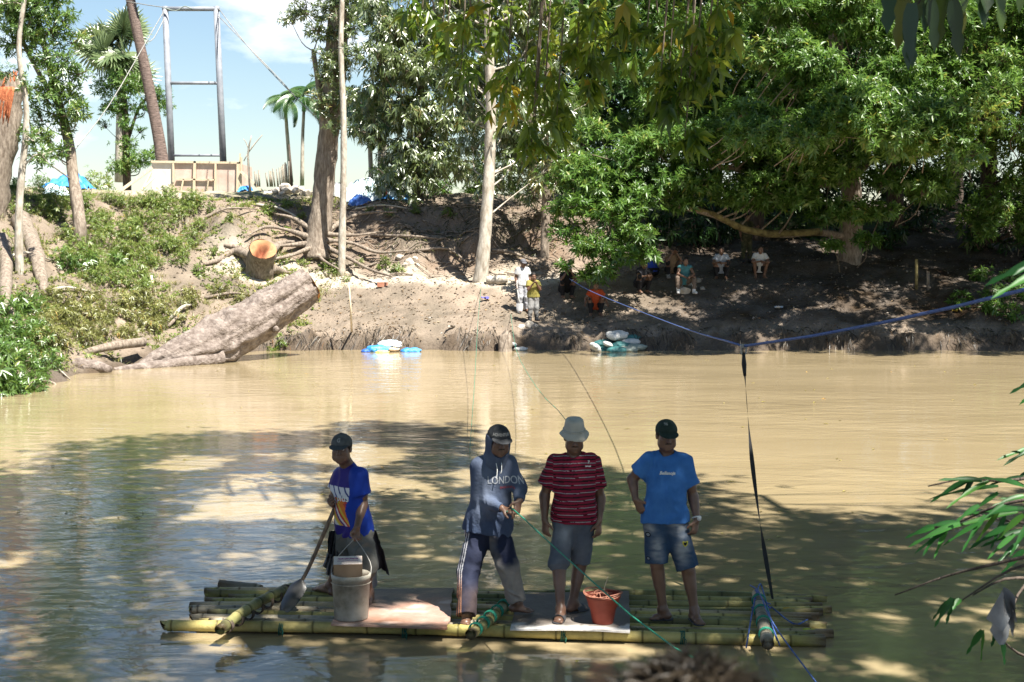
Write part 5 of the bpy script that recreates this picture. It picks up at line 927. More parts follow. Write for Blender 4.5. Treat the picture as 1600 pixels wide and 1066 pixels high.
for k, (q, r0, lb) in enumerate([([(60, 468), (100, 460), (150, 462)], .05, 'pale stripped branch lying across the shrubs low on the bank'), ([(130, 495), (150, 485), (165, 475)], .06, 'short pale branch stub sticking out of the shrubs'), ([(0, 410), (40, 405), (80, 412)], .04, 'thin branch lying beside the thick brown root'), ([(110, 365), (150, 362), (190, 372)], .05, 'dark fallen branch on the upper bank among the shrubs'), ([(265, 505), (285, 490), (300, 482)], .06, 'split pale slab of wood above the felled log'), ([(262, 515), (280, 505), (292, 498)], .05, 'second split slab of wood above the felled log'), ([(30, 580), (70, 575), (110, 598)], .03, 'bare twig reaching into the water at the bank edge'), ([(60, 600), (85, 612), (95, 622)], .03, 'broken stick standing in the water at the bank edge'), ([(320, 345), (355, 335), (400, 330)], .04, 'long root stick across the upper slope behind the stump'), ([(400, 322), (440, 335), (480, 352)], .045, 'pale pole lying down the slope towards the thick grey trunk'), ([(320, 470), (360, 468), (400, 466)], .05, 'brown branch half buried along the pale sand behind the log'), ([(555, 330), (600, 330), (650, 332)], .035, 'thin pole lying along the bank top below the sheets'), ([(580, 372), (640, 380), (690, 378)], .05, 'bare root on the eroded bank right of the thin stem'), ([(650, 395), (700, 400), (735, 420)], .05, 'bare root on the eroded bank beside the pale trunk'), ([(770, 395), (800, 405), (835, 412)], .06, 'root lying across the dark bank behind the standing men')]):
    L = [hit(a, b) + V(0, 0, .05) for a, b in q]; L[1] = L[1] + V(0, 0, .12); stick('fallen_branch', lb, 'branch', L, [r0, r0 * .9, r0 * .5], [BARK_PALE, BARK][k % 2 if k < 8 else (k in (9, 11)) ^ 1])
stick('mooring_pole', 'slim pale pole standing in the water below the sandy ledge', 'pole', [G(550, 552, -.3), P(549, 500, 39.4), P(545, 442, 39.4)], [.035, .03, .025], TIMBER)
stick('measuring_stick', 'short whitish stick standing on the bank above the felled log', 'stick', [hit(240, 462), hit(240, 462) + V(-.05, 0, .55)], [.04, .035], TIMBER)
stick('wooden_post', 'taller pale post standing in the shaded slope of the clearing', 'post', [hit(1432, 452) - V(0, 0, .2), P(1432, 405, hit(1432, 452)[1])], [.05, .045], BARK_LIMB)
stick('wooden_post', 'shorter greenish post beside the taller one in the clearing', 'post', [hit(1450, 453) - V(0, 0, .2), P(1450, 424, hit(1450, 453)[1])], [.045, .045], BARK)
q = hit(775, 445); stick('pale_log', 'short pale log lying beside the foot of the pale trunk', 'log', [q + V(-.3, 0, .12), q + V(.05, .02, .13), q + V(.34, 0, .16)], [.12, .13, .11], BARK_PALE, n=12)
q = hit(598, 448); m = MB(); m.box(q + V(0, 0, .06), (.32, .15, .14)); solo('brick', m, M('brick_clay', (.35, .14, .08), (.45, .22, .15)), q, 'reddish brick lying on the pale sand', 'brick', smooth=False)
for x, y, c, lb in [(758, 469, (.10, .10, .5), 'crumpled violet scrap on the earth slope below the pale trunk'), (1217, 483, (.7, .72, .75), 'white scrap of paper on the shaded slope'), (705, 512, (.6, .58, .54), 'whitish scrap low on the earth slope'), (1495, 490, (.5, .35, .06), 'yellow leaf scrap near the water under the wood')]:
    q = hit(x, y); u = np.linspace(-1, 1, 7); A, B = np.meshgrid(u, u, indexing='ij'); g = np.stack([q[0] + A * .12, q[1] + B * .1, q[2] + .05 + .05 * vnoise(np.stack([A*2 + x, B*2, 0*A], -1))], -1); m = MB(); m.sheet(g); solo('litter_scrap', m, M('scrap_' + lb.split()[1], c), q, lb, 'litter')
# ---------------------------------------------------------------- shrubs of the left bank
def bank(lst, lb, grp, mat, leaf, r0, n, hang=.1):
    pr = []
    for i, (x, y) in enumerate(lst):
        h = hit(x, y); r = r0 * rng.uniform(.75, 1.25)
        if len(pr) < 4: pr.append((shrub('bank_shrub', lb, h, r, n, leaf, mat, grp, hang=hang), r))
        else: dup(pr[i % 4][0], (h[0], h[1], gz(h[0], h[1])), (0, 0, rng.uniform(0, 6.28)), r / pr[i % 4][1], lb, grp)
bank([(x + rng.uniform(-14, 14), y + rng.uniform(-9, 9)) for y, xs_ in ((330, range(30, 330, 38)), (358, range(90, 330, 36)), (386, range(120, 310, 38)), (412, range(120, 280, 38)), (438, range(140, 250, 38)), (318, range(20, 330, 36)), (345, range(100, 330, 34)), (372, range(110, 320, 36)), (400, range(120, 310, 36)), (425, range(130, 260, 36)), (450, range(150, 240, 36))) for x in xs_], 'light green leafy shrub growing on the sunlit slope below the formwork', 'shrubs on the sunlit slope', L_BUSH, .10, .37, 85)
bank([(x + rng.uniform(-12, 12), y + rng.uniform(-9, 9)) for y, xs_ in ((488, range(80, 310, 36)), (510, range(70, 270, 36)), (532, range(60, 230, 36)), (478, range(90, 320, 34)), (500, range(70, 290, 34)), (522, range(60, 250, 34)), (545, range(60, 130, 34)), (465, range(300, 370, 34))) for x in xs_], 'wilting yellow green cut brush heaped above the felled log', 'brush heaped above the felled log', L_OLIVE, .10, .32, 70, hang=.3)
bank([(x + rng.uniform(-8, 8), y + rng.uniform(-6, 6)) for y, xs_ in ((300, range(0, 100, 30)), (490, range(0, 60, 28)), (520, range(0, 70, 28)), (550, range(0, 80, 28)), (575, range(0, 90, 28)), (600, range(0, 80, 28)), (622, range(0, 60, 28)), (420, range(100, 190, 40))) for x in xs_], 'fresh green broad leaved bush at the foot of the left bank', 'fresh bushes at the foot of the bank', L_ROUND, .15, .38, 60)
bank([(330, 330), (360, 345), (300, 385), (335, 400), (310, 430), (420, 335), (450, 325), (470, 345), (505, 420), (525, 428), (470, 415), (560, 415), (600, 418), (620, 428), (580, 335), (610, 340), (650, 335), (700, 338), (540, 440), (435, 410), (425, 560), (440, 545)], 'small scruffy plant on the bare bank around the stump and roots', 'small plants on the bare bank', L_BUSH, .11, .22, 30)
bank([(1560, 470), (1545, 488), (1580, 500), (1530, 440), (1575, 440), (1600, 470), (1500, 480)], 'low green plant at the water edge under the end of the wood', 'plants under the end of the wood', L_MANGO, .2, .35, 40, hang=.2)
gc = MB(); x = rng.uniform(-19, -4.6, 9000); y = rng.uniform(27, 51, 9000); d = seg_dist(x, y); nn = fbm(np.stack([x, y, 0*x], 1) * .7, 3); k = (d > .4) & (d < 9.5) & (nn > -.25) & (x < -5.8 + .0 * y); x, y = x[k][:4200], y[k][:4200]; base = np.stack([x, y, hgt(x, y)], 1)
for i in range(6): a = rng.uniform(0, 6.28, len(x)); gc.leaves(base + rng.normal(0, .06, base.shape) * V(1, 1, 0), np.stack([np.cos(a), np.sin(a), rng.uniform(.3, 1.6, len(x))], 1), np.stack([-np.cos(a), -np.sin(a), 1 + 0*a], 1), rng.uniform(.10, .26, len(x)), rng.uniform(.03, .07, len(x)), droop=.3)
solo('ground_cover', gc, L_BUSH, (-10, 38, 0), 'low weeds and creepers covering the left part of the far bank', 'weeds', kind='stuff')

gr = MB(); n = 5200; x = rng.uniform(-17, -5.2, n); y = rng.uniform(27, 51, n); d = seg_dist(x, y); nn = fbm(np.stack([x, y, 0*x], 1) * .9 + 30, 3); k = (d > .3) & (d < 9.8) & (nn > -.1); b = np.stack([x[k], y[k], hgt(x[k], y[k]) - .01], 1)
for i in range(7): a = rng.uniform(0, 6.28, len(b)); gr.leaves(b + rng.normal(0, .05, b.shape) * V(1, 1, 0), np.stack([np.cos(a) * .5, np.sin(a) * .5, rng.uniform(.6, 1.4, len(b))], 1), np.stack([-np.cos(a), -np.sin(a), .3 + 0*a], 1), rng.uniform(.12, .38, len(b)), rng.uniform(.010, .02, len(b)), droop=.35)
solo('grass', gr, L_OLIVE, (-10, 38, 0), 'dry and green grass tufts between the shrubs of the far bank', 'grass', kind='stuff')
fr = MB(); x = rng.uniform(-7.6, 20, 9000); y = np.interp(x, WX, WY) + rng.uniform(-.1, .75, 9000); z = hgt(x, y); d = seg_dist(x, y); nn = fbm(np.stack([x * 1.3, 0*x, 0*x], 1), 3); k = (z > .12) & (z < .62) & (nn > -.15); b = np.stack([x, y, z + .03], 1)[k][:2600]; a = rng.uniform(0, 6.28, len(b))
fr.leaves(b, np.stack([np.cos(a) * .35, -.5 + .3 * np.sin(a), rng.uniform(-1.2, .2, len(b))], 1), np.stack([0*a, -1 + 0*a, .2 + 0*a], 1), rng.uniform(.12, .42, len(b)), rng.uniform(.010, .03, len(b)), droop=.5)
solo('hanging_rootlets', fr, ML('hollow_shade_fringe', (.015, .012, .009), (.05, .04, .028), (.14, .11, .07), trans=.05, gloss=.03), (0, 39.5, 0), 'dark rootlets and dry stalks hanging over the undercut waterline of the bank', 'rootlets', kind='stuff')  # dark fringe added; its tone paints the shaded hollows of the bank
# ================================================================ people
SKIN = M('brown_skin', (.13, .068, .043), (.18, .10, .066), scale=7, rough=.42, spec=.5)
HAIR = M('black_hair', (.008, .007, .006), (.018, .015, .013), scale=40, rough=.6)
EYE = M('eyeball', (.42, .38, .34), (.5, .46, .42), rough=.3, spec=.5)
IRIS = M('dark_iris', (.012, .008, .006), (.02, .013, .01), rough=.25, spec=.5)
def frame(f, u=(0, 0, 1)):
    f = nrm(np.asarray(f, float)); u = np.asarray(u, float); u = nrm(u - f * np.dot(u, f)); return f, u, np.cross(f, u)   # facing, up, side (image left when facing the camera is -x -> side points to +x for f=-y)
def sdf_head(s, c, f, u, sc=1.):
    f, u, r = frame(f, u); Rm = np.stack([r, f, u], 1)
    E = lambda o, rad, k=.02, op='u': s.ell(c + sc * (r * o[0] + f * o[1] + u * o[2]), np.array(rad) * sc, R=Rm, k=k, op=op)
    E((0, -.008, .035), (.073, .092, .080)); E((0, .022, -.030), (.060, .066, .070), .03); E((0, .050, -.072), (.040, .040, .036), .03); E((0, .072, -.092), (.020, .018, .017), .02)
    for q in (-1, 1):
        E((q * .042, .058, -.018), (.022, .022, .022), .02); E((q * .050, .03, -.06), (.022, .04, .028), .025)
    E((0, .078, .030), (.050, .016, .011), .012)
    for q in (-1, 1): E((q * .031, .094, .010), (.019, .016, .012), .010, 's')
    A = c + sc * (f * .088 + u * .014); B = c + sc * (f * .108 - u * .024); s.cap(A, B, .0075 * sc, .0125 * sc, k=.008)
    for q in (-1, 1): E((q * .014, .096, -.027), (.009, .010, .008), .006)
    E((0, .086, -.050), (.024, .011, .006), .006); E((0, .085, -.062), (.022, .011, .007), .006); E((0, .098, -.056), (.026, .008, .0022), .003, 's')
    for q in (-1, 1): E((q * .075, -.008, .002), (.010, .019, .032), .008); E((q * .083, .000, .002), (.006, .009, .018), .005, 's')
def sdf_hand(s, w, d, n, t, curl=.6, sc=1., spread=.011, thumb=.8):
    """wrist, finger direction, palm normal (the way fingers curl), thumb side"""
    d = nrm(d); n = nrm(n - d * np.dot(n, d)); t0 = np.cross(d, n); t = t0 if np.dot(t0, t) > 0 else -t0
    pc = w + d * .082 * sc
    s.cap(w + d * .012 * sc, pc, .029 * sc, .039 * sc, k=.012, flat=(n, .42)); s.cap(w + d * .02 * sc + t * .014 * sc, w + d * .055 * sc + t * .028 * sc + n * .008 * sc, .017 * sc, .013 * sc, k=.012)
    for i, (o, L, rr) in enumerate(((.029, .066, .0086), (.0098, .075, .0090), (-.0098, .070, .0086), (-.0285, .055, .0076))):
        a = pc + t * o * sc - d * .004; dd = nrm(d + t * (o * spread / .011 * 2.2)); ang = curl * (1 + .12 * i); p = a
        for j, fr in enumerate((.46, .31, .23)):
            ang2 = ang * (j + .55); v = dd * math.cos(ang2) + n * math.sin(ang2); q = p + v * L * fr * sc; s.cap(p, q, (rr - .0006 * j) * sc, (rr - .0008 * (j + 1)) * sc, k=.004); p = q
    a = w + d * .026 * sc + t * .026 * sc; v = nrm(d * .75 + t * thumb + n * .35); q = a + v * .040 * sc; s.cap(a, q, .0125 * sc, .0105 * sc, k=.008)
    v = nrm(d * 1.0 + t * thumb * .35 + n * .55); q2 = q + v * .033 * sc; s.cap(q, q2, .0102 * sc, .0082 * sc, k=.004); return pc
def sdf_foot(s, an, toe, bare=True, sc=1., flat=0.):
    """ankle joint and toe tip at sole level"""
    g = toe[2]; d = V(toe[0] - an[0], toe[1] - an[1], 0); L = np.linalg.norm(d); d = d / (L + 1e-9); sd = V(-d[1], d[0], 0); tb = toe - d * .045 * sc + V(0, 0, .018 * sc)
    heel = V(an[0], an[1], g) - d * .032 * sc + V(0, 0, .032 * sc); s.cap(an, heel, .036 * sc, .034 * sc, k=.02); s.cap(heel, tb, .032 * sc, .036 * sc, k=.02, flat=((0, 0, 1), .62)); s.cap(an + d * .01 - V(0, 0, .012), tb - d * .05 * sc + V(0, 0, .018), .034 * sc, .028 * sc, k=.03)
    for i, (o, l, rr) in enumerate(((.028, .046, .013), (.011, .044, .0095), (-.004, .040, .009), (-.017, .034, .0085), (-.029, .026, .008))):
        a = tb + sd * o * sc - V(0, 0, .008); s.cap(a - d * .01, a + d * l * sc - V(0, 0, .002), rr * sc, rr * .92 * sc, k=.006)
    s.plane(V(an[0], an[1], g), (0, 0, -1), near=.2)
def arm(s, sh, el, wr, sc=1., k=.02, inf=0.):
    s.cap(sh, el, .049 * sc + inf, .038 * sc + inf, k=k); s.cap(el, wr, .039 * sc + inf, .026 * sc + inf, k=k)
    if not inf: s.cap(el + (wr - el) * .12, el + (wr - el) * .45, .041 * sc, .034 * sc, k=.02); s.cap(sh + (el - sh) * .3, sh + (el - sh) * .7, .047 * sc, .043 * sc, k=.02)
def leg(s, hp, kn, an, back, sc=1.):
    s.cap(hp, kn, .080 * sc, .052 * sc); s.cap(kn, an, .050 * sc, .034 * sc); s.cap(kn + (an - kn) * .16 + back * .016, kn + (an - kn) * .46 + back * .014, .050 * sc, .041 * sc, k=.03); s.ell(kn - back * .012, (.046 * sc,) * 3, k=.02)
def wrk(amp, seed, stretch=(1, 1, .45), freq=9.):
    st = np.array(stretch) * freq
    def fn(p):
        q = p * st + seed * 3.7; w = fbm(q * .5, 2); return amp * (np.abs(vnoise(q + w[:, None] * V(1.3, .8, 1.6))) - .35) * 1.6 + amp * .35 * vnoise(q * 2.6)
    return fn
def text_on(txt, target, p0, right, up, out, size, mat, parent, name='lettering', thick=.003, shear=0., squeeze=1.):
    """letters laid on the cloth: every vertex dropped onto the surface of the garment"""
    cu = bpy.data.curves.new('t', 'FONT'); cu.body = txt; cu.size = size; cu.align_x = 'CENTER'; cu.align_y = 'CENTER'; cu.shear = shear; cu.resolution_u = 4; cu.extrude = 0; cu.offset = .0012
    ob = bpy.data.objects.new('t', cu); COL.objects.link(ob); dg = bpy.context.evaluated_depsgraph_get(); me = bpy.data.meshes.new_from_object(ob.evaluated_get(dg)); bpy.data.objects.remove(ob)
    import bmesh
    bm = bmesh.new(); bm.from_mesh(me); bmesh.ops.subdivide_edges(bm, edges=[e for e in bm.edges if e.calc_length() > size * .25], cuts=2)
    base = BASE[parent.name]; tm = target.data; bvh = BVHTree.FromPolygons([v.co.copy() for v in tm.vertices], [tuple(p.vertices) for p in tm.polygons])
    right, up, out = (nrm(np.asarray(q, float)) for q in (right, up, out))
    for v in bm.verts:
        q = p0 + right * v.co.x * squeeze + up * v.co.y + out * .3 - base; h = bvh.ray_cast(Vector(q), Vector(-out), .6); v.co = (h[0] if h[0] is not None else Vector(q - out * .3)) + Vector(out) * thick
    bm.to_mesh(me); bm.free(); me.materials.clear(); me.materials.append(mat); me.name = name
    o = bpy.data.objects.new(name, me); COL.objects.link(o); o.parent = parent; BASE[o.name] = base; return o
def eyes(c, f, u, par, sc=1.):
    f, u, r = frame(f, u)
    for q in (-1, 1):
        p = c + sc * (r * q * .031 + f * .0775 + u * .010); m = MB(); m.lathe([(.0113 * math.sin(a), -.0113 * math.cos(a)) for a in np.linspace(0, math.pi, 9)], p, axis=f, n=14); e = part('eye', m, EYE, par)
        m = MB(); m.lathe([(.0055, .0103), (.0052, .0112), (0, .0117)], p, axis=f, n=12); part('iris', m, IRIS, e)
def brows(c, f, u, par, sc=1., mous=False):
    f, u, r = frame(f, u); m = MB()
    for q in (-1, 1): m.tube([c + sc * (r * q * .014 + f * .094 + u * .030), c + sc * (r * q * .032 + f * .092 + u * .036), c + sc * (r * q * .05 + f * .080 + u * .030)], [.005, .0055, .003], n=6)
    if mous: m.tube([c + sc * (-r * .026 + f * .090 - u * .046), c + sc * (f * .099 - u * .039), c + sc * (r * .026 + f * .090 - u * .046)], [.003, .006, .003], n=6)
    part('eyebrows', m, HAIR, par)
def hair(c, f, u, par, cell=.006, low=-.02, big=.006):
    f, u, r = frame(f, u); Rm = np.stack([r, f, u], 1); s = SDF(); s.ell(c - f * .012 + u * .040, (.077 + big, .092 + big, .082 + big), R=Rm); s.plane(c + f * .070 + u * .055, nrm(f * 1.0 - u * .75)); s.plane(c + u * low, -u); s.ell(c + f * .075 - u * .015, (.058, .07, .085), R=Rm, op='s', k=.01)
    part('hair', s.build(cell, lambda p: .003 * vnoise(p * 130)), HAIR, par)
def cap_hat(c, f, u, par, mat, brim_mat=None, cell=.005, sc=1.):
    f, u, r = frame(f, u); Rm = np.stack([r, f, u], 1); s = SDF(); s.ell(c - f * .004 + u * .046, (.086 * sc, .104 * sc, .086 * sc), R=Rm, k=.01); s.plane(c + u * .036, nrm(-u - f * .06)); s.ell(c + u * .132, (.008, .008, .006), R=Rm, k=.006)
    h = part('cap', s.build(cell, lambda p: .0015 * vnoise(p * 60)), mat, par)
    s = SDF(); fb = nrm(f - u * .22); ub = np.cross(r, fb); ub = ub if np.dot(ub, u) > 0 else -ub; Rb = np.stack([r, fb, ub], 1); s.ell(c + f * .098 + u * .037, (.078 * sc, .082 * sc, .007), R=Rb, k=0); s.ell(c + f * .095 + u * .018, (.05, .1, .016), R=Rb, op='s', k=.01)
    part('brim', s.build(cell * .8), brim_mat or mat, h); return h
def bucket_hat(c, f, u, par, mat, cell=.005):
    f, u, r = frame(f, u); m = MB(); n = 48; a = np.arange(n + 1) * 2 * math.pi / n; prof = [(.001, .160), (.05, .159), (.072, .152), (.079, .138), (.087, .092), (.091, .070), (.094, .066), (.112, .050), (.130, .034), (.128, .030), (.108, .044), (.088, .058)]
    g = np.array([[c - f * .004 + (r * math.cos(t) * .92 + f * math.sin(t) * 1.08) * R_ + u * (z + (.010 * math.sin(2 * t + .5) + .007 * math.sin(5 * t)) * max(0, (R_ - .09) / .05) - .018 * max(0, math.sin(t)) * max(0, (R_ - .09) / .05)) for t in a] for R_, z in prof])
    g = g + (.003 * vnoise(g * 45))[..., None]; m.sheet(g[:, ::-1]); h = part('bucket_hat', m, mat, par); m = MB(); gg = np.array([c - f * .004 + (r * math.cos(t) * .92 + f * math.sin(t) * 1.08) * .0935 + u * .072 for t in a]); m.tube(gg, .006, n=6, smooth=1, cap=False); part('band', m, mat, h); return h
def torso(s, J, f, inf=0., k=.05, belly=.0, hem=None):
    """chest, waist and pelvis between the joints"""
    nb = J['neck']; sl, sr = J['shl'], J['shr']; hl, hr = J['hpl'], J['hpr']; dn = nrm((hl + hr) / 2 - nb) * .038; x0 = nrm(sr - sl); sl = sl + dn + x0 * .008; sr = sr + dn - x0 * .008; ms = (sl + sr) / 2; mh = (hl + hr) / 2; sw = np.linalg.norm(sr - sl); f = nrm(f); up = nrm(ms - mh)
    x = nrm(sr - sl); rr = sw * .255
    s.cap(sl + (x * .02), sr - (x * .02), .058 + inf, .058 + inf, k=k); s.cap(nb - up * .01, ms - up * .03, .055 + inf, .075 + inf, k=k)
    for q in (sl, sr): s.cap(nb - up * .012 - f * .01, q * .8 + ms * .2, .046 + inf, .05 + inf, k=.04)
    c1 = ms - up * .12; c2 = ms * .45 + mh * .55; c3 = mh
    for o in (-1, 1): s.cap(c1 + x * o * sw * .19 + f * .01, c2 + x * o * sw * .13 + f * (.008 + belly * .5), .105 + inf, .098 + inf, k=k, flat=(f, .92))
    s.cap(c2 + f * belly, c3 + f * belly * .5, .112 + inf, .118 + inf, k=k, flat=(f, .86))
    for o, h in ((-1, hl), (1, hr)): s.cap(c2 + x * o * sw * .13, h + x * o * .012 + up * .03, .098 + inf, .094 + inf, k=k, flat=(f, .95))
def jn(Y0, **kw): return {k: P(v[0], v[1], Y0 + (v[2] if len(v) > 2 else 0)) for k, v in kw.items()}
def lower(J):
    d = nrm((J['hpl'] + J['hpr']) / 2 - J['neck']) * .034; J['shl0'], J['shr0'] = J['shl'], J['shr']; x = nrm(J['shr'] - J['shl']); return {**J, 'shl': J['shl'] + d + x * .008, 'shr': J['shr'] + d - x * .008}
def person(label, base): return thing('person', label, 'person', base)
def skin_body(t, J, f, hf, hu, hands, toes, bare=True, cell=.005, legs=True, hk=1.):
    s = SDF(); back = -nrm(f); sdf_head(s, J['head'], hf, hu); f_, u_, r_ = frame(hf, hu)
    s.cap(J['head'] - u_ * .06 - f_ * .012, J['neck'], .053, .060, k=.03); torso(s, J, f, inf=-.030)
    K_ = lower(J); arm(s, K_['shl'], J['ell'], J['wrl']); arm(s, K_['shr'], J['elr'], J['wrr'])
    for w, (d, n, th, cu) in zip(('wrl', 'wrr'), hands): sdf_hand(s, J[w], np.asarray(d, float), np.asarray(n, float), np.asarray(th, float), cu, sc=hk)
    leg(s, J['hpl'], J['knl'], J['anl'], back); leg(s, J['hpr'], J['knr'], J['anr'], back)
    sdf_foot(s, J['anl'], toes[0], bare); sdf_foot(s, J['anr'], toes[1], bare)
    mb = s.build(cell); return part('body', mb, SKIN, t)
def tee(t, J, f, mat, hem, hemn, sleeve=.62, inf=.005, cell=.006, wr=.011, seed=1, col=None, long=False, belly=.01, sl_r=(.066, .080), name='shirt', neckcut=True):
    s = SDF(); s.k = .03; torso(s, J, f, inf=inf, k=.06, belly=belly)
    x = nrm(J['shr'] - J['shl']); up = nrm((J['shl'] + J['shr']) / 2 - (J['hpl'] + J['hpr']) / 2); mh = (J['hpl'] + J['hpr']) / 2
    for o in (-1, 1): s.cap(mh * .8 + (J['shl'] + J['shr']) / 2 * .2 + x * o * .064, mh - up * .10 + x * o * .070, .100 + inf, .103 + inf, k=.05, flat=(f, .95))
    if neckcut: s.ell(J['neck'] + up * .055 + nrm(f) * .022, (.066, .066, .075), op='s', k=.012)
    s.plane(hem, hemn, near=.5)
    J = lower(J)
    for a, b, w in (('shl', 'ell', 'wrl'), ('shr', 'elr', 'wrr')):
        if long: s.cap(J[a], J[b], .072, .058, k=.05); s.cap(J[b], J[w] + (J[b] - J[w]) * .06, .056, .040, k=.02, cut=True); s.cap(J[w] * .85 + J[b] * .15, J[w] + (J[b] - J[w]) * .02, .041, .038, k=.006, cut=True)
        else: s.cap(J[a], J[a] + (J[b] - J[a]) * sleeve, sl_r[0], sl_r[1], k=.05, cut=True)
    return part(name, s.build(cell, wrk(wr, seed)), mat, t, col=col)
def shorts(t, J, f, mat, wl, seed=2, cell=.006, lens=(.98, .98), r0=.105, r1=.098, col=None, wr=.005, name='shorts'):
    s = SDF(); s.k = .03; up = V(0, 0, 1); mh = (J['hpl'] + J['hpr']) / 2
    s.cap(J['hpl'] + up * .05, J['hpr'] + up * .05, .088, .088, k=.04, flat=(f, .92)); s.cap(J['hpl'], J['hpr'], .098, .098, k=.04, flat=(f, .95))
    for h, k, a, L in (('hpl', 'knl', 'anl', lens[0]), ('hpr', 'knr', 'anr', lens[1])):
        if L <= 1: s.cap(J[h], J[h] + (J[k] - J[h]) * L, r0, r1, k=.035, cut=True)
        else: s.cap(J[h], J[k], r0, r1, k=.035); s.cap(J[k], J[k] + (J[a] - J[k]) * (L - 1), r1, r1 * .98, k=.03, cut=True)
    s.plane(mh + up * .13, up, near=.4)
    return part(name, s.build(cell, wrk(wr, seed, (1, 1, .8))), mat, t, col=col)
def trousers(t, J, f, mat, r=(.105, .082, .072), seed=3, cell=.006, col=None, wr=.009, low=(.0, .0), name='trousers'):
    s = SDF(); s.k = .03; up = V(0, 0, 1); mh = (J['hpl'] + J['hpr']) / 2; s.cap(J['hpl'] + up * .05, J['hpr'] + up * .05, .112, .112, k=.04, flat=(f, .92))
    for h, k, a, l in (('hpl', 'knl', 'anl', low[0]), ('hpr', 'knr', 'anr', low[1])):
        s.cap(J[h], J[k], r[0], r[1], k=.03); s.cap(J[k], J[a] + nrm(J[a] - J[k]) * l, r[1], r[2], k=.03, cut=True)
    s.plane(mh + up * .13, up, near=.4)
    return part(name, s.build(cell, wrk(wr, seed, (1, 1, 1.1), 8)), mat, t, col=col)
def slide(t, an, toe, mat, strap=True):
    g = toe[2]; d = V(toe[0] - an[0], toe[1] - an[1], 0); d = nrm(d); sd = V(-d[1], d[0], 0); hl = V(an[0], an[1], g) - d * .075; s = SDF(); s.cap(hl + d * .03, toe - d * .03 + V(0, 0, 0), .037, .046, flat=((0, 0, 1), .3), k=.0); s.plane(V(*an[:2], g - .012), (0, 0, -1)); s.plane(V(*an[:2], g + .006), (0, 0, 1))
    so = part('sandal', s.build(.005), mat, t); m = MB(); c = toe - d * .085; an_ = np.linspace(0, math.pi, 13)
    if strap == 'wide':
        gq = np.array([[c + d * o + sd * math.cos(a) * .046 + V(0, 0, .002 + math.sin(a) * (.050 + .012 * (o < 0))) for a in an_] for o in (-.045, -.015, .015, .035)]); m.sheet(gq); m.sheet((gq * 1 + V(0, 0, -.003))[::-1])
    else: m.tube([c + sd * .042 - d * .02 + V(0, 0, .006), c + d * .02 + V(0, 0, .036), c + d * .05 + sd * .012 + V(0, 0, .012)], .006, n=6); m.tube([c - sd * .042 - d * .02 + V(0, 0, .006), c + d * .02 + V(0, 0, .036)], .006, n=6)
    part('strap', m, mat, so)
SG = DECK + .012
def toe_at(px, py, z): return G(px, py, z)
def ankle_for(px, py, toe, lift=.085, dy=0.):
    """ankle joint seen at (px, py), standing on the sole height of toe"""
    return G(px, py, toe[2] + lift)

# ---- man in the blue tee, hand on hip
Y0 = 11.12; J = jn(Y0, head=(1041, 681), neck=(1042, 711, .03), shl=(1013, 714, 0), shr=(1071, 716, 0), ell=(988, 748, .06), wrl=(993, 780, -.03), elr=(1083, 776, .03), wrr=(1089, 812, -.06), hpl=(1025, 815, 0), hpr=(1053, 816, 0), knl=(1026, 880, -.05), knr=(1075, 889, -.06))
tl, tr = G(1017, 967, SG), G(1095, 977, SG); J['anl'] = G(1036, 951, SG + .085) ; J['anr'] = G(1085, 953, SG + .085)
t = person('man in a plain blue tee shirt and ripped denim shorts, one hand on his hip', (J['anl'] + J['anr']) / 2 * V(1, 1, 0) + V(0, 0, SG)); f = V(.0, -1, 0); hf = V(.10, -1, -.12)
skin_body(t, J, f, hf, (0, 0, 1), [((.42, -.12, -.85), (.55, .7, .1), (.2, -.6, .6), .30), ((-.22, -.12, -1), (-.5, .5, 0), (-.3, -.9, 0), .5)], (tl, tr))
eyes(J['head'], hf, (0, 0, 1), t); brows(J['head'], hf, (0, 0, 1), t, mous=True); hair(J['head'], hf, (0, 0, 1), t)
hat = cap_hat(J['head'], hf, (0, 0, 1), t, M('dark_green_cap', (.010, .022, .018), (.022, .038, .03), scale=30, rough=.8))
T4 = tee(t, J, f, M('blue_cotton', (.030, .125, .36), (.045, .165, .44), scale=9, rough=.85, bump=.002, bscale=80), P(1040, 815, Y0), V(.03, 0, -1), seed=4, belly=.02)
def denim(p):
    n = fbm(p * 40, 2)[:, None] * .006; c = V(.022, .052, .105) + n
    for q, r_ in ((P(1027, 858, Y0 - .13), (.045, .09)), (P(1068, 862, Y0 - .15), (.05, .10)), (P(1060, 825, Y0 - .12), (.06, .05)), (P(1015, 828, Y0 - .12), (.04, .04))):
        k = np.clip(1.5 * np.exp(-((p[:, 0] - q[0]) / r_[0]) ** 2 - ((p[:, 2] - q[2]) / r_[1]) ** 2) * (.7 + .5 * fbm(p * V(14, 14, 45), 2)), 0, 1)[:, None] * (p[:, 1:2] < Y0); c = c * (1 - k) + V(.26, .27, .28) * k
    return np.clip(c, .005, 1)
SH4 = shorts(t, J, f, MA('faded_denim', bump=.003, bscale=120), .1, lens=(1.0, .98), seed=6, col=denim, r0=.098, r1=.090)
WHT = M('white_print', (.66, .66, .64), (.72, .72, .70)); YEL = M('yellow_patch', (.45, .42, .03), (.52, .46, .06)); DKP = M('black_print', (.01, .01, .012)); SIL = M('silver_metal', (.5, .5, .5), (.62, .62, .62), rough=.25, spec=.8)
text_on('Bellanoja', T4, P(1040, 736, Y0), (1, 0, 0), (0, 0, 1), (0, -1, 0), .034, WHT, t, shear=.35)
text_on('96', hat, P(1041, 663, Y0 - .1), (1, 0, 0), (0, 0, 1), (0, -1, .1), .03, M('grey_print', (.28, .28, .27)), t)
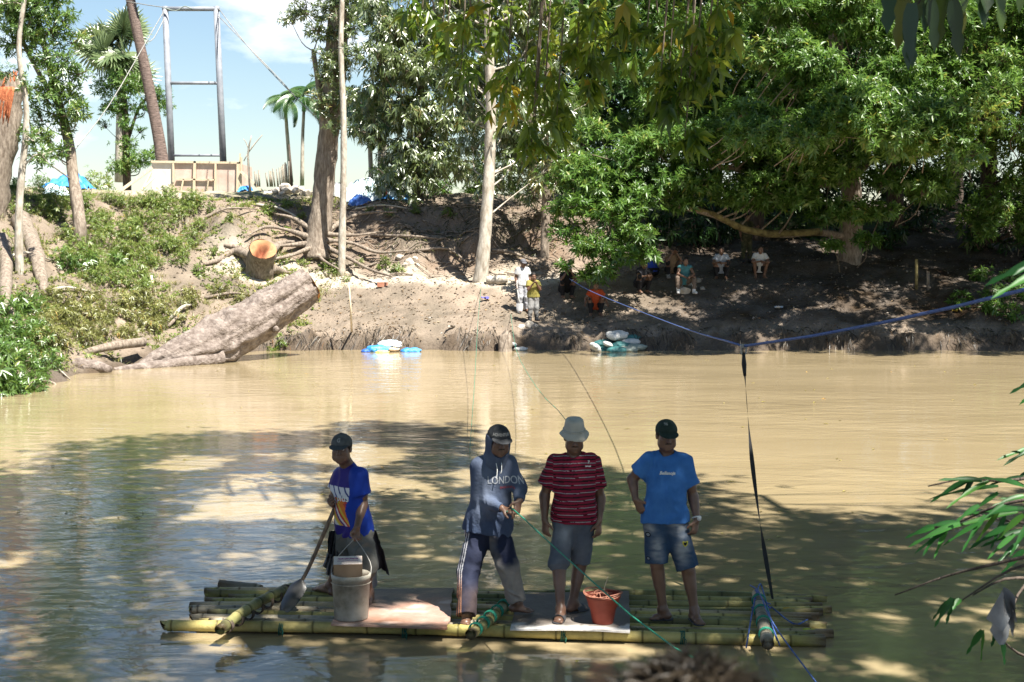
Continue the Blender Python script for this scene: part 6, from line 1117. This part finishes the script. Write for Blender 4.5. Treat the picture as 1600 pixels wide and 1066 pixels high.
def patch(target, p0, kind, w, mat, inner, t, out=(0, -1, 0)):
    m = MB(); a = np.linspace(0, 2 * math.pi, 17)[:-1]; base = BASE[t.name]
    pts = np.stack([np.cos(a), np.sin(a)], 1) if kind == 'disc' else np.array([(-1, 1), (0, .75), (1, 1), (1, 0), (.6, -.6), (0, -1.1), (-.6, -.6), (-1, 0)])
    tm = target.data; bvh = BVHTree.FromPolygons([v.co.copy() for v in tm.vertices], [tuple(p.vertices) for p in tm.polygons])
    def drop(x, z, th):
        q = p0 + V(x, -.4, z) - base; h = bvh.ray_cast(Vector(q), Vector((0, 1, 0)), 1.); return np.array(h[0] if h[0] is not None else Vector(q + V(0, .4, 0))) + base + V(0, -th, 0)
    for sc_, th, mm in ((1, .003, mat), (.62, .005, inner)):
        m = MB(); vv = [drop(0, 0, th)] + [drop(x * w * sc_, z * w * sc_, th) for x, z in pts]; n = len(pts); m.add(np.array(vv), np.array([(0, 1 + (i + 1) % n, 1 + i) for i in range(n)])); o = part('patch', m, mm, t)
patch(SH4, P(1068, 845, Y0), 'shield', .022, YEL, DKP, t); patch(SH4, P(1011, 832, Y0), 'disc', .020, DKP, M('pale_print', (.3, .33, .36)), t); patch(SH4, P(1011, 868, Y0), 'disc', .014, DKP, M('pale_print', (.3, .33, .36)), t)
m = MB(); w = J['wrr']; d = nrm(J['wrr'] - J['elr']); x_ = nrm(np.cross(d, V(0, 1, 0))); y_ = np.cross(d, x_); a = np.linspace(0, 6.2832, 25); m.tube(w + d * -.015 + np.outer(np.cos(a), x_) * .032 + np.outer(np.sin(a), y_) * .032, .007, n=6, smooth=1, cap=False); wa = part('wristwatch', m, SIL, t)
m = MB(); m.lathe([(0, .006), (.017, .006), (.019, 0), (.017, -.006)], w - d * .015 + nrm(V(.5, -1, 0)) * .036, axis=(.5, -1, 0), n=18); part('watch_face', m, SIL, wa)
FLOP = M('dark_rubber', (.03, .03, .034), (.06, .06, .065), rough=.7)
slide(t, J['anl'], tl, FLOP); slide(t, J['anr'], tr, FLOP)

# ---- man in the striped polo and bucket hat
Y0 = 11.25; J = jn(Y0, head=(897, 684), neck=(897, 713, .03), shl=(866, 717, 0), shr=(926, 716, 0), ell=(851, 774, .05), wrl=(851, 812, -.05), elr=(938, 778, .05), wrr=(936, 814, -.04), hpl=(884, 815, 0), hpr=(911, 815, 0), knl=(873, 880, -.08), knr=(907, 878, .05))
tl, tr = G(871, 974, SG + .022), G(916, 951, SG + .022); J['anl'] = G(876, 951, SG + .10); J['anr'] = G(895, 941, SG + .10)
t = person('man in a red and black striped polo shirt, grey shorts and a pale bucket hat', (J['anl'] + J['anr']) / 2 * V(1, 1, 0) + V(0, 0, SG)); f = V(.0, -1, 0); hf = V(.06, -1, -.22)
skin_body(t, J, f, hf, (0, -.12, 1), [((.05, -.15, -1), (.55, .45, 0), (.5, -.9, 0), .42), ((-.06, -.15, -1), (-.55, .45, 0), (-.5, -.9, 0), .42)], (tl, tr))
eyes(J['head'], hf, (0, 0, 1), t); brows(J['head'], hf, (0, 0, 1), t, mous=True); hair(J['head'], hf, (0, 0, 1), t); bucket_hat(J['head'], hf, (0, -.1, 1), t, M('pale_canvas', (.36, .345, .30), (.47, .45, .40), scale=8, rough=.9, bump=.003, bscale=60))
def polo(p):
    z = p[:, 2] + .012 * vnoise(p * 5) - .06 * np.abs(p[:, 0] - P(897, 750, Y0)[0]) * (np.abs(p[:, 0] - P(897, 750, Y0)[0]) > .17); k = (z / .029) % 1.0; kk = (z / .058) % 1.0; c = np.tile(V(.23, .012, .036), (len(p), 1)); b = (k > .62) ; c[b] = V(.010, .008, .010); w = (k > .76) & (k < .90) & (kk > .5); c[w] = V(.42, .38, .40); return c
T3 = tee(t, J, f, MA('striped_knit', bump=.002, bscale=90, grain=.2), P(897, 815, Y0), V(-.05, 0, -1), seed=9, col=polo, cell=.005, sleeve=.66, sl_r=(.068, .082), belly=.02)
m = MB(); nb = J['neck']
for q in (-1, 1):
    g = np.array([[nb + V(q * (.052 * math.cos(a) + o * .022), -.062 * math.sin(a) - o * .012 + .012, .030 - o * .042 - .040 * max(0, math.sin(a)) ** 2) for o in (0, .5, 1)] for a in np.linspace(-1.2, 1.45, 14)]); m.sheet(g if q > 0 else g[::-1]); m.sheet((g + V(0, 0, -.004))[::-1] if q > 0 else g + V(0, 0, -.004))
part('collar', m, M('dark_red_collar', (.13, .008, .022), (.18, .014, .03), scale=20), t)
text_on('7', T3, P(919, 720, Y0), (1, 0, 0), (0, 0, 1), (0, -1, 0), .03, WHT, t); text_on('casual', T3, P(918, 726, Y0), (1, 0, 0), (0, 0, 1), (0, -1, 0), .019, WHT, t)
gs = lambda p: np.clip(V(.085, .10, .125) + fbm(p * 5, 3)[:, None] * .02 + V(.16, .16, .16) * np.clip(.55 * np.exp(-((p[:, 0] - P(880, 830, Y0)[0]) / .07) ** 2 - ((p[:, 2] - P(880, 832, Y0)[2]) / .09) ** 2) * (1 + fbm(p * 9, 2)), 0, 1)[:, None], .01, 1)
shorts(t, J, f, MA('dusty_grey_cloth'), .1, lens=(1.05, 1.0), seed=12, r0=.098, r1=.080, wr=.007, col=gs)
SLD = M('grey_rubber', (.035, .036, .04), (.075, .075, .08), rough=.7)
slide(t, J['anl'], tl, SLD, 'wide'); slide(t, J['anr'], tr, SLD, 'wide')

# ---- hooded man hauling the green rope
Y0 = 11.2; J = jn(Y0, head=(779, 690, -.05), neck=(773, 718, .0), shl=(749, 724, .0), shr=(797, 722, .03), ell=(752, 777, -.02), wrl=(784, 794, -.19), elr=(811, 763, -.04), wrr=(812, 782, -.17), hpl=(748, 832, .05), hpr=(776, 830, .05), knl=(732, 893, -.03), knr=(793, 884, -.04))
tl, tr = G(725, 977, SG), G(832, 957, SG + .03); J['anl'] = G(729, 956, SG + .085); J['anr'] = G(808, 941, SG + .11)
t = person('man in a faded blue grey hoodie and muddy track trousers hauling the green rope', (J['anl'] + J['anr']) / 2 * V(1, 1, 0) + V(0, 0, SG)); f = nrm(V(.28, -1, 0)); hf = V(.30, -1, -.10)
hA_, hB_ = J['wrl'], J['wrr']
skin_body(t, J, f, hf, (.02, -.05, 1), [((1, -.35, -.25), (.2, .3, -1), (.1, -.7, .7), .85), ((-.25, -.5, -.8), (-.6, .75, .1), (-.7, -.6, .5), .85)], (tl, tr))
eyes(J['head'], hf, (0, 0, 1), t); brows(J['head'], hf, (0, 0, 1), t, mous=True)
HOOD = M('faded_blue_grey_fleece', (.050, .068, .115), (.105, .125, .175), scale=4.5, rough=.95, bump=.003, bscale=70)
def hoodcol(p):
    n = fbm(p * 3.5, 4)[:, None]; c = V(.058, .078, .130) + n * .018; k = np.clip(1.3 * np.exp(-((p[:, 2] - P(0, 770, Y0)[2]) / .2) ** 2) * np.exp(-((p[:, 0] - J['ell'][0]) / .10) ** 2) + .3 * n[:, 0], 0, 1)[:, None]; return np.clip(c + V(.055, .058, .062) * k, .01, 1)
T2 = tee(t, J, f, MA('faded_fleece', rough=.95, bump=.004, bscale=50), P(762, 835, Y0), V(-.16, 0, -1), inf=.016, seed=15, wr=.012, long=True, belly=.03, col=hoodcol, name='hoodie', neckcut=False)
f_, u_, r_ = frame(hf, (0, 0, 1)); Rm = np.stack([r_, f_, u_], 1); s = SDF(); c = J['head']; s.ell(c - f_ * .018 + u_ * .01, (.100, .112, .135), R=Rm, k=.02); s.cap(c - u_ * .09 - f_ * .02, J['neck'] - V(0, 0, .02), .092, .105, k=.04); s.ell(c + f_ * .085 - u_ * .015, (.070, .11, .105), R=Rm, op='s', k=.015); s.cap(c + f_ * .12 - u_ * .03, c + f_ * .02 - u_ * .02, .06, .062, op='s', k=.02); s.plane(c + u_ * .055, u_)
hd = part('hood', s.build(.005, wrk(.006, 21)), HOOD, t)
m = MB()
for q in (-1, 1): m.tube([J['neck'] + f_ * .118 + r_ * q * .022 + V(0, 0, .0), J['neck'] + f_ * .135 + r_ * q * .018 + V(0, 0, -.055), J['neck'] + f_ * .137 + r_ * (q * .018 + .01) + V(0, 0, -.11 - .03 * q)], .0035, n=5)
part('drawstring', m, WHT, hd)
hat = cap_hat(J['head'], hf, (0, 0, 1), t, M('washed_black_cap', (.020, .022, .026), (.042, .044, .048), scale=25, rough=.9), sc=1.06)
text_on('ADVENTURE', hat, J['head'] + f_ * .1 + u_ * .075, -r_, u_, f_, .030, M('grey_print', (.28, .28, .27)), t, squeeze=.8)
ctr = P(785, 746, Y0); text_on('LONDON', T2, ctr, -r_, (0, 0, 1), f_, .082, M('worn_white_print', (.28, .30, .34), (.42, .43, .46), scale=30), t, squeeze=.80); text_on('ENGLAND', T2, ctr + V(.01, 0, -.058), -r_, (0, 0, 1), f_, .024, M('worn_red_print', (.22, .05, .07), (.3, .1, .12)), t)
text_on('-----', T2, ctr + V(.0, 0, -.040), r_, (0, 0, 1), f_, .06, M('worn_red_print', (.22, .05, .07), (.3, .1, .12)), t, squeeze=.9) if False else None
def track(p):
    n = fbm(p * 4, 4); c = V(.016, .020, .042) + n[:, None] * .006; rl = p[:, 0] > P(765, 850, Y0)[0]; zz = p[:, 2]
    mud = np.clip((.2 + 1.0 * n + 1.3 * sst(P(0, 850, Y0)[2], P(0, 905, Y0)[2], zz) * sst(P(0, 950, Y0)[2] - .1, P(0, 925, Y0)[2], zz)) * rl, 0, 1)[:, None]; c = c * (1 - mud) + V(.23, .21, .19) * mud
    t_ = np.clip((J['hpl'][2] - zz) / (J['hpl'][2] - J['anl'][2]), 0, 1); ex = np.interp(t_, [0, .5, 1], [J['hpl'][0] - .108, J['knl'][0] - .085, J['anl'][0] - .075]); e = p[:, 0] - ex; st = (~rl) & (np.abs(e - .012) < .024) & (((e + .02) / .016) % 1 < .42); oc = sst(.45, .75, t_)[:, None]; c[st] = (V(.42, .42, .44) * (1 - oc) + V(.42, .20, .10) * oc)[st]
    du = np.clip(sst(.55, .95, t_) * (.5 + n) * ~rl, 0, .8)[:, None]; return np.clip(c * (1 - du) + V(.055, .038, .035) * du, .004, 1)
trousers(t, J, f, MA('muddy_track_cloth', rough=.85, bump=.002, bscale=60), r=(.105, .084, .074), seed=18, col=track, low=(.03, -.01), wr=.011)

# ---- man with the shovel and the pail
Y0 = 11.62; J = jn(Y0, head=(534, 702, -.05), neck=(543, 728, .02), shl=(531, 738, .10), shr=(563, 738, -.08), ell=(522, 778, .12), wrl=(522, 790, .02), elr=(567, 787, -.06), wrr=(558, 823, -.22), hpl=(545, 832, .06), hpr=(562, 832, -.02), knl=(532, 876, .16), knr=(568, 884, -.08))
tl, tr = G(494, 921, SG), G(572, 948, SG); J['anl'] = G(516, 914, SG + .085); J['anr'] = G(577, 925, SG + .085)
t = person('man in a royal blue printed jersey and grey cap holding the shovel and the pail', (J['anl'] + J['anr']) / 2 * V(1, 1, 0) + V(0, 0, SG)); f = nrm(V(-.62, -.85, 0)); hf = V(-.16, -1, -.02)
skin_body(t, J, f, hf, (0, 0, 1), [((-.25, -.75, .35), (.55, -.3, .6), (0, -.2, 1), .95), ((-.12, -.2, -1), (.35, -.4, .3), (-.8, -.5, 0), .95)], (tl, tr))
eyes(J['head'], hf, (0, 0, 1), t); brows(J['head'], hf, (0, 0, 1), t); hair(J['head'], hf, (0, 0, 1), t)
hat = cap_hat(J['head'], hf, (0, 0, 1), t, M('grey_cap', (.055, .06, .062), (.10, .105, .105), scale=25, rough=.9), M('dark_grey_brim', (.035, .04, .045), (.06, .065, .07), scale=25))
f_, u_, r_ = frame(hf, (0, 0, 1)); text_on('G', hat, J['head'] + f_ * .1 + u_ * .085, -r_, u_, f_, .040, M('pale_grey_print', (.3, .3, .3)), t)
def jersey(p):
    q = p - P(545, 780, Y0); u = q @ nrm(V(.85, -.62, 0)); z = q[:, 2]; c = np.tile(V(.010, .040, .30), (len(p), 1)) + fbm(p * 3, 2)[:, None] * .006
    front = (q @ f) > .01; body = u < .075 + .015 * np.sin(z * 20)
    pl = front & body; c[pl] = V(.026, .018, .17)                                 # purple yoke and hem
    dg = (z * .9 + u * 1.2 + .012 * np.sin(z * 30)); band = pl & (z < .11) & (z > -.21); pal = [V(.62, .62, .64), V(.62, .62, .64), V(.05, .05, .09), V(.5, .05, .04), V(.62, .17, .03), V(.62, .17, .03), V(.58, .42, .06), V(.5, .05, .04), V(.62, .62, .60), V(.12, .03, .18), V(.62, .30, .05), V(.58, .50, .10)]
    k = (np.floor((.13 - dg + .03 * (z > -.02)) / .030).astype(int)) % len(pal); pa = np.array(pal); c[band] = pa[k[band]]
    hi = band & (z > .02) & (z < .11); kk = (np.floor((dg * 1.0) / .022).astype(int)) % 4; pa2 = np.array([V(.62, .63, .66), V(.60, .60, .64), V(.03, .05, .20), V(.62, .62, .64)]); c[hi] = pa2[kk[hi]]
    return np.clip(c, .004, 1)
T1 = tee(t, J, f, MA('printed_jersey', rough=.6, bump=.0015, bscale=90, grain=.15), P(555, 836, Y0), V(.12, 0, -1), seed=23, wr=.008, cell=.005, col=jersey, sleeve=.60, belly=.02, sl_r=(.068, .080))
text_on('plus', T1, P(541, 777, Y0 - .05), nrm(V(.85, -.55, 0)), (0, 0, 1), nrm(V(-.5, -.85, 0)), .085, WHT, t, squeeze=.95)
m = MB(); a = np.linspace(-1.2, 1.5, 14); nb = J['neck']
shorts(t, J, f, M('dusty_grey_green_cloth', (.085, .088, .08), (.16, .16, .145), scale=6, rough=.95, bump=.003), .1, lens=(1.15, 1.1), seed=26, r0=.112, r1=.115, wr=.012)
def drape(top, bot, w0, w1, mat, seed, name='tied_jacket'):
    u = np.linspace(0, 1, 26)[:, None]; w = np.linspace(-1, 1, 30)[None, :]; c = top * (1-u[..., None]) + bot * u[..., None]; wd = (w0 * (1-u) + w1 * u); g = c + (w * wd)[..., None] * nrm(V(1, .25, 0)) + (.035 * np.sin(w * 9 + seed + u * 2) * (.3 + u))[..., None] * V(.15, 1, 0) + (.05 * np.sin(w * 2.3 + seed) * u ** 2)[..., None] * V(0, 0, 1); g = g + (.012 * fbm(g * 14 + seed, 2))[..., None]
    m = MB(); m.sheet(g); m.sheet((g + V(0, .006, 0))[::-1]); return part(name, m, mat, t)
BLKC = M('black_cloth', (.010, .011, .016), (.022, .024, .032), scale=9, rough=.9)
drape(P(572, 828, Y0 + .06), P(586, 898, Y0 + .10), .09, .13, BLKC, 1.); drape(P(524, 830, Y0 + .02), P(519, 878, Y0 + .02), .05, .05, BLKC, 2.)
drape(P(570, 868, Y0 + .02), P(570, 912, Y0 + .04), .10, .085, M('grey_lining', (.10, .11, .13), (.17, .18, .20), scale=8), 3., 'jacket_lining'); drape(P(516, 866, Y0 + .0), P(512, 892, Y0 + .02), .035, .04, M('grey_lining', (.10, .11, .13), (.17, .18, .20), scale=8), 4., 'jacket_lining')
# ================================================================ people on the far bank
CELL2 = .0095
def far(label, kind, base, face, top, bottom, H=1.58, bare_legs=False, hat=None, hands='knees', shoes=None, hairy=True, sleeve=.6, apart=.14, boots=None, long=False, collar=None):
    f = nrm(V(*face, 0)); x = np.cross(f, V(0, 0, 1)); x = -x      # x: image right for somebody facing the camera
    b = np.asarray(base, float); k = H / 1.62; up = V(0, 0, 1); J = {}
    p = lambda a, c, z: b + x * a * k + f * c * k + up * z * k
    if kind == 'stand':
        J.update(head=p(0, .03, 1.47), neck=p(0, 0, 1.325), shl=p(-.165, 0, 1.31), shr=p(.165, 0, 1.31), ell=p(-.215, -.04, 1.04), elr=p(.215, -.04, 1.04), wrl=p(-.225, .06, .82), wrr=p(.225, .06, .82), hpl=p(-.08, 0, .82), hpr=p(.08, 0, .82), knl=p(-.1, .03, .45), knr=p(.1, .03, .45), anl=p(-.11, -.02, .085), anr=p(.12, -.02, .085)); tl, tr = p(-.14, .17, 0), p(.15, .17, 0)
        if hands == 'mouth': J.update(ell=p(-.2, .12, 1.05), wrl=p(-.08, .22, 1.22), elr=p(.2, .12, 1.05), wrr=p(.06, .22, 1.24))
        if hands == 'folded': J.update(ell=p(-.2, .05, 1.06), wrl=p(.02, .19, 1.10), elr=p(.2, .05, 1.06), wrr=p(-.02, .2, 1.16))
        if hands == 'phone': J.update(elr=p(.23, .05, 1.07), wrr=p(.26, .22, 1.14))
    else:
        hz = {'squat': .24, 'sit': .34}[kind]; J.update(hpl=p(-.09, -.12, hz), hpr=p(.09, -.12, hz), knl=p(-apart - .06, .22, .50), knr=p(apart + .06, .22, .50), anl=p(-apart, .10, .085), anr=p(apart, .10, .085), shl=p(-.165, .10, hz + .50), shr=p(.165, .10, hz + .50), neck=p(0, .11, hz + .525), head=p(0, .17, hz + .655)); tl, tr = p(-apart - .03, .29, 0), p(apart + .03, .29, 0)
        if kind == 'sit': J['anl'] = p(-apart - .04, .28, .085); J['anr'] = p(apart + .04, .28, .085); tl, tr = p(-apart - .08, .46, 0), p(apart + .08, .46, 0)
        J.update(ell=p(-.25, .20, hz + .26), elr=p(.25, .20, hz + .26), wrl=p(-.06, .36, .52), wrr=p(.06, .36, .50))
        if hands == 'face': J.update(ell=p(-.24, .24, hz + .32), elr=p(.24, .24, hz + .32), wrl=p(-.07, .28, hz + .56), wrr=p(.07, .28, hz + .56))
        if hands == 'wide': J.update(ell=p(-.29, .12, hz + .27), elr=p(.29, .12, hz + .27), wrl=p(-.33, .28, hz + .12), wrr=p(.33, .28, hz + .12))
    J = {a: np.asarray(q) for a, q in J.items()}
    t = person(label, b); hf = nrm(f + V(0, 0, -.15)); dl = J['wrl'] - J['ell']; dr = J['wrr'] - J['elr']
    skin_body(t, J, f, hf, (0, 0, 1), [(dl, f + x, f - x * .2, .4), (dr, f - x, f + x * .2, .4)], (tl, tr), cell=CELL2)
    if hairy: hair(J['head'], hf, (0, 0, 1), t, cell=.010)
    if hat: cap_hat(J['head'], hf, (0, 0, 1), t, hat, cell=.009)
    mh = (J['hpl'] + J['hpr']) / 2; ud = nrm(mh - (J['shl'] + J['shr']) / 2)
    if top is not None: tee(t, J, f, top, mh + ud * .03, ud, cell=.010, seed=len(label), wr=.008, sleeve=sleeve, long=long)
    if bare_legs: shorts(t, J, f, bottom, .1, lens=(.85, .85), cell=.011)
    else: trousers(t, J, f, bottom, r=(.10, .078, .062), cell=.011, low=(-.06, -.06) if boots else (0, 0))
    if boots:
        s = SDF()
        for a_, k_, tp in (('anl', 'knl', tl), ('anr', 'knr', tr)):
            up_ = J[a_] + (J[k_] - J[a_]) * .62; s = SDF(); s.cap(J[a_], up_, .055, .066, cut=True); d = nrm((tp - J[a_]) * V(1, 1, 0)); s.cap(J[a_] - V(0, 0, .04), tp - d * .04 + V(0, 0, .04), .05, .046, k=.03); s.plane(tp, (0, 0, -1)); part('boot', s.build(.01), boots, t)
    return t, J
def cl(n, c, c2=None): return M(n, c, c2 or tuple(v * 1.5 for v in c), scale=7, rough=.9)
WT = cl('white_tee', (.40, .40, .40), (.54, .54, .54)); BK = cl('black_clothing', (.012, .012, .014)); GRYC = cl('grey_cap_cloth', (.09, .09, .10)); GRY = cl('pale_grey_trousers', (.30, .30, .33), (.42, .42, .44)); RUB = M('black_rubber', (.015, .016, .018), (.04, .04, .045), rough=.45)
cy = V(0, -1)
h = hit(817, 488); t, J = far('man in a white tee shirt and grey cap standing behind the boy', 'stand', h, (.35, -1), WT, GRY, 1.56, hat=GRYC, hands='down')
s2 = thing('shovel', 'white handled shovel held upright beside the man in the white tee shirt', 'shovel', hit(812, 492)); b_ = BASE[s2.name]; m = MB(); m.tube([b_ + V(.0, 0, .25), J['wrl'] + V(.01, -.04, -.03), J['wrl'] + V(.02, -.04, .12)], .018, n=7); part('handle', m, M('white_painted_wood', (.6, .6, .58), (.7, .7, .68)), s2); m = MB(); u = np.linspace(0, 1, 8)[:, None]; w_ = np.linspace(-1, 1, 7)[None, :]; g = b_ + np.stack([w_ * .10 * np.sqrt(np.clip(1 - u ** 3, 0, 1)), -.03 + .03 * w_ ** 2 + 0 * u, .30 - .30 * u + 0 * w_], -1); m.sheet(g); m.sheet((g + V(0, .006, 0))[::-1]); part('blade', m, M('worn_bright_steel', (.45, .46, .48), (.62, .62, .63), rough=.4, spec=.7), s2)
h = hit(833, 506) + V(0, 0, .06); YG = M('olive_yellow_shirt', (.14, .13, .035), (.30, .25, .06), scale=4, rough=.9); far('boy in an olive yellow shirt and black rubber boots standing on a rock', 'stand', h, (.25, -1), YG, cl('grey_patched_trousers', (.12, .11, .11), (.34, .34, .33)), 1.40, hands='mouth', boots=RUB, apart=.1)
h = hit(884, 466); far('squatting man in black with a blue and white cap beside the mango branch', 'squat', h, (.35, -1), BK, BK, 1.58, hat=cl('blue_white_cap', (.25, .35, .6), (.6, .65, .75)), hands='face')
h = hit(930, 494); far('man in a bright orange shirt squatting half hidden behind the lowest mango leaves', 'squat', h, (.05, -1), cl('orange_shirt', (.34, .045, .015), (.42, .08, .025)), BK, 1.58, hands='wide')
h = hit(1002, 458); far('man in dark clothes crouching at the edge of the mango leaves', 'squat', h, (.5, -.9), cl('dark_shirt', (.02, .02, .025)), BK, 1.55)
h = hit(1018, 437); far('man in a royal blue shirt and pale cap squatting with his back half turned', 'squat', h, (-.5, .9), cl('royal_blue_shirt', (.02, .05, .30)), BK, 1.6, hat=cl('pale_cap', (.3, .36, .42)))
h = hit(1049, 436); far('man in a tan shirt and dark cap squatting behind the one in the turquoise vest', 'squat', h, (.25, -1), cl('tan_shirt', (.17, .115, .07)), BK, 1.58, hat=cl('dark_brown_cap', (.03, .024, .02)), boots=cl('grey_boots', (.2, .2, .2)), hands='face')
h = hit(1069, 459); far('man in a turquoise sleeveless shirt and white boots seated on a stone', 'sit', h, (.1, -1), cl('turquoise_vest', (.04, .13, .15)), cl('brown_trousers', (.12, .09, .07)), 1.58, sleeve=.16, boots=cl('white_boots', (.55, .55, .55), (.68, .68, .68)), apart=.2)
q = h + V(0, .02, .1); o = dup(rocks.p[0], q, (0, 0, 1), 1.8, 'grey seat stone under the man in the turquoise vest'); o.data = o.data.copy(); o['group'] = ''; del o['group']
h = hit(1127, 436); far('squatting man in a dark vest with pale sleeves, alone in the middle of the clearing', 'squat', h, (-.2, -1), cl('pale_grey_shirt', (.30, .33, .40), (.42, .45, .5)), BK, 1.58); 
h = hit(1186, 436); far('bare legged man in a white tee shirt squatting with his arms on his knees', 'squat', h, (.05, -1), WT, BK, 1.6, bare_legs=True)
CAMO = M('camouflage_cloth', (.02, .03, .016), (.11, .10, .06), scale=9, c3=(.05, .055, .03), rough=.9); h = hit(1166, 412); far('man in camouflage clothes standing behind the crooked mango limb', 'stand', h, (.3, -1), CAMO, CAMO, 1.62, hands='phone', boots=RUB)
# ================================================================ the onlooker in front of the camera
ob = V(.165, 1.30, gz(.2, 1.3)); t = person('dark haired head of an onlooker right in front of the camera, out of focus', ob); hc = V(.165, 1.30, 2.578); f = V(.0, 1, 0)
s = SDF(); sdf_head(s, hc, f, (0, 0, 1)); nk = hc + V(0, -.02, -.145); s.cap(hc + V(0, -.01, -.06), nk, .055, .06, k=.03); z0 = ob[2]
J = dict(neck=nk, shl=nk + V(-.17, 0, -.03), shr=nk + V(.17, 0, -.03), hpl=nk + V(-.09, 0, -.52), hpr=nk + V(.09, 0, -.52)); torso(s, J, f); arm(s, J['shl'], nk + V(-.24, .02, -.32), nk + V(-.22, .2, -.46)); arm(s, J['shr'], nk + V(.24, .02, -.32), nk + V(.22, .2, -.46))
for q, w in ((-1, 'l'), (1, 'r')):
    sdf_hand(s, nk + V(q * .22, .2, -.46), V(0, .6, -.8), V(-q, 0, 0), V(-q * .3, 1, 0), .5); kn = V(nk[0] + q * .1, 1.30, (z0 + J['hpl'][2]) / 2); an = V(nk[0] + q * .11, 1.28, z0 + .085); leg(s, J['hp' + w], kn, an, V(0, -1, 0)); sdf_foot(s, an, V(an[0] + q * .02, 1.47, z0))
part('body', s.build(.009), SKIN, t)
J.update(ell=nk + V(-.24, .02, -.32), elr=nk + V(.24, .02, -.32), wrl=nk + V(-.22, .2, -.46), wrr=nk + V(.22, .2, -.46), knl=V(nk[0] - .1, 1.3, (z0 + J['hpl'][2]) / 2), knr=V(nk[0] + .1, 1.3, (z0 + J['hpl'][2]) / 2), anl=V(nk[0] - .11, 1.28, z0 + .085), anr=V(nk[0] + .11, 1.28, z0 + .085))
tee(t, J, f, cl('dark_olive_shirt', (.04, .045, .03)), (J['hpl'] + J['hpr']) / 2, V(0, 0, -1), cell=.01); trousers(t, J, f, BK, cell=.012)
hm = MB(); d = nrm(rng.normal(0, 1, (2600, 3))); d[:, 2] = np.abs(d[:, 2]) * .9 - .15; d = nrm(d); rt = hc + V(0, -.01, .03) + d * V(.082, .098, .090)
for r_, dd in zip(rt, d):
    if r_[1] > hc[1] + .055 and r_[2] < hc[2] + .06: continue
    fl = nrm(dd * .8 + V(0, -.2, -.25) + rng.normal(0, .35, 3)); hm.tube([r_ - dd * .006, r_ + fl * .014, r_ + nrm(fl + V(0, 0, -.5)) * .030], [.0022, .0018, .0006], n=3, cap=False, smooth=1)
cap_s = SDF(); cap_s.ell(hc + V(0, -.010, .032), (.083, .10, .092)); cap_s.plane(hc + V(0, .062, .05), nrm(V(0, 1, -.7))); cap_s.plane(hc + V(0, 0, -.03), V(0, 0, -1)); hp_ = part('hair', cap_s.build(.006), M('brown_black_hair', (.010, .008, .006), (.035, .026, .016), scale=18, rough=.5), t); part('loose_hair', hm, M('brown_flecked_hair', (.012, .009, .006), (.06, .042, .024), scale=14, rough=.45, spec=.5), hp_)  # loose strands vary from near black to brown
